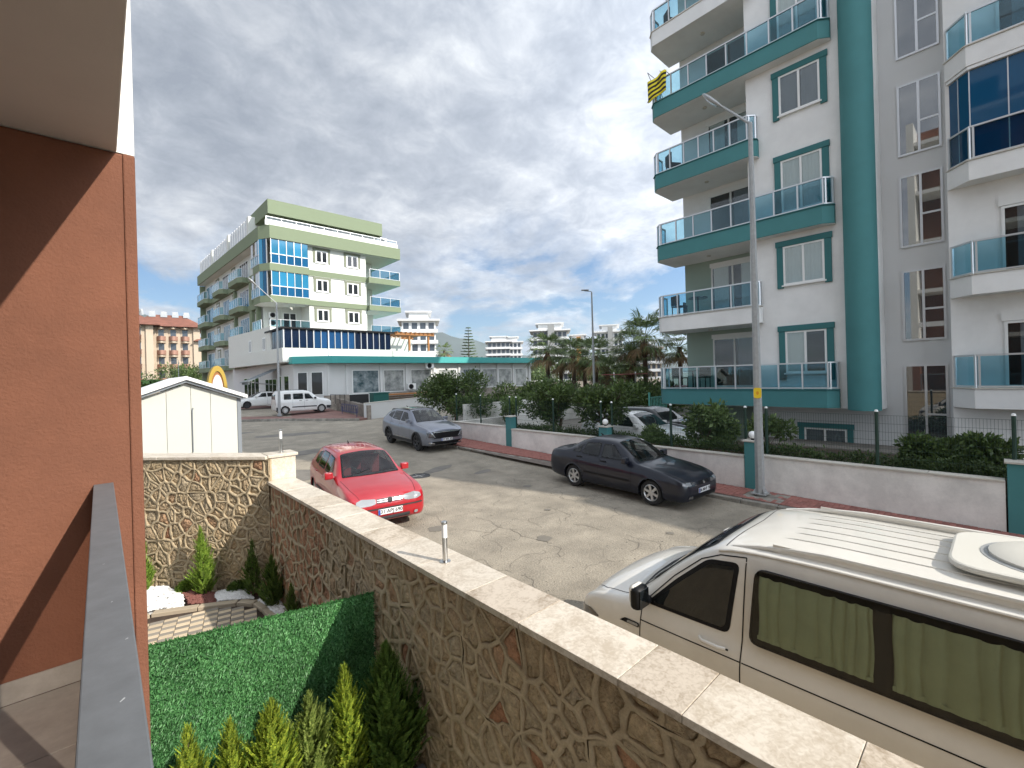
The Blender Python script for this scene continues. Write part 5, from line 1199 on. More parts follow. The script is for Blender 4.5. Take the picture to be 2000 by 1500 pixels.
def roundpoly(pts, r, seg=4):
    o = []; n = len(pts)
    for i in range(n):
        p = Vector(pts[i]); a = Vector(pts[i-1])-p; b = Vector(pts[(i+1) % n])-p; ra = min(r, a.length*.45); rb_ = min(r, b.length*.45)
        A = p+a.normalized()*ra; Bp = p+b.normalized()*rb_
        for k in range(seg+1): t = k/seg; o.append(tuple(A*(1-t)**2+p*2*t*(1-t)+Bp*t*t))
    return o
def densify(pts, d=.06):
    o = []
    for a, b in zip(pts, pts[1:]+pts[:1]):
        n = max(1, int(math.dist(a, b)/d)); o += [(lerp(a[0], b[0], k/n), lerp(a[1], b[1], k/n)) for k in range(n)]
    return o
def patch(poly, f, rings=5, mb=None, mi=0):
    """star-shaped fill of a 2D polygon lifted by f(a, b) -> xyz"""
    poly = densify(poly); n = len(poly); cx = sum(p[0] for p in poly)/n; cy = sum(p[1] for p in poly)/n; mb = mb or MB(); vs = []
    for k in range(rings, 0, -1):
        vs += [f(cx+(p[0]-cx)*k/rings, cy+(p[1]-cy)*k/rings) for p in poly]
    vs.append(f(cx, cy)); fs = []
    for k in range(rings-1):
        for i in range(n): fs.append((k*n+i, k*n+(i+1) % n, (k+1)*n+(i+1) % n, (k+1)*n+i))
    for i in range(n): fs.append(((rings-1)*n+i, (rings-1)*n+(i+1) % n, rings*n))
    return mb.add(vs, fs, mi)
def shrink(poly, kx, ky):
    cx = sum(p[0] for p in poly)/len(poly); cy = sum(p[1] for p in poly)/len(poly); return [(cx+(a-cx)*kx, cy+(b-cy)*ky) for a, b in poly]
def ringpatch(poly, kx, ky, f, mb=None):
    o = densify(roundpoly(poly, .05)); i_ = shrink(o, kx, ky); n = len(o); mb = mb or MB()
    return mb.add([f(*p) for p in o]+[f(*p) for p in i_], [(k, (k+1) % n, n+(k+1) % n, n+k) for k in range(n)])
def cabin(c, B, xs, zf, red=False):
    # xs: cowl, front seat, rear seat, parcel shelf
    M.setdefault('interior', pmat('dark cabin trim', (.035, .035, .038), .8)); M.setdefault('seatcloth', pmat('seat cloth', (.09, .09, .10), .9)); M.setdefault('seatred', pmat('red seat cloth', (.22, .03, .035), .9))
    mt = 'seatred' if red else 'seatcloth'; b = B.side(xs[1], zf+.3)-.12
    MB().box(xs[0]-.02, xs[0]+.30, -b, b, zf+.30, zf+.52).build('dashboard', 'interior', c, bevel=.04); MB().box(xs[0]+.1, xs[3]+.05, -b, b, zf-.06, zf).build('cabin_floor', 'interior', c)
    for sg in (-1, 1):
        s_ = MB().box(xs[1]-.25, xs[1]+.25, sg*.36-.24, sg*.36+.24, zf+.12, zf+.28).build('seat', mt, c, bevel=.04)
        MB().prism([(xs[1]+.22, sg*.36-.23), (xs[1]+.34, sg*.36-.23), (xs[1]+.34, sg*.36+.23), (xs[1]+.22, sg*.36+.23)], zf+.28, zf+.78).build('backrest', mt, s_, bevel=.04); MB().box(xs[1]+.25, xs[1]+.34, sg*.36-.12, sg*.36+.12, zf+.80, zf+.97).build('headrest', mt, s_, bevel=.03)
    MB().box(xs[2]-.2, xs[2]+.2, -b+.05, b-.05, zf+.12, zf+.28).box(xs[2]+.2, xs[2]+.32, -b+.05, b-.05, zf+.12, zf+.72).build('rear_bench', mt, c, bevel=.04); MB().box(xs[2]+.33, xs[3]+.1, -b, b, zf+.50, zf+.54).build('parcel_shelf', 'interior', c)
    cyw = .36; MB().tube([(xs[0]+.42+.05*math.sin(a), cyw+.18*math.cos(a), zf+.50+.17*math.sin(a)) for a in [k*math.pi/9 for k in range(19)]], .014, 6, caps=False).build('steering_wheel', 'black', c)
def ribbon(pts, w, f, mb=None, close=False):
    """thin line on a surface; pts 2D"""
    mb = mb or MB(); P_ = []
    for a, b in zip(pts, pts[1:]):
        n = max(1, int(math.dist(a, b)/.06)); P_ += [(lerp(a[0], b[0], k/n), lerp(a[1], b[1], k/n)) for k in range(n)]
    P_.append(pts[-1]); vs = []
    for i, p in enumerate(P_):
        q = P_[min(i+1, len(P_)-1)]; r = P_[max(i-1, 0)]; d = Vector((q[0]-r[0], q[1]-r[1])).normalized(); vs += [f(p[0]-d.y*w/2, p[1]+d.x*w/2), f(p[0]+d.y*w/2, p[1]-d.x*w/2)]
    return mb.add(vs, [(2*i, 2*i+1, 2*i+3, 2*i+2) for i in range(len(P_)-1)])
def paint(name, col, rough=.3, metal=0.0, coat=1.0):
    M[name] = pmat(name, col, rough, metal=metal, coat=coat, spec=.35 if sum(col) < .1 else .5, var=.03, vscale=2, stain=.06, stscale=2.5)
paint('red car paint', (0.36, 0.006, 0.013)); paint('navy car paint', (0.004, 0.006, 0.015), .35, coat=.55); paint('grey blue car paint', (0.21, 0.225, 0.27), .32, .55); paint('white car paint', (0.70, 0.70, 0.68)); paint('van paint', (0.70, 0.67, 0.61), .34, coat=.8); paint('black car paint', (0.008, 0.008, 0.01))
M['tyre'] = pmat('tyre rubber', (0.018, 0.018, 0.018), .85, bump=.2, bscale=60); M['rim'] = pmat('alloy rim', (.58, .58, .57), .35, metal=.7); M['rim_dark'] = pmat('dark rim', (.05, .05, .055), .4, metal=.5)
M['autoglass'] = pmat('tinted car glass', (0.010, 0.013, 0.015), .03, spec=.7); M['autoglass_clear'] = glassmat('clear car glass', (.62, .68, .66), .01, 1.3)
M['cabglass'] = glassmat('tinted cabin glass', (.52, .56, .55), .01, 1.3)
M['lens'] = pmat('headlamp lens', (.24, .25, .26), .06, spec=.9, coat=1); M['lens_dark'] = pmat('smoked lamp lens', (.05, .05, .055), .08, spec=.9, coat=1); M['amber'] = pmat('amber lens', (.6, .2, .02), .3); M['tail'] = pmat('red tail lamp', (.28, .01, .01), .2, coat=1)
M['plate'] = pmat('number plate', (.72, .72, .72), .5); M['plate_blue'] = pmat('plate blue band', (.02, .06, .35), .5); M['chrome'] = pmat('chrome', (.75, .75, .76), .12, metal=1.0); M['trim'] = pmat('dark bumper trim', (.03, .03, .032), .6)
def text_mesh(body, size, mat, parent, mat4, name='lettering'):
    c = bpy.data.curves.new('t', 'FONT'); c.body = body; c.size = size; c.align_x = 'CENTER'; c.align_y = 'CENTER'; c.extrude = .001; c.offset = size*.012
    o = bpy.data.objects.new('t', c); COL.objects.link(o); dg = bpy.context.evaluated_depsgraph_get(); me = bpy.data.meshes.new_from_object(o.evaluated_get(dg)); bpy.data.objects.remove(o)
    me.materials.clear(); me.materials.append(M[mat]); n = bpy.data.objects.new(name, me); COL.objects.link(n); n.parent = parent; n.matrix_basis = mat4; return n
def wheel(car, x, y, r, w, rim, sgn, spokes, style=0):
    """y is the outer face"""
    t = MB(); pr = [(r*.62, -.02), (r*.70, .012), (r*.9, .012), (r*.985, -.02), (r, -w*.5), (r*.985, -w+.02), (r*.8, -w), (r*.62, -w)]
    t.lathe([(a, b*1.0) for a, b in pr], 36, (0, 0, 0), 'y'); ty = t.build('tyre', 'tyre', car, smooth=True)
    ty.location = (x, y*sgn, r); ty.scale = (1, sgn, 1)
    ty.name = 'wheel'
    m_ = MB(); m_.lathe([(r*.66, .004), (r*.63, .008), (r*.58, -.012), (r*.56, -.09)], 32, (0, 0, 0), 'y')
    m_.lathe([(0, .004), (r*.11, .002), (r*.13, -.02), (0, -.02)], 16, (0, 0, 0), 'y')
    for k in range(spokes):
        a = k*2*math.pi/spokes+.3; ca, sa = math.cos(a), math.sin(a); w0 = r*.085; w1 = r*(.075 if style else .06)
        vs = []
        for (rr, ww, dy) in ((r*.08, w0*1.4, -.004), (r*.35, w0, .0), (r*.60, w1*1.5, .003)):
            for s_ in (-1, 1):
                for dd in (0, -.03): vs.append((rr*ca-sa*ww*s_, dy+dd, rr*sa+ca*ww*s_))
        fs = []
        for i in range(2):
            b = i*4; fs += [(b, b+4, b+6, b+2), (b+1, b+3, b+7, b+5), (b, b+1, b+5, b+4), (b+2, b+6, b+7, b+3)]
        m_.add(vs, fs)
    rm = m_.build('rim', rim, ty); dk = MB().lathe([(0, -.07), (r*.6, -.07)], 24, (0, 0, 0), 'y').build('brake_disc', 'trim', ty)
    return ty
def place(o, loc, ang, slope=0.0):
    o.location = loc; o.rotation_euler = (0, slope, ang)
def build_car(name, label, st, mat, wb0, wb, wr, ww, arch_r, wins, screen, rear, opts, group='parked cars'):
    """wins: list of side window polygons (x,z); screen / rear: plan polygons (x,y)"""
    c = thing(name, label, 'car', group=group); B = Body(st); W2 = max(r[2] for r in st); wheels = (wb0, wb0+wb)
    cab = opts.get('cabin'); bd = B.shell(wheels, (arch_r, wr*1.02), cut=[shrink(w, .93, .86) for w in wins] if cab else (), cuttop=[shrink(screen, .92, .94)]+([shrink(rear, .85, .9)] if rear else []) if cab else ()).build('body', mat, c); weld(bd)
    if cab: cabin(c, B, cab[0], cab[1], cab[2])
    GM = 'cabglass' if cab else 'autoglass'
    # wheel wells
    for x in wheels:
        for sg in (-1, 1):
            mb = MB(); n = 14; vs = []
            for k in range(n+1):
                a = math.pi*(k/n)*1.16-.08*math.pi; yo = B.side(x, wr+.1)
                for y in (yo-.012, yo-.34): vs.append((x+arch_r*math.cos(a), y*sg, max(st[3][1]*.7, wr*1.02+arch_r*math.sin(a))))
            fs = [(2*k, 2*k+1, 2*k+3, 2*k+2) for k in range(n)]; mb.add(vs, fs); yi = B.side(x, wr+.1)-.34
            mb.add([(x-arch_r, yi*sg, .15), (x+arch_r, yi*sg, .15), (x+arch_r, yi*sg, wr+arch_r), (x-arch_r, yi*sg, wr+arch_r)], [(0, 1, 2, 3)])
            mb.build('wheel_well', 'black', c, recalc=False)
            tb_ = []
            for k in range(19):
                a = math.pi*(k/18)*1.12-.06*math.pi; xx = x+arch_r*math.cos(a); z_ = wr*1.02+arch_r*math.sin(a)
                if z_ < st[3][1]+.03: continue
                tb_.append((xx, (B.side(xx, z_)-.006)*sg, z_))
            MB().tube(tb_, opts.get('lip', .018), 6).build('arch_lip', opts.get('lipmat', mat), bd, smooth=True)
            wheel(c, x, B.side(x, wr*1.1)-opts.get('inset', .03), wr, ww, opts.get('rim', 'rim'), sg, opts.get('spokes', 7), opts.get('style', 0))
    SD = lambda off, sg: (lambda x, z: (x, (B.side(x, z)+off)*sg, z)); TP = lambda off: (lambda x, y: (x, y, B.top(x, y)+off))
    FR = lambda off, end=0: (lambda y, z: (B.front(y, z, end)+(-off if end == 0 else off), y, z))
    for sg in (-1, 1):
        for i, w in enumerate(wins):
            wo = [(a, b) for a, b in w]; f = (ringpatch(wo, .90, .80, SD(.004, sg)) if cab else patch(roundpoly(wo, .05), SD(.004, sg))).build('side_window', 'black' if not opts.get('nobord') else 'autoglass', c, smooth='all', recalc=False)
            cx = sum(p[0] for p in wo)/len(wo); cz = sum(p[1] for p in wo)/len(wo)
            patch(roundpoly([(cx+(a-cx)*.95, cz+(b-cz)*.90) for a, b in wo], .05), SD(.007, sg)).build('pane', GM, f, smooth='all', recalc=False)
        sm_ = MB()
        for ln_ in opts.get('seams', []): ribbon(ln_, .008, SD(.003, sg), sm_)
        if sm_.v: sm_.build('door_seams', 'black', c, recalc=False)
        for ln_, w_, mt in opts.get('strips', []): ribbon(ln_, w_, SD(.012, sg)).build('side_moulding', mt, c, recalc=False)
        for (hx, hz) in opts.get('handles', []):
            y = B.side(hx, hz); MB().box(hx-.09, hx+.09, (y-.005)*sg, (y+.032)*sg, hz-.014, hz+.016).build('door_handle', opts.get('hmat', mat), c, bevel=.008)
        mx_, mz = opts['mirror']; y = B.side(mx_, mz-.04)
        mr = MB().box(mx_-.06, mx_+.07, (y+.03)*sg, (y+.21)*sg, mz-.07, mz+.08).box(mx_-.02, mx_+.05, (y-.02)*sg, (y+.05)*sg, mz-.06, mz-.02).build('wing_mirror', opts.get('mmat', mat), c, bevel=.025, smooth=True)
        MB().box(mx_+.071, mx_+.076, (y+.05)*sg, (y+.19)*sg, mz-.05, mz+.06).build('mirror_glass', 'autoglass', mr)
    ws = (ringpatch(screen, .86, .92, TP(.004)) if cab else patch(roundpoly(screen, .06), TP(.004))).build('windscreen', 'black', c, smooth='all', recalc=False)
    cx = sum(p[0] for p in screen)/len(screen); patch(roundpoly([(cx+(a-cx)*.93, b*.955) for a, b in screen], .06), TP(.007)).build('pane', GM, ws, smooth='all', recalc=False)
    for (a, b) in opts.get('wipers', []): ribbon([a, b], .016, TP(.010)).build('wiper', 'black', c, recalc=False)
    if rear: patch(roundpoly(rear, .06), TP(.006)).build('rear_window', GM, c, smooth='all', recalc=False)
    if opts.get('sunroof'): patch(roundpoly(opts['sunroof'], .05), TP(.006)).build('sunroof', 'autoglass', c, smooth='all', recalc=False)
    if opts.get('bonnet'):
        mb = MB(); 
        for sg in (-1, 1): ribbon([(x, y*sg) for x, y in opts['bonnet']], .008, TP(.002), mb)
        mb.build('bonnet_seam', 'black', c, recalc=False)
    for i, (poly, mt, nm, both) in enumerate(opts.get('front', [])):
        for sg in ((-1, 1) if both else (1,)):
            patch([(y*sg, z) for y, z in roundpoly(poly, opts.get('fr', .03))], FR(.008+.002*i), 4).build(nm, mt, c, smooth='all', recalc=False)
    for i, (poly, mt, nm) in enumerate(opts.get('rearlamps', [])):
        for sg in (-1, 1): patch([(y*sg, z) for y, z in roundpoly(poly, .03)], FR(.008, 1), 4).build(nm, mt, c, smooth='all', recalc=False)
    pz = opts.get('plate_z', .42); xf = B.front(0, pz)-.022
    pl_ = MB().box(xf, xf+.014, -.26, .26, pz-.056, pz+.056).build('number_plate', 'plate', c, bevel=.003); MB().box(xf-.002, xf+.001, .215, .257, pz-.053, pz+.053).build('plate_band', 'plate_blue', pl_)
    if opts.get('plate'): text_mesh(opts['plate'], .105, 'black', pl_, Matrix.Translation((xf-.002, -.02, pz)) @ Matrix(((0, 0, -1), (-1, 0, 0), (0, 1, 0))).to_4x4())
    if opts.get('aerial'): ax_, az = opts['aerial'], B.top(opts['aerial'], 0); MB().tube([(ax_, 0, az-.01), (ax_+.09, 0, az+.06)], [.03, .006], 6).build('aerial', 'black', c)
    if opts.get('rack'):
        for sg in (-1, 1):
            a, b, yy = opts['rack']; MB().tube([(a, yy*sg, B.top(a, yy)), (a+.1, yy*sg, B.top(a+.1, yy)+.04), (b-.1, yy*sg, B.top(b-.1, yy)+.04), (b, yy*sg, B.top(b, yy))], .016, 6).build('roof_rail', opts.get('rackmat', 'trim'), c, smooth=True)
    return c, B, (SD, TP, FR)
# ---- station rows: x, zb, wl, zs, zbelt, wbelt, ztop, wtop, crown
def rows(L_, tab): return [tuple(r) for r in tab]
golf = rows(4.15, [
 (0.00, .30, .60, .45, .56, .58, .60, .50, .03), (0.05, .24, .74, .50, .66, .70, .69, .56, .04), (0.18, .20, .82, .58, .75, .77, .77, .60, .04), (0.45, .19, .865, .64, .82, .80, .845, .66, .04), (0.85, .19, .868, .68, .87, .80, .905, .70, .035),
 (1.20, .19, .868, .70, .91, .79, .96, .68, .03), (1.42, .19, .868, .72, .93, .785, 1.10, .63, .03), (1.70, .19, .868, .73, .94, .785, 1.28, .60, .03), (1.95, .19, .868, .74, .95, .785, 1.375, .585, .03), (2.25, .19, .868, .74, .95, .785, 1.405, .58, .035), (2.9, .19, .868, .75, .96, .785, 1.41, .58, .035),
 (3.5, .20, .868, .76, .98, .78, 1.385, .575, .03), (3.78, .22, .86, .77, .99, .765, 1.33, .56, .03), (3.93, .24, .84, .78, 1.0, .75, 1.18, .55, .03), (4.04, .28, .82, .76, .96, .73, 1.02, .56, .03), (4.12, .32, .78, .64, .82, .70, .88, .56, .02), (4.15, .34, .74, .56, .66, .66, .70, .54, .02)])
gw_ = [[(1.62, .96), (2.38, .97), (2.40, 1.34), (1.98, 1.31)], [(2.46, .97), (3.08, .98), (3.06, 1.345), (2.47, 1.345)], [(3.15, .99), (3.50, 1.02), (3.44, 1.26), (3.13, 1.32)]]
c1, B1, _ = build_car('parked_car', 'red hatchback parked against the garden wall, its bonnet towards the camera', golf, 'red car paint', .84, 2.51, .30, .19, .345, gw_, [(1.24, -.66), (1.16, -.3), (1.14, 0), (1.16, .3), (1.24, .66), (1.93, .53), (1.97, 0), (1.93, -.53)], [(3.84, -.5), (3.84, .5), (4.0, .52), (4.0, -.52)],
 dict(cabin=((1.30, 2.25, 3.1, 3.7), .42, True), mirror=(1.50, 1.0), handles=[(2.3, .84), (3.1, .86)], seams=[[(1.38, .30), (1.40, .90)], [(2.42, .32), (2.42, .95)], [(3.08, .36), (3.12, .96)], [(1.40, .30), (3.0, .30)]], strips=[([(1.4, .52), (2.4, .52)], .05, 'trim'), ([(2.44, .52), (2.98, .52)], .05, 'trim')], bonnet=[(.12, .60), (.5, .68), (1.15, .72)], wipers=[((1.22, .55), (1.33, .02)), ((1.2, -.02), (1.3, -.55))],
 front=[([(.30, .625), (.30, .715), (.56, .73), (.68, .70), (.70, .63), (.60, .60), (.40, .60)], 'lens', 'headlight', True), ([(-.28, .625), (.28, .625), (.28, .71), (-.28, .71)], 'trim', 'grille', False), ([(-.27, .645), (.27, .645), (.27, .655), (-.27, .655)], 'chrome', 'grille_bar', False), ([(-.27, .68), (.27, .68), (.27, .69), (-.27, .69)], 'chrome', 'grille_bar', False), ([(.055*math.cos(a), .668+.055*math.sin(a)) for a in [k*math.pi/6 for k in range(12)]], 'black', 'badge', False), ([(-.72, .50), (.72, .50), (.72, .53), (-.72, .53)], 'trim', 'bumper_strip', False), ([(-.42, .27), (.42, .27), (.42, .35), (-.42, .35)], 'trim', 'lower_grille', False), ([(.52, .30), (.60, .30), (.60, .36), (.52, .36)], 'lens', 'fog_lamp', True)],
 plate='31 APJ 690', plate_z=.44, aerial=3.2, spokes=9, fr=.02, rearlamps=[([(.50, .68), (.72, .68), (.70, .92), (.52, .92)], 'tail', 'tail_light')]))
sedan = rows(4.44, [
 (0.00, .28, .58, .44, .52, .56, .56, .46, .03), (0.05, .22, .72, .48, .60, .68, .64, .54, .04), (0.2, .18, .82, .56, .70, .77, .73, .60, .05), (0.5, .18, .865, .62, .79, .80, .82, .66, .05), (0.9, .18, .87, .66, .85, .80, .89, .70, .04),
 (1.28, .18, .87, .70, .89, .79, .945, .69, .03), (1.5, .18, .87, .71, .91, .78, 1.06, .63, .03), (1.85, .18, .87, .72, .92, .775, 1.27, .58, .03), (2.1, .18, .87, .73, .93, .775, 1.365, .56, .03), (2.45, .18, .87, .73, .94, .775, 1.395, .555, .035), (2.9, .18, .87, .74, .945, .775, 1.385, .55, .035),
 (3.3, .18, .87, .75, .955, .775, 1.28, .54, .03), (3.65, .19, .865, .76, .965, .77, 1.12, .56, .03), (3.88, .2, .86, .77, .97, .76, 1.02, .60, .03), (4.15, .22, .83, .77, .96, .74, 1.0, .60, .03), (4.36, .26, .78, .72, .90, .70, .95, .58, .03), (4.44, .32, .72, .60, .76, .66, .82, .54, .02)])
sw2 = [[(1.72, .94), (2.46, .95), (2.46, 1.30), (2.12, 1.29)], [(2.54, .95), (3.16, .965), (3.06, 1.27), (2.54, 1.31)], [(3.22, .975), (3.52, .99), (3.36, 1.13), (3.16, 1.22)]]
c2, B2, _ = build_car('parked_car', 'dark navy saloon with silver alloy wheels parked at the right kerb', sedan, 'navy car paint', .90, 2.51, .305, .2, .35, sw2, [(1.32, -.65), (1.24, 0), (1.32, .65), (2.06, .50), (2.1, 0), (2.06, -.50)], [(3.15, -.48), (3.15, .48), (3.82, .54), (3.82, -.54)],
 dict(cabin=((1.40, 2.35, 3.15, 3.5), .40, False), mirror=(1.60, .98), handles=[(2.36, .86), (3.2, .88)], hmat='black', seams=[[(1.46, .28), (1.46, .88)], [(2.50, .30), (2.50, .93)], [(3.02, .42), (3.22, .60), (3.28, .93)], [(1.46, .28), (2.96, .28)]], strips=[([(1.5, .50), (2.48, .50)], .045, 'black'), ([(2.52, .50), (3.0, .50)], .045, 'black')], bonnet=[(.12, .56), (.5, .66), (1.2, .70)], wipers=[((1.30, .55), (1.42, .02)), ((1.28, -.02), (1.4, -.55))],
 front=[([(.30, .56), (.34, .64), (.60, .665), (.74, .67), (.77, .60), (.60, .565)], 'lens_dark', 'headlight', True), ([(.52, .58), (.52, .65), (.68, .66), (.70, .59)], 'lens', 'headlight_bowl', True), ([(-.26, .56), (.26, .56), (.22, .65), (-.22, .65)], 'black', 'grille', False), ([(-.035, .57), (.035, .57), (.035, .635), (-.035, .635)], 'chrome', 'badge', False), ([(-.5, .26), (.5, .26), (.48, .34), (-.48, .34)], 'black', 'lower_grille', False), ([(.52, .29), (.66, .29), (.66, .35), (.52, .35)], 'lens_dark', 'fog_lamp', True)],
 plate='06 MHF 78', plate_z=.43, aerial=3.0, spokes=6, style=1, fr=.02, rearlamps=[([(.45, .72), (.70, .72), (.68, .88), (.45, .88)], 'tail', 'tail_light')]))
suv = rows(4.51, [
 (0.00, .38, .62, .58, .72, .60, .78, .52, .03), (0.05, .30, .76, .62, .82, .72, .86, .60, .04), (0.2, .25, .86, .70, .92, .80, .93, .64, .05), (0.5, .24, .91, .76, .98, .83, 1.0, .68, .05), (0.9, .24, .93, .80, 1.02, .84, 1.06, .72, .04),
 (1.22, .24, .93, .84, 1.06, .83, 1.11, .72, .03), (1.45, .24, .93, .86, 1.08, .82, 1.23, .68, .03), (1.8, .24, .93, .87, 1.09, .82, 1.45, .63, .03), (2.05, .24, .93, .88, 1.10, .815, 1.55, .61, .03), (2.4, .24, .93, .88, 1.11, .815, 1.60, .60, .035), (3.1, .25, .93, .90, 1.13, .815, 1.60, .60, .035),
 (3.75, .27, .93, .93, 1.18, .81, 1.545, .59, .03), (4.1, .3, .91, .95, 1.20, .79, 1.44, .57, .03), (4.3, .33, .88, .96, 1.18, .76, 1.26, .57, .03), (4.42, .38, .85, .88, 1.05, .74, 1.10, .58, .02), (4.51, .42, .80, .74, .90, .70, .95, .56, .02)])
su = [[(1.72, 1.11), (2.52, 1.12), (2.52, 1.50), (2.14, 1.47)], [(2.60, 1.12), (3.34, 1.16), (3.30, 1.50), (2.60, 1.51)], [(3.42, 1.18), (3.86, 1.27), (3.72, 1.41), (3.38, 1.48)]]
c3, B3, _ = build_car('parked_car', 'grey blue compact crossover with black wheels parked beyond the red hatchback', suv, 'grey blue car paint', .90, 2.68, .36, .22, .405, su, [(1.27, -.68), (1.2, 0), (1.27, .68), (2.02, .53), (2.06, 0), (2.02, -.53)], [(4.12, -.5), (4.12, .5), (4.27, .52), (4.27, -.52)],
 dict(cabin=((1.35, 2.3, 3.2, 4.0), .55, False), mirror=(1.62, 1.16), handles=[(2.42, 1.0), (3.3, 1.04)], seams=[[(1.45, .40), (1.45, 1.03)], [(2.56, .40), (2.56, 1.1)], [(3.1, .62), (3.34, .80), (3.4, 1.13)]], strips=[([(1.35, .36), (3.2, .36)], .12, 'trim'), ([(1.5, .45), (3.0, .47)], .025, 'chrome'), ([(1.75, 1.095), (3.35, 1.135)], .015, 'chrome')], lip=.035, lipmat='trim', bonnet=[(.15, .60), (.5, .7), (1.15, .74)], rim='rim_dark', spokes=5, style=1, sunroof=[(2.15, -.5), (2.15, .5), (3.3, .5), (3.3, -.5)], rack=(2.1, 3.9, .57), rackmat='trim', wipers=[((1.25, .55), (1.36, .02))],
 front=[([(-.86, .55), (.86, .55), (.80, .80), (.55, .84), (-.55, .84), (-.80, .80)], 'black', 'grille', False), ([(.54, .58), (.80, .60), (.84, .80), (.62, .76)], 'lens_dark', 'headlight', True), ([(.52, .60), (.56, .60), (.70, .78), (.66, .79)], 'lens', 'running_light', True), ([(-.6, .80), (.6, .80), (.6, .83), (-.6, .83)], 'chrome', 'grille_bar', False), ([(-.7, .32), (.7, .32), (.66, .44), (-.66, .44)], 'black', 'lower_grille', False), ([(.55, .34), (.80, .38), (.80, .43), (.55, .37)], 'chrome', 'bumper_blade', True), ([(-.5, .27), (.5, .27), (.5, .30), (-.5, .30)], 'rim', 'skid_plate', False)],
 plate='07 BPL 32', plate_z=.50, aerial=3.5, fr=.015, rearlamps=[([(.50, .85), (.80, .87), (.78, 1.0), (.50, .98)], 'tail', 'tail_light')]))
for (x_, y_, c, dz) in []: pass
def put(c, B, cx, cy, yaw_, axle):
    """nose axle centre at cx, cy; body runs backwards along yaw"""
    z0 = gz(cx, cy) if cy < 40 else g(cy)+.14
    # local +x (towards tail) maps to direction yaw_
    dx, dy = math.cos(yaw_), math.sin(yaw_)
    z1 = gz(cx+dx*2.5, cy+dy*2.5) if cy < 28 else z0
    c.location = (cx-dx*axle, cy-dy*axle, z0-.01); c.rotation_euler = Matrix.Rotation(yaw_, 3, 'Z').to_euler(); c.rotation_euler[1] = -math.atan2(z1-z0, 2.5)
# Van
van = rows(5.0, [
 (0.20, .30, .70, .58, .74, .68, .82, .60, .04), (0.24, .24, .83, .64, .88, .79, .92, .68, .05), (0.34, .22, .91, .76, 1.0, .86, 1.03, .74, .05), (0.54, .22, .94, .85, 1.07, .88, 1.11, .78, .05), (0.80, .22, .95, .90, 1.11, .885, 1.17, .78, .04),
 (1.02, .22, .95, .93, 1.14, .885, 1.33, .78, .03), (1.25, .22, .95, .95, 1.15, .885, 1.54, .77, .03), (1.50, .22, .95, .96, 1.16, .885, 1.73, .76, .03), (1.72, .22, .95, .96, 1.16, .885, 1.83, .755, .04), (2.0, .22, .95, .96, 1.16, .885, 1.86, .755, .05), (2.5, .22, .95, .96, 1.16, .885, 1.875, .755, .055),
 (4.4, .24, .95, .96, 1.16, .885, 1.875, .755, .055), (4.75, .26, .945, .96, 1.16, .88, 1.86, .75, .05), (4.9, .3, .93, .95, 1.15, .86, 1.80, .73, .04), (5.0, .4, .88, .80, 1.05, .82, 1.62, .70, .03)])
VB = Body(van)
cv = thing('parked_van', 'beige white van with curtained windows parked beside the rubble garden wall', 'van')
VW = (.92, .92+3.0); bd = VB.shell(VW, (.39, .35), .035).build('body', 'van paint', cv); weld(bd)
SD = lambda off, sg: (lambda x, z: (x, (VB.side(x, z)+off)*sg, z)); TP = lambda off: (lambda x, y: (x, y, VB.top(x, y)+off)); FR = lambda off, end=0: (lambda y, z: (VB.front(y, z, end)+(-off if end == 0 else off), y, z))
def archset(c, B, wheels, ar, wr, mat, **k):
    for x in wheels:
        for sg in (-1, 1):
            mb = MB(); n = 16; vs = []
            for q in range(n+1):
                a = math.pi*(q/n)*1.16-.08*math.pi; yo = B.side(x, wr+.1)
                for y in (yo-.012, yo-.34): vs.append((x+ar*math.cos(a), y*sg, max(.18, wr*1.02+ar*math.sin(a))))
            mb.add(vs, [(2*q, 2*q+1, 2*q+3, 2*q+2) for q in range(n)]); yi = B.side(x, wr+.1)-.34
            mb.add([(x-ar, yi*sg, .15), (x+ar, yi*sg, .15), (x+ar, yi*sg, wr+ar), (x-ar, yi*sg, wr+ar)], [(0, 1, 2, 3)]); mb.build('wheel_well', 'black', c, recalc=False)
            tb_ = [(x+ar*math.cos(a), (B.side(x+ar*math.cos(a), wr*1.02+ar*math.sin(a))-.006)*sg, wr*1.02+ar*math.sin(a)) for a in [math.pi*(q/20)*1.1-.05*math.pi for q in range(21)] if wr*1.02+ar*math.sin(a) > .26]
            MB().tube(tb_, .016, 6).build('arch_lip', mat, c, smooth=True)
            wheel(c, x, B.side(x, wr*1.1)-.03, wr, .22, 'rim', sg, 5, 1)
archset(cv, VB, VW, .39, .34, 'van paint')
M['van_curtain'] = pmat('olive curtain cloth', (.25, .285, .165), .9, var=.06, vscale=6)
M['vanglass'] = glassmat('van window glass', (.86, .88, .86), .01, 1.0)
M['tintglass'] = glassmat('dark tinted glass', (.09, .10, .10), .01, 1.5)
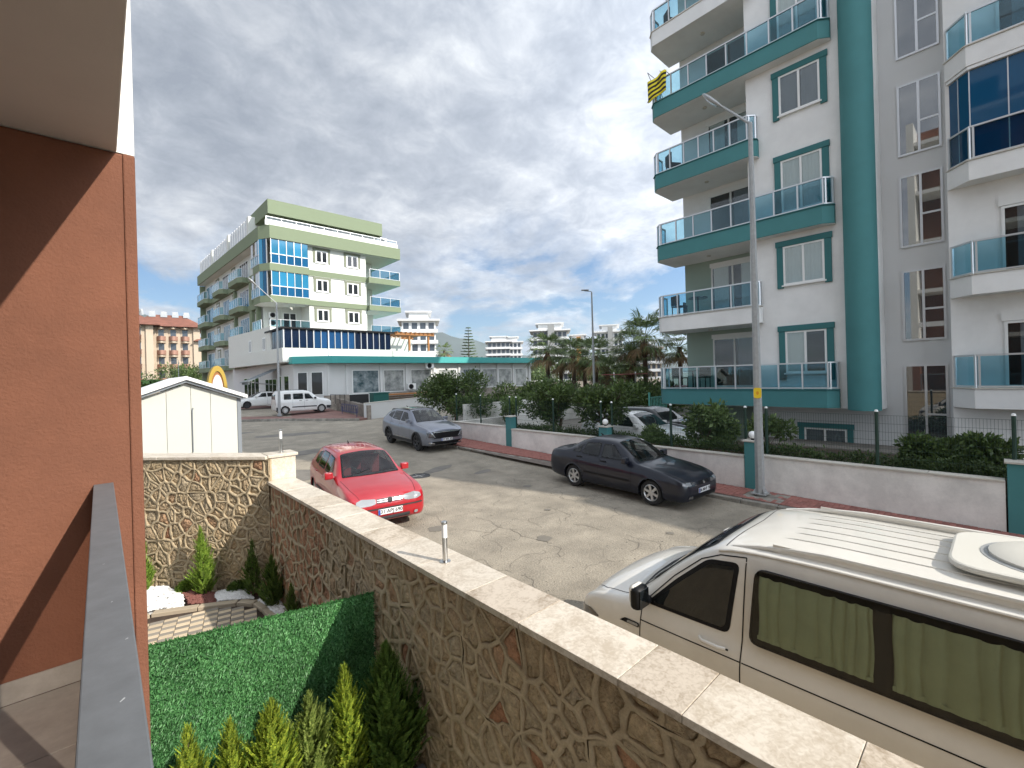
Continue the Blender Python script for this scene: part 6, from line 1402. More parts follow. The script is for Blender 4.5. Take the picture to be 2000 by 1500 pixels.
for sg in (-1, 1):
    # front door window
    dw = [(1.09, 1.20), (1.74, 1.21), (1.80, 1.70), (1.60, 1.67), (1.33, 1.43)]
    f = patch(roundpoly([(a, b) for a, b in [(1.03, 1.17), (1.775, 1.18), (1.84, 1.735), (1.58, 1.70), (1.30, 1.45)]], .06), SD(.003, sg)).build('door_window', 'black', cv, smooth='all', recalc=False)
    patch(roundpoly(dw, .05), SD(.006, sg)).build('pane', 'autoglass', f, smooth='all', recalc=False)
    # long side windows: dark recess, curtains, glass
    for (a, b) in [(1.93, 4.05), (4.12, 4.75)]:
        f = patch(roundpoly([(a, 1.185), (b, 1.185), (b, 1.735), (a+.03, 1.735)], .07), SD(.003, sg), 8).build('side_window', 'black', cv, smooth='all', recalc=False)
        for (ca, cb_) in ([(a+.06, 2.69), (2.785, b-.07)] if a < 3 else [(a+.06, b-.06)]):
            n = int((cb_-ca)*85); vs = []; 
            for k in range(n+1):
                x = lerp(ca, cb_, k/n); w = .004+.024*abs(math.sin(k*.42+math.sin(k*.13)*1.3))**.55
                for q in range(7):
                    z = lerp(1.235, 1.685+.004*math.sin(k*.5), q/6); vs.append((x+.006*math.sin(q+k*.2), (VB.side(x, z)+w)*sg, z))
            MB().add(vs, [(k*7+q, k*7+q+1, (k+1)*7+q+1, (k+1)*7+q) for k in range(n) for q in range(6)]).build('curtain', 'van_curtain', f, smooth='all', recalc=False)
            vs = []
            for k in range(n+1):
                x = lerp(ca, cb_, k/n); w = .022+.003*math.sin(k*1.35)
                for z in (1.235, 1.262+.006*math.sin(k*1.1)): vs.append((x, (VB.side(x, z)+w)*sg, z))
            MB().add(vs, [(2*k, 2*k+1, 2*k+3, 2*k+2) for k in range(n)]).build('curtain_hem', 'van_curtain', f, smooth='all', recalc=False)
        patch(roundpoly([(a, 1.185), (b, 1.185), (b, 1.735), (a+.03, 1.735)], .07), SD(.031, sg), 8).build('pane', 'vanglass', f, smooth='all', recalc=False)
        fr_ = densify(roundpoly([(a, 1.185), (b, 1.185), (b, 1.735), (a+.03, 1.735)], .07)); MB().add([SD(.002, sg)(*p) for p in fr_]+[SD(.0315, sg)(*p) for p in fr_], [(k, (k+1) % len(fr_), len(fr_)+(k+1) % len(fr_), len(fr_)+k) for k in range(len(fr_))]).build('window_edge', 'black', f, recalc=False)
        MB().add([(a2, (VB.side((a+b)/2, z)+.026)*sg, z) for a2, z in ((2.70, 1.20), (2.775, 1.20), (2.775, 1.72), (2.70, 1.72))], [(0, 1, 2, 3)]).build('window_divider', 'black', f, recalc=False)
    mb = MB()
    for ln_ in [[(1.0, .30), (1.0, .9), (1.0, 1.16), (1.28, 1.47), (1.52, 1.68), (1.68, 1.755), (1.885, 1.785)], [(1.885, 1.785), (1.875, 1.1), (1.87, .34)], [(1.0, 1.02), (1.87, 1.02)], [(1.885, 1.02), (4.8, 1.02)], [(1.58, .60), (1.58, .86), (1.86, .86)], [(4.085, .34), (4.085, 1.14)]]: ribbon(ln_, .009, SD(.003, sg), mb)
    mb.build('door_seams', 'black', cv, recalc=False)
    y = VB.side(1.72, 1.06)
    hd = MB().tube([(1.55, (y+.004)*sg, 1.085), (1.59, (y+.045)*sg, 1.085), (1.72, (y+.05)*sg, 1.085), (1.77, (y+.03)*sg, 1.085)], [.015, .017, .017, .015], 8).build('door_handle', 'van paint', cv, smooth=True)
    patch([(1.63+.065*math.cos(a), 1.095+.045*math.sin(a)) for a in [k*math.pi/8 for k in range(16)]], SD(.0025, sg), 3).build('handle_recess', 'trim', cv, recalc=False) if False else None
    MB().tube([(1.775, (y+.03)*sg, 1.085), (1.79, (y+.032)*sg, 1.085)], .008, 8).build('key_cylinder', 'black', cv)
    # mirror
    y = VB.side(1.02, 1.2)
    mr = MB().box(.99, 1.09, (y+.05)*sg, (y+.23)*sg, 1.17, 1.37).box(1.01, 1.09, (y-.03)*sg, (y+.09)*sg, 1.17, 1.24).build('wing_mirror', 'black', cv, bevel=.035, smooth=True)
    MB().box(.972, 1.050, (y+.055)*sg, (y+.222)*sg, 1.21, 1.378).build('mirror_cap', 'van paint', mr, bevel=.035, smooth=True); MB().box(1.091, 1.094, (y+.07)*sg, (y+.21)*sg, 1.19, 1.35).build('mirror_glass', 'autoglass', mr)
    # headlight wraps round the corner
    patch(roundpoly([(.50, .70), (.87, .74), (.88, .90), (.60, .86)], .03), lambda yy, z, sg=sg: (VB.front(yy, z)-.008, yy*sg, z), 4).build('headlight', 'lens_dark', cv, smooth='all', recalc=False)
    patch(roundpoly([(.28, .74), (.54, .88), (.42, .92), (.28, .90)], .03), SD(.006, sg), 4).build('headlight_side', 'lens_dark', cv, smooth='all', recalc=False)
    patch(roundpoly([(.78, .945), (.99, .945), (.99, .985), (.84, .985)], .012), SD(.006, sg), 3).build('side_blinker', 'black', cv, recalc=False); patch(roundpoly([(.86, .952), (.98, .952), (.98, .976), (.87, .976)], .01), SD(.009, sg), 3).build('blinker_lens', 'lens', cv, recalc=False)
    # roof gutter and rails
    gp_ = [(x, (VB.side(x, VB.sec(x)[7][1]-.01)-.002)*sg, VB.sec(x)[7][1]+.006) for x in [1.66+k*.1 for k in range(33)]]
    MB().tube(gp_, .010, 6).build('roof_gutter', 'van paint', cv, smooth=True)
    for (ya, mt) in ((.68, 'galv'),):
        rp = [(1.75, ya*sg, VB.top(1.75, ya)-.01), (1.95, ya*sg, VB.top(1.95, ya)+.012), (2.2, ya*sg, VB.top(2.2, ya)+.035)]+[(x, ya*sg, VB.top(x, ya)+.045) for x in (2.4, 3.0, 3.6, 4.2)]+[(4.55, ya*sg, VB.top(4.5, ya)+.03), (4.7, ya*sg, VB.top(4.7, ya))]
        MB().tube(rp, .018, 8).build('roof_rail', 'van paint', cv, smooth=True)
        MB().box(2.05, 4.6, ya*sg-.006, ya*sg+.006, VB.top(3, ya)-.02, VB.top(3, ya)+.045).build('rail_web', 'van paint', cv)
ws = patch(roundpoly([(.92, -.74), (.84, -.35), (.82, 0), (.84, .35), (.92, .74), (1.60, .66), (1.66, 0), (1.60, -.66)], .06), TP(.004)).build('windscreen', 'black', cv, smooth='all', recalc=False)
patch(roundpoly([(.97, -.68), (.90, 0), (.97, .68), (1.56, .60), (1.60, 0), (1.56, -.60)], .06), TP(.007)).build('pane', 'autoglass', ws, smooth='all', recalc=False)
for k, y in enumerate((-.42, -.27, -.12, .05, .22, .38)): MB().tube([(x, y, VB.top(x, y)+(.001 if 2.1 < x < 4.5 else -.012)) for x in [2.0+.03*(k % 2)+q*.13 for q in range(20)]], .0075, 6).build('roof_rib', 'van paint', cv, smooth=True)
for pg in ([(1.70, -.70), (1.76, 0), (1.70, .70)], [(.30, .62), (.5, .74), (.86, .80)], [(.30, -.62), (.5, -.74), (.86, -.80)]): ribbon(pg, .009, TP(.002)).build('panel_gap', 'trim', cv, recalc=False)
for (a, b) in [((.96, -.6), (1.04, -.1)), ((.94, .05), (1.02, .55))]: ribbon([a, b], .02, TP(.012)).build('wiper', 'black', cv, recalc=False)
patch(roundpoly([(-.80, .52), (.80, .52), (.74, .66), (-.74, .66)], .03), FR(.008), 4).build('grille', 'black', cv, smooth='all', recalc=False)
xf = VB.front(0, .45)-.02; MB().box(xf, xf+.014, -.26, .26, .39, .50).build('number_plate', 'plate', cv)
# rounded roof ventilator / satellite dome, a thing of its own fixed on the roof
M['hatch_white'] = pmat('cream white plastic', (.60, .58, .52), .4); hatch = thing('roof_hatch', 'white rounded roof ventilator hatch on top of the beige van', 'roof hatch')
hp = roundpoly([(3.42, -.40), (3.42, .40), (4.35, .46), (4.35, -.46)], .18, 6)
zt_ = 1.89; MB().prism([(x*1.0, y*.94) for x, y in hp], zt_-.02, zt_+.05).build('hatch_base', 'hatch_white', hatch, bevel=.015)
cx, cy_ = 3.88, 0; MB().prism([(cx+(x-cx)*1.10, y*1.12) for x, y in hp], zt_+.052, zt_+.095).build('hatch_tray', 'hatch_white', hatch, bevel=.018)
MB().lathe([(.36, zt_+.095), (.36, zt_+.115), (.30, zt_+.14), (.15, zt_+.152), (0, zt_+.156)], 36, (3.92, 0, 0)).build('hatch_dome', 'hatch_white', hatch, smooth=True)
MB().lathe([(.40, zt_+.0955), (.40, zt_+.098), (.362, zt_+.098)], 36, (3.92, 0, 0)).build('hatch_seal', 'galv', hatch)
# panel van (kangoo like)
kang = rows(4.0, [
 (0.00, .34, .64, .56, .72, .62, .80, .52, .03), (0.05, .26, .76, .62, .82, .72, .90, .60, .04), (0.25, .22, .82, .72, .93, .76, 1.0, .64, .05), (0.6, .2, .83, .80, 1.0, .77, 1.08, .66, .04), (0.9, .2, .83, .84, 1.05, .77, 1.14, .66, .03),
 (1.15, .2, .83, .86, 1.06, .77, 1.30, .63, .03), (1.5, .2, .83, .87, 1.07, .77, 1.60, .60, .03), (1.75, .2, .83, .87, 1.07, .77, 1.70, .60, .03), (2.2, .2, .83, .87, 1.07, .77, 1.76, .60, .04), (3.4, .22, .83, .87, 1.07, .77, 1.77, .60, .04), (3.8, .24, .83, .87, 1.07, .765, 1.72, .59, .03), (3.93, .28, .82, .87, 1.07, .75, 1.55, .59, .03), (4.0, .34, .78, .80, 1.0, .72, 1.35, .58, .02)])
kw = [[(1.35, 1.08), (1.98, 1.09), (1.98, 1.50), (1.66, 1.48)], [(2.10, 1.09), (2.80, 1.09), (2.80, 1.52), (2.10, 1.52)], [(2.95, 1.09), (3.45, 1.09), (3.42, 1.50), (2.95, 1.50)]]
c4, B4, _ = build_car('parked_van', 'small white window van with black side mouldings parked on the reddish plaza', kang, 'white car paint', .78, 2.60, .30, .18, .35, kw, [(.98, -.6), (.92, 0), (.98, .6), (1.66, .54), (1.70, 0), (1.66, -.54)], None,
 dict(mirror=(1.25, 1.14), mmat='trim', handles=[(1.85, .98), (2.3, .98)], hmat='black', seams=[[(1.12, .35), (1.12, 1.0)], [(2.04, .35), (2.04, 1.5)], [(2.86, .6), (2.86, 1.5)]], strips=[([(1.15, .52), (2.9, .52)], .08, 'trim'), ([(.05, .40), (.42, .42)], .22, 'trim'), ([(3.75, .42), (3.98, .42)], .24, 'trim')], rack=(1.9, 3.7, .52), spokes=12,
 front=[([(.42, .62), (.64, .62), (.62, .80), (.46, .78)], 'lens', 'headlight', True), ([(-.34, .60), (.34, .60), (.32, .70), (-.32, .70)], 'black', 'grille', False), ([(-.66, .38), (.66, .38), (.66, .52), (-.66, .52)], 'trim', 'bumper', False)],
 plate_z=.46, rearlamps=[([(.60, .70), (.72, .70), (.66, 1.15), (.60, 1.15)], 'tail', 'tail_light')]), group=None)
c4['category'] = 'van'
for nm, o_ in (('rear_glass', 0),): 
    patch(roundpoly([(.08, 1.12), (.56, 1.12), (.54, 1.48), (.08, 1.48)], .05), lambda yy, z: (B4.front(yy, z, 1)+.01, yy, z), 4).build('rear_window', 'autoglass', c4, recalc=False); patch(roundpoly([(-.56, 1.12), (-.08, 1.12), (-.08, 1.48), (-.54, 1.48)], .05), lambda yy, z: (B4.front(yy, z, 1)+.01, yy, z), 4).build('rear_window', 'autoglass', c4, recalc=False)
c5, B5, _ = build_car('parked_car', 'white saloon behind the small window van on the plaza', sedan, 'white car paint', .90, 2.51, .305, .2, .35, sw2, [(1.32, -.65), (1.24, 0), (1.32, .65), (2.06, .50), (2.1, 0), (2.06, -.50)], [(3.15, -.48), (3.15, .48), (3.82, .54), (3.82, -.54)], dict(mirror=(1.6, .98), handles=[(2.36, .86), (3.2, .88)], hmat='chrome', seams=[[(2.50, .30), (2.50, .93)]], rim='rim_dark', spokes=7))
c6, B6, _ = build_car('parked_car', 'silver white crossover in the car park behind the hedge', suv, 'white car paint', .90, 2.68, .34, .22, .39, su, [(1.27, -.68), (1.2, 0), (1.27, .68), (2.02, .53), (2.06, 0), (2.02, -.53)], None, dict(mirror=(1.62, 1.16), front=[([(.5, .72), (.78, .74), (.80, .86), (.55, .84)], 'lens', 'headlight', True)], spokes=5))
c7, B7, _ = build_car('parked_car', 'black and chrome crossover behind the silver white one in the car park', suv, 'black car paint', .90, 2.68, .34, .22, .39, su, [(1.27, -.68), (1.2, 0), (1.27, .68), (2.02, .53), (2.06, 0), (2.02, -.53)], None, dict(mirror=(1.62, 1.16), front=[([(.5, .72), (.78, .74), (.80, .86), (.55, .84)], 'lens', 'headlight', True)], spokes=5))
A90 = math.pi/2
put(c1, B1, 4.54, 9.55, A90-rad(8), .84)
put(c2, B2, 10.62, 5.80, A90-rad(2.8), .90)
put(c3, B3, 10.50, 16.40, A90-rad(3), .90)
put(c4, B4, 12.75, 36.75, math.pi+rad(-3), .78); c4.location.z = g(36)+.13; c4.rotation_euler[1] = 0
put(c5, B5, 9.4, 45.3, 0.0, .90)
c6.location = (15.3, 7.5, .08); c6.rotation_euler = (0, 0, A90-rad(4)); c7.location = (17.75, 8.1, .08); c7.rotation_euler = (0, 0, A90-rad(4))
cv.location = (4.55, 3.30, -.085); cv.rotation_euler = (0, -.0, -A90)
hatch.location = cv.location+Vector((-.02, .36, 0)); hatch.rotation_euler = cv.rotation_euler
# ================================================================ STREET FURNITURE
def lamp_post(label, loc, h, reach, az, head='cobra', cat='street lamp'):
    t = thing('street_lamp', label, cat, loc, group='street lamps')
    dx, dy = math.cos(az), math.sin(az)
    n = 8; mb = MB()
    mb.tube([(0, 0, -.05), (0, 0, h*.5), (0, 0, h)], [.115*h/9.4, .085*h/9.4, .055*h/9.4], 8); mb.build('pole', 'galv', t, smooth=False)
    MB().box(-.17, .17, -.17, .17, 0, .02).build('base_plate', 'galv', t)
    for k in range(4): a = k*A90+.785; MB().add([(.19*math.cos(a), .19*math.sin(a), .02), (.08*math.cos(a), .08*math.sin(a), .02), (.085*math.cos(a), .085*math.sin(a), .2)], [(0, 1, 2)]).build('base_rib', 'galv', t, recalc=False)
    if head == 'cobra':
        rise = 1.15 if reach > 1 else .72
        pts = [(dx*reach*f, dy*reach*f, h-.02+ (rise*f)) for f in (0, .33, .66, 1)]
        MB().tube(pts, [.035, .032, .03, .028], 8).build('arm', 'galv', t, smooth=True)
        e = Vector(pts[-1]); d = Vector((dx*reach, dy*reach, rise)).normalized(); rz_ = Matrix(((d.x, -dy, 0), (d.y, dx, 0), (d.z, 0, 1)))
        hd = MB(); prof = [(-.05, .035), (.0, .065), (.18, .125), (.42, .155), (.62, .12), (.72, .035)]
        vs = []; 
        for (x, r) in prof:
            for k in range(12): a = k*math.pi/6; vs.append(tuple(e+d*x+Vector((-dy, dx, 0))*r*math.cos(a)+Vector((0, 0, 1))*r*.62*math.sin(a)))
        fs = [(i*12+k, i*12+(k+1) % 12, (i+1)*12+(k+1) % 12, (i+1)*12+k) for i in range(5) for k in range(12)]+[tuple(range(12)), tuple(range(60, 72))]
        hd.add(vs, fs); ho = hd.build('lamp_head', 'galv', t, smooth='all')
        vs = []
        for (x, r) in [(.18, .105), (.42, .135), (.60, .10)]:
            for k in range(7): a = math.pi+k*math.pi/6; vs.append(tuple(e+d*x+Vector((-dy, dx, 0))*r*math.cos(a)+Vector((0, 0, 1))*(r*.75*math.sin(a)-.012)))
        MB().add(vs, [(i*7+k, i*7+k+1, (i+1)*7+k+1, (i+1)*7+k) for i in range(2) for k in range(6)]).build('lamp_glass', 'lens', ho, smooth='all', recalc=False)
    else:
        MB().tube([(0, 0, h), (dx*.05, dy*.05, h+.06), (dx*reach, dy*reach, h+.12)], .03, 8).build('arm', 'galv', t); v = Vector((-dy, dx, 0))*.13
        MB().prism([(dx*reach*.4-dy*.12, dy*reach*.4+dx*.12), (dx*reach*.4+dy*.12, dy*reach*.4-dx*.12), (dx*reach*1.35+dy*.12, dy*reach*1.35-dx*.12), (dx*reach*1.35-dy*.12, dy*reach*1.35+dx*.12)], h+.13, h+.19).build('lamp_head', 'galv', t)
    return t
l1 = lamp_post('tall galvanised lamp post with a yellow plate in front of the teal block', (12.1, 4.17, .11), 9.25, 0.66, rad(92))
sg_ = thing('pole_sign', 'small yellow warning plate strapped to the tall lamp post', 'sign', (12.1, 4.17, 2.62))
sa = math.atan2(-4.17, -12.1); ux, uy = math.cos(sa), math.sin(sa)
TS = lambda u, w, z: (ux*(.105+w)-uy*u, uy*(.105+w)+ux*u, z)
MB().add([TS(*p) for p in [(x*.085, .0, z*.13) for x, z in roundpoly([(-1, -1), (1, -1), (1, 1), (-1, 1)], .5)]+[(x*.085, .006, z*.13) for x, z in roundpoly([(-1, -1), (1, -1), (1, 1), (-1, 1)], .5)]], [tuple(range(20)), tuple(range(20, 40))]+[(k, (k+1) % 20, 20+(k+1) % 20, 20+k) for k in range(20)]).build('plate', 'yellow', sg_)
M['orange'] = pmat('orange print', (.65, .28, .01), .5)
MB().add([TS(x, .008, z) for x, z in [(.03*math.cos(a), .045*math.sin(a)) for a in [k*math.pi/8 for k in range(16)]]], [tuple(range(16))]).build('printed_emblem', 'orange', sg_, recalc=False)
lamp_post('lamp post standing on the plaza in front of the small white van', (9.58, 35.6, .80), 8.2, 1.25, rad(178))
lamp_post('far lamp post with a flat lamp head above the palms', (26.7, 20.3, .4), 8.8, .55, rad(137), 'flat')
lamp_post('slim pale lamp post beyond the shed, nearer the green block', (9.2, 88, .9), 6.3, .5, rad(180), 'flat'); lamp_post('slim pale lamp post beyond the shed, nearer the terracotta wall', (4.3, 92, .9), 5.2, .5, rad(180), 'flat')
# bicycle rack
br = thing('bicycle_rack', 'blue metal coil bicycle rack on the plaza edge by the marbled plinth', 'bicycle rack', (12.35, 31.6, g(31.3)+.13))
rd = Vector((.50, 3.9, 0)); pts = []
for k in range(9):
    c_ = Vector((.55, -1.7, .52))+rd*(k/8)*.95; rg_ = [(tuple(c_+rd.normalized()*.27*math.cos(a)+Vector((0, 0, .27*math.sin(a))))) for a in [q*math.pi/8 for q in range(17)]]
    M.setdefault('blue_metal', pmat('blue painted metal', (.03, .04, .12), .5)); MB().tube(rg_, .018, 5, caps=False).build('hoop', 'blue_metal', br)
for k in (0, 8): c_ = Vector((.55, -1.7, 0))+rd*(k/8)*.95; MB().tube([tuple(c_), tuple(c_+Vector((0, 0, .6)))], .025, 6).build('leg', 'blue_metal', br)
for z in (.25, .79): MB().tube([(.55, -1.7, z), (.55+.475, -1.7+3.7, z)], .015, 5).build('bar', 'blue_metal', br)
# bins, boards and railings on the shop forecourt
bn = thing('waste_container', 'dark teal waste container behind the low white wall', 'container', (16.2, 33.3, 1.2)); M['bin'] = pmat('bin green', (.015, .10, .085), .5)
MB().box(-.65, .65, -.4, .4, .1, .95).build('bin_body', 'bin', bn, bevel=.03); MB().box(-.7, .7, -.45, .45, .95, 1.02).build('bin_lid', 'bin', bn, bevel=.02)
bo = thing('sign_board', 'white framed dark board leaning beside the waste container', 'board', (14.6, 33.3, 1.1)); MB().box(-.75, .75, -.02, .02, .1, 1.05).build('board_panel', 'dark', bo); MB().box(-.78, .78, -.03, .03, 1.05, 1.1).build('board_frame', 'pvc', bo); MB().box(.75, .8, -.03, .03, .05, 1.1).build('board_frame', 'pvc', bo)
rl2 = thing('step_railing', 'black railing on the marbled plinth by the shop steps', 'railing', (14.0, 34.6, 1.4))
for k in range(4): MB().tube([(0-.1*k, .7*k, 0), (0-.1*k, .7*k, .75)], .025, 5).build('rail_post', 'black', rl2)
MB().tube([(0, 0, .72), (-.3, 2.1, .72)], .02, 5).build('hand_rail', 'black', rl2)
pl3 = thing('pallet_stack', 'low brown timber stack in front of the shop windows', 'stack', (20.2, 36.4, 1.0))
for k in range(5): MB().box(-3.0, 3.4, -.5, .4, .05+k*.2, .16+k*.2).build('board', 'wood' if k == 4 else 'bark', pl3)
# teal gate beyond the trees, canopies
gt = thing('metal_gate', 'light teal barred gate glimpsed between the trees', 'gate', (22.3, 13.2, .35)); M['gate_teal'] = pmat('light teal gate paint', (.12, .42, .36), .5)
for k in range(12): MB().box(k*.16, k*.16+.03, -.015, .015, .1, 1.5).build('bar', 'gate_teal', gt)
MB().box(-.08, -.0, -.04, .04, 0, 1.75).build('gate_post', 'gate_teal', gt); MB().box(0, 1.9, -.02, .02, 1.44, 1.5).build('top_rail', 'gate_teal', gt)
for (x, y, z, w, lab) in [(29.5, 19.5, 3.35, 3.2, 'faded red canopy roof between the palm trunks'), (33.5, 17.0, 2.3, 3.0, 'small red canopy beside the lowest teal balcony')]:
    t = thing('canopy', lab, 'canopy', (x, y, z)); MB().prism([(-w/2, -1), (w/2, -1), (w/2, 1), (-w/2, 1)], lambda a, b: -.25*abs(b), lambda a, b: .05-.25*abs(b)).build('cloth', 'red_awning', t)
    for sx_ in (-1, 1): MB().box(sx_*w*.45-.04, sx_*w*.45+.04, -.04, .04, -z+.4, -.05).build('post', 'white_metal', t)
lw = thing('low_wall', 'low white wall beyond the trees at the end of the car park', 'wall', (21, 19, .3)); MB().box(-7, 9, 0, .2, 0, 1.5).build('wall_panel', 'boundary', lw)

# ================================================================ VEGETATION
def leafcloud(mb, blobs, n, leaf, rg, up=.3, drop=0):
    tot = sum(b[3]**2 for b in blobs)
    for (cx, cy, cz, r, sq) in blobs:
        m_ = int(n*r*r/tot)
        for k in range(m_):
            a = rg.uniform(0, 6.283); c = rg.uniform(-1, 1); s_ = math.sqrt(1-c*c); rr = r*(rg.random()**.33)*rg.uniform(.8, 1.12)
            d = Vector((math.cos(a)*s_, math.sin(a)*s_, c)); wob = 1+.35*noise.noise(d*2.2+Vector((cx, cy, cz)))
            p = Vector((cx, cy, cz))+Vector((d.x, d.y, d.z*sq))*rr*wob
            ax_ = (d+Vector((rg.gauss(0, .7), rg.gauss(0, .7), rg.gauss(up, .5)))).normalized(); w = ax_.cross(Vector((rg.gauss(0, 1), rg.gauss(0, 1), rg.gauss(0, 1)))).normalized(); l = leaf*rg.uniform(.6, 1.25)
            mb.add([p, p+ax_*l*.5+w*l*.22, p+ax_*l, p+ax_*l*.5-w*l*.22], [(0, 1, 2, 3)])
def tree(name, label, loc, trunk_h, blobs, n, leaf, mat, seed, cat='tree', group=None, tr=.07, stems=1):
    rg = random.Random(seed); t = thing(name, label, cat, loc, group=group)
    tb_ = MB()
    for s_ in range(stems):
        a = rg.uniform(0, 6.28); o = (.08*math.cos(a)*(stems > 1), .08*math.sin(a)*(stems > 1))
        tb_.tube([(o[0], o[1], -.1), (o[0]*2, o[1]*2, trunk_h*.5), (o[0]*3+.03, o[1]*3, trunk_h)], [tr, tr*.8, tr*.6], 7)
    tb_.build('trunk', 'bark', t, smooth=True)
    lb = MB()
    for b in blobs:
        c_ = Vector(b[:3]); s0 = Vector((0, 0, trunk_h*.8)); md = s0.lerp(c_, .5)+Vector((rg.uniform(-.1, .1), rg.uniform(-.1, .1), .05))
        lb.tube([tuple(s0), tuple(md), tuple(c_)], [tr*.5, tr*.3, tr*.12], 5)
        for q in range(5):
            d = Vector((rg.gauss(0, 1), rg.gauss(0, 1), rg.gauss(.3, .8))).normalized()*b[3]*1.05; lb.tube([tuple(md.lerp(c_, .6)), tuple(c_+d)], [tr*.14, .004], 4)
    lb.build('branch', 'bark', t, kind='stuff')
    mb = MB(); leafcloud(mb, blobs, n, leaf, rg); mb.build('crown', mat, t, recalc=False, kind='stuff'); return t
def rblobs(n, rx_, ry_, z0, z1, r, seed):
    rg = random.Random(seed); return [(rg.uniform(-rx_, rx_), rg.uniform(-ry_, ry_), rg.uniform(z0, z1), r*rg.uniform(.7, 1.25), rg.uniform(.75, 1.05)) for k in range(n)]
tree('bushy_tree', 'large dark round bush behind the grey car', (14.9, 21.1, .2), 1.1, rblobs(13, .9, 2.0, 1.1, 2.8, .75, 1), 12000, .17, 'leaf', 21, tr=.1, stems=3)
tree('bushy_tree', 'looser leafy tree right of the large round bush', (15.2, 16.9, .2), 1.2, rblobs(6, .5, .7, .9, 2.3, .38, 2), 1700, .19, 'leaf_light', 22, stems=2)
tree('bushy_tree', 'dark upright tree left of the globe lamp pier', (14.6, 13.2, .2), 1.1, rblobs(11, .6, .75, .9, 2.5, .52, 3), 7500, .15, 'leaf', 23, tr=.09, stems=2)
tree('bushy_tree', 'round leafy tree behind the globe lamp pier', (13.85, 10.05, .3), 1.2, rblobs(10, .55, .9, 1.15, 2.25, .42, 4), 5200, .15, 'leaf', 24, tr=.08)
tree('oleander', 'light green oleander at the corner of the lowest teal balcony', (14.0, 6.4, .6), .5, rblobs(8, .45, .5, .3, 1.3, .33, 5), 2600, .17, 'leaf_light', 25, 'shrub', stems=3, tr=.025)
tree('oleander', 'thin oleander shrub right of the tall lamp post', (14.2, 4.6, .6), .5, rblobs(6, .35, .55, .5, 1.15, .25, 6), 1000, .16, 'leaf_light', 26, 'shrub', stems=3, tr=.02)
tree('laurel', 'broad leafy shrub in front of the stair windows', (14.0, 1.3, .55), .4, rblobs(12, .32, .45, .2, .8, .30, 7), 5200, .13, 'leaf', 27, 'shrub', stems=3, tr=.03)
tree('laurel', 'broad leafy shrub left of the last fence post', (14.1, .25, .55), .4, rblobs(11, .32, .35, .2, .95, .28, 8), 5000, .13, 'leaf', 28, 'shrub', stems=3, tr=.03)
tree('oleander', 'small shrub among the hedge behind the dark saloon', (14.0, 8.0, .6), .3, rblobs(6, .4, .5, .2, .7, .28, 9), 1700, .14, 'leaf_light', 29, 'shrub', stems=2, tr=.02)
hg = MB(); rgh = random.Random(31)
hbl = [(13.25+rgh.uniform(-.08, .12), -4+k*.2, .91+.09*noise.noise(Vector((k*.3, 0, 0)))+rgh.uniform(-.03, .05), .26+rgh.uniform(-.03, .04), .95) for k in range(93)]
leafcloud(hg, [(x-13.2, y-5, z, r, s_) for x, y, z, r, s_ in hbl], 26000, .085, rgh)
hd_ = thing('hedge', 'low clipped hedge growing behind the white boundary wall', 'hedge', (13.2, 5, 0)); hg.build('foliage', 'hedge', hd_, recalc=False, kind='stuff')
MB().box(-.12, .12, -9, 9.5, .5, .9).build('hedge_stems', 'bark', hd_)
# palms
def palm(label, loc, h, fl, seed, n=34):
    rg = random.Random(seed); t = thing('palm_tree', label, 'palm tree', loc, group='palm trees')
    MB().tube([(0, 0, -.3), (.05, 0, h*.5), (0, 0, h)], [.24, .19, .21], 9).build('trunk', 'bark', t, smooth=True)
    mb = MB(); dry = MB()
    for k in range(n):
        a = k*2.39996+rg.uniform(-.3, .3); el = lerp(1.25, -.75, (k/(n-1))**.9)+rg.uniform(-.12, .12); L_ = fl*rg.uniform(.85, 1.08); d = Vector((math.cos(a)*math.cos(el), math.sin(a)*math.cos(el), math.sin(el))); sd_ = Vector((-math.sin(a), math.cos(a), 0)); up = d.cross(sd_)
        o = mb if el > -.5 else dry
        base = Vector((0, 0, h))+d*.12; hub = base+d*L_*.46+Vector((0, 0, -.05)); o.tube([tuple(base), tuple(hub)], [.022, .014], 3)
        for q in range(19):
            f = (q/18-.5)*2; ang = f*1.2+rg.uniform(-.04, .04); dd = (d*math.cos(ang)+sd_*math.sin(ang)+up*rg.uniform(-.06, .06)).normalized(); ll = L_*.62*(1-.30*abs(f))*rg.uniform(.85, 1.1); w = dd.cross(up).normalized()*ll*.030
            m1 = hub+dd*ll*.5; tp = hub+dd*ll*.92+Vector((0, 0, -ll*rg.uniform(.18, .42))); o.add([hub, m1+w, tp, m1-w], [(0, 1, 2, 3)])
    for k in range(12):
        a = rg.uniform(0, 6.283); d = Vector((math.cos(a), math.sin(a), -1.6)).normalized(); p = Vector((0, 0, h-.1)); s2 = Vector((-math.sin(a), math.cos(a), 0))*.16
        dry.add([p, p+d*.5+s2, p+d*1.2+Vector((0, 0, -.3)), p+d*.5-s2], [(0, 1, 2, 3)])
    mb.build('crown', 'palm', t, recalc=False, kind='stuff'); dry.build('dry_skirt', 'palm_dry', t, recalc=False, kind='stuff'); return t
palm('palm nearest the shop fascia end', (30.8, 28.7, .4), 5.1, 2.5, 41); palm('pale palm second from the shop fascia', (31.0, 25.8, .4), 4.6, 2.3, 42); palm('tallest palm left of the teal block', (32.2, 19.4, .3), 5.6, 2.9, 43, 40)
palm('palm half hidden by the lower white balcony', (36.0, 18.4, .3), 5.0, 2.4, 44); palm('low palm just right of the far lamp post', (33.2, 23.8, .3), 3.1, 2.2, 45); palm('low spreading palm in front of the orange striped block', (33.0, 21.3, .3), 2.9, 2.2, 46)
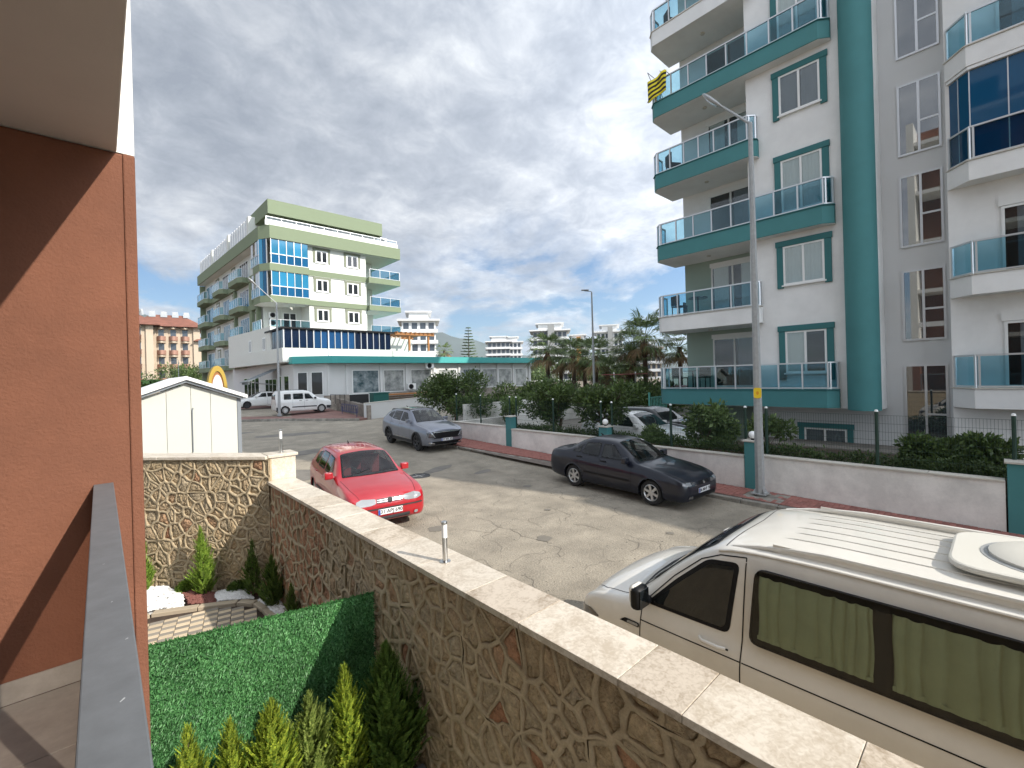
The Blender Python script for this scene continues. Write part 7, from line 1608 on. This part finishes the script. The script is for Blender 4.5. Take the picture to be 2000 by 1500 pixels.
palm('palm with a thin crown between the far lamp post and the tallest palm', (32.4, 20.6, .3), 3.9, 2.3, 48, 28); palm('short palm behind the shop fascia end', (33.5, 29.5, .4), 4.2, 2.3, 49, 28)
palm('palm right behind the far lamp post', (30.5, 23.0, .3), 4.4, 2.3, 50, 28); palm('palm just left of the tallest palm, slightly lower', (34.6, 22.0, .3), 5.2, 2.4, 53, 28); palm('palm low behind the second palm from the fascia', (33.8, 26.8, .3), 4.6, 2.3, 54, 28)
palm('palm beside the curved balcony tower', (62, 92, .9), 9.0, 3.0, 47, 24)
# araucaria
ar_ = thing('araucaria_tree', 'tall tiered araucaria standing above the shop roof', 'tree', (90.8, 120.2, .9)); ah = 19.2
MB().tube([(0, 0, 0), (0, 0, ah)], [.35, .05], 6).build('trunk', 'bark', ar_); am = MB(); rga = random.Random(3)
for k in range(13):
    z = ah*.35+k*(ah*.62/12); r = (1-(k/13))*2.9+.5
    for q in range(7):
        a = q*.9+k*.4; d = Vector((math.cos(a), math.sin(a), .12)); s2 = Vector((-math.sin(a), math.cos(a), 0))
        for m_ in range(14):
            p = Vector((0, 0, z))+d*r*(.2+.8*m_/13); am.add([p-s2*.3, p+d*.3, p+s2*.3, p+Vector((0, 0, .28))], [(0, 1, 2), (0, 3, 2), (1, 3, 0)])
am.build('crown', 'leaf', ar_, recalc=False, kind='stuff')
# background greenery
def greens(name, label, boxes, n, leaf, mat, seed):
    rg = random.Random(seed); mb = MB(); leafcloud(mb, boxes, n, leaf, rg); o = mb.build(name, mat, recalc=False, kind='stuff'); o['label'] = label; return o
rgb = random.Random(77)
greens('shrubbery', 'mixed greenery below the palms beyond the car park', [(28+rgb.uniform(-3, 9), 24+rgb.uniform(-8, 6), rgb.uniform(.4, 1.9), rgb.uniform(.8, 1.3), .8) for k in range(40)], 20000, .30, 'leaf', 51)
greens('distant_trees', 'dark trees at the foot of the far tower blocks', [(rgb.uniform(70, 150), rgb.uniform(92, 135), rgb.uniform(1, 5.5), rgb.uniform(3, 5), .8) for k in range(60)], 26000, .9, 'leaf', 52)
greens('dark_trees', 'dark tree belt in front of the salmon houses', [(rgb.uniform(-14, 19), rgb.uniform(103, 110), rgb.uniform(2, 5.5), rgb.uniform(2.0, 3.0), .8) for k in range(44)], 22000, .45, 'leaf', 53)
bm_ = MB()
for k in range(420):
    x = rgb.uniform(-12, 13.5) ; y = rgb.uniform(84, 99); z0 = .9; hh = rgb.uniform(2.3, 3.6)
    for q in range(7):
        a = rgb.uniform(0, 6.28); d = Vector((math.cos(a), math.sin(a), 0)); s2 = Vector((-math.sin(a), math.cos(a), 0))*.28; p = Vector((x, y, z0+hh*.55)); m1 = p+d*.55+Vector((0, 0, hh*.38)); e_ = p+d*1.3+Vector((0, 0, hh*.25))
        bm_.add([p, m1+s2, e_, m1-s2], [(0, 1, 2, 3)])
o = bm_.build('banana_plants', 'banana', recalc=False, kind='stuff'); o['label'] = 'bright green banana plants behind the shed'
# litter of leaves along the kerb and a few dry leaves on the road
lf = MB()
for k in range(700):
    x = R.choice((pxk(8)-abs(R.gauss(0, .18)), R.uniform(10, 11.3))); y = R.uniform(0, 17); z = gz(x, y)+.008; a = R.uniform(0, 6.28); l = R.uniform(.015, .04)
    lf.add([(x, y, z), (x+l*math.cos(a), y+l*math.sin(a), z+.006), (x+l*1.4*math.cos(a+.4), y+l*1.4*math.sin(a+.4), z+.002)], [(0, 1, 2)])
lf.build('fallen_leaves', 'palm_dry', recalc=False, kind='stuff', label='dry fallen leaves along the right kerb')

# manhole cover, oil stains
mh = thing('manhole_cover', 'round iron manhole cover set in the street near the grey blue crossover', 'manhole cover', (7.4, 12.6, gz(7.4, 12.6)))
MB().lathe([(.36, -.02), (.36, .012), (.33, .012), (.33, .006), (0, .006)], 28).build('cover', 'trim', mh); MB().box(-.22, .22, -.012, .012, .006, .011).box(-.012, .012, -.22, .22, .006, .011).build('cover_rib', 'galv', mh)
M['oil'] = pmat('oil stain', (.165, .148, .122), .8)
ob = MB()
for (cx, cy, r) in [(5.2, 8.2, .16), (6.4, 6.2, .16), (9.0, 9.3, .13), (7.8, 7.4, .08), (6.0, 11.6, .12), (4.4, 6.8, .14), (8.4, 4.6, .08)]:
    pts = [(cx+r*math.cos(t)*(1+.5*noise.noise(Vector((math.cos(t)*2+cx, math.sin(t)*2, 0)))), cy+r*math.sin(t)*(1+.5*noise.noise(Vector((math.cos(t)*2+cx, math.sin(t)*2, 0))))) for t in [k*2*math.pi/18 for k in range(18)]]
    ob.add([(x, y, gz(x, y)+.0075) for x, y in pts]+[(cx, cy, gz(cx, cy)+.0085)], [(k, (k+1) % 18, 18) for k in range(18)])
ob.build('oil_stains', 'oil', recalc=False, kind='stuff', label='small dark oil stains on the sunlit street surface')

# ================================================================ AIR
HZ = MB().box(-4800, 4800, -3000, 5600, -70, 470).build('haze', [], kind='stuff')
hm = bpy.data.materials.new('air'); hm.use_nodes = True; ht = hm.node_tree; ht.nodes.clear(); ho = N('ShaderNodeOutputMaterial', ht); pv = N('ShaderNodeVolumePrincipled', ht)
pv.inputs['Color'].default_value = (0.80, 0.88, 1.0, 1); pv.inputs['Density'].default_value = 0.00009; pv.inputs['Anisotropy'].default_value = 0.2; ht.links.new(pv.outputs[0], ho.inputs['Volume'])
HZ.data.materials.clear(); HZ.data.materials.append(hm); HZ['label'] = 'thin bluish haze over the town and the hills'
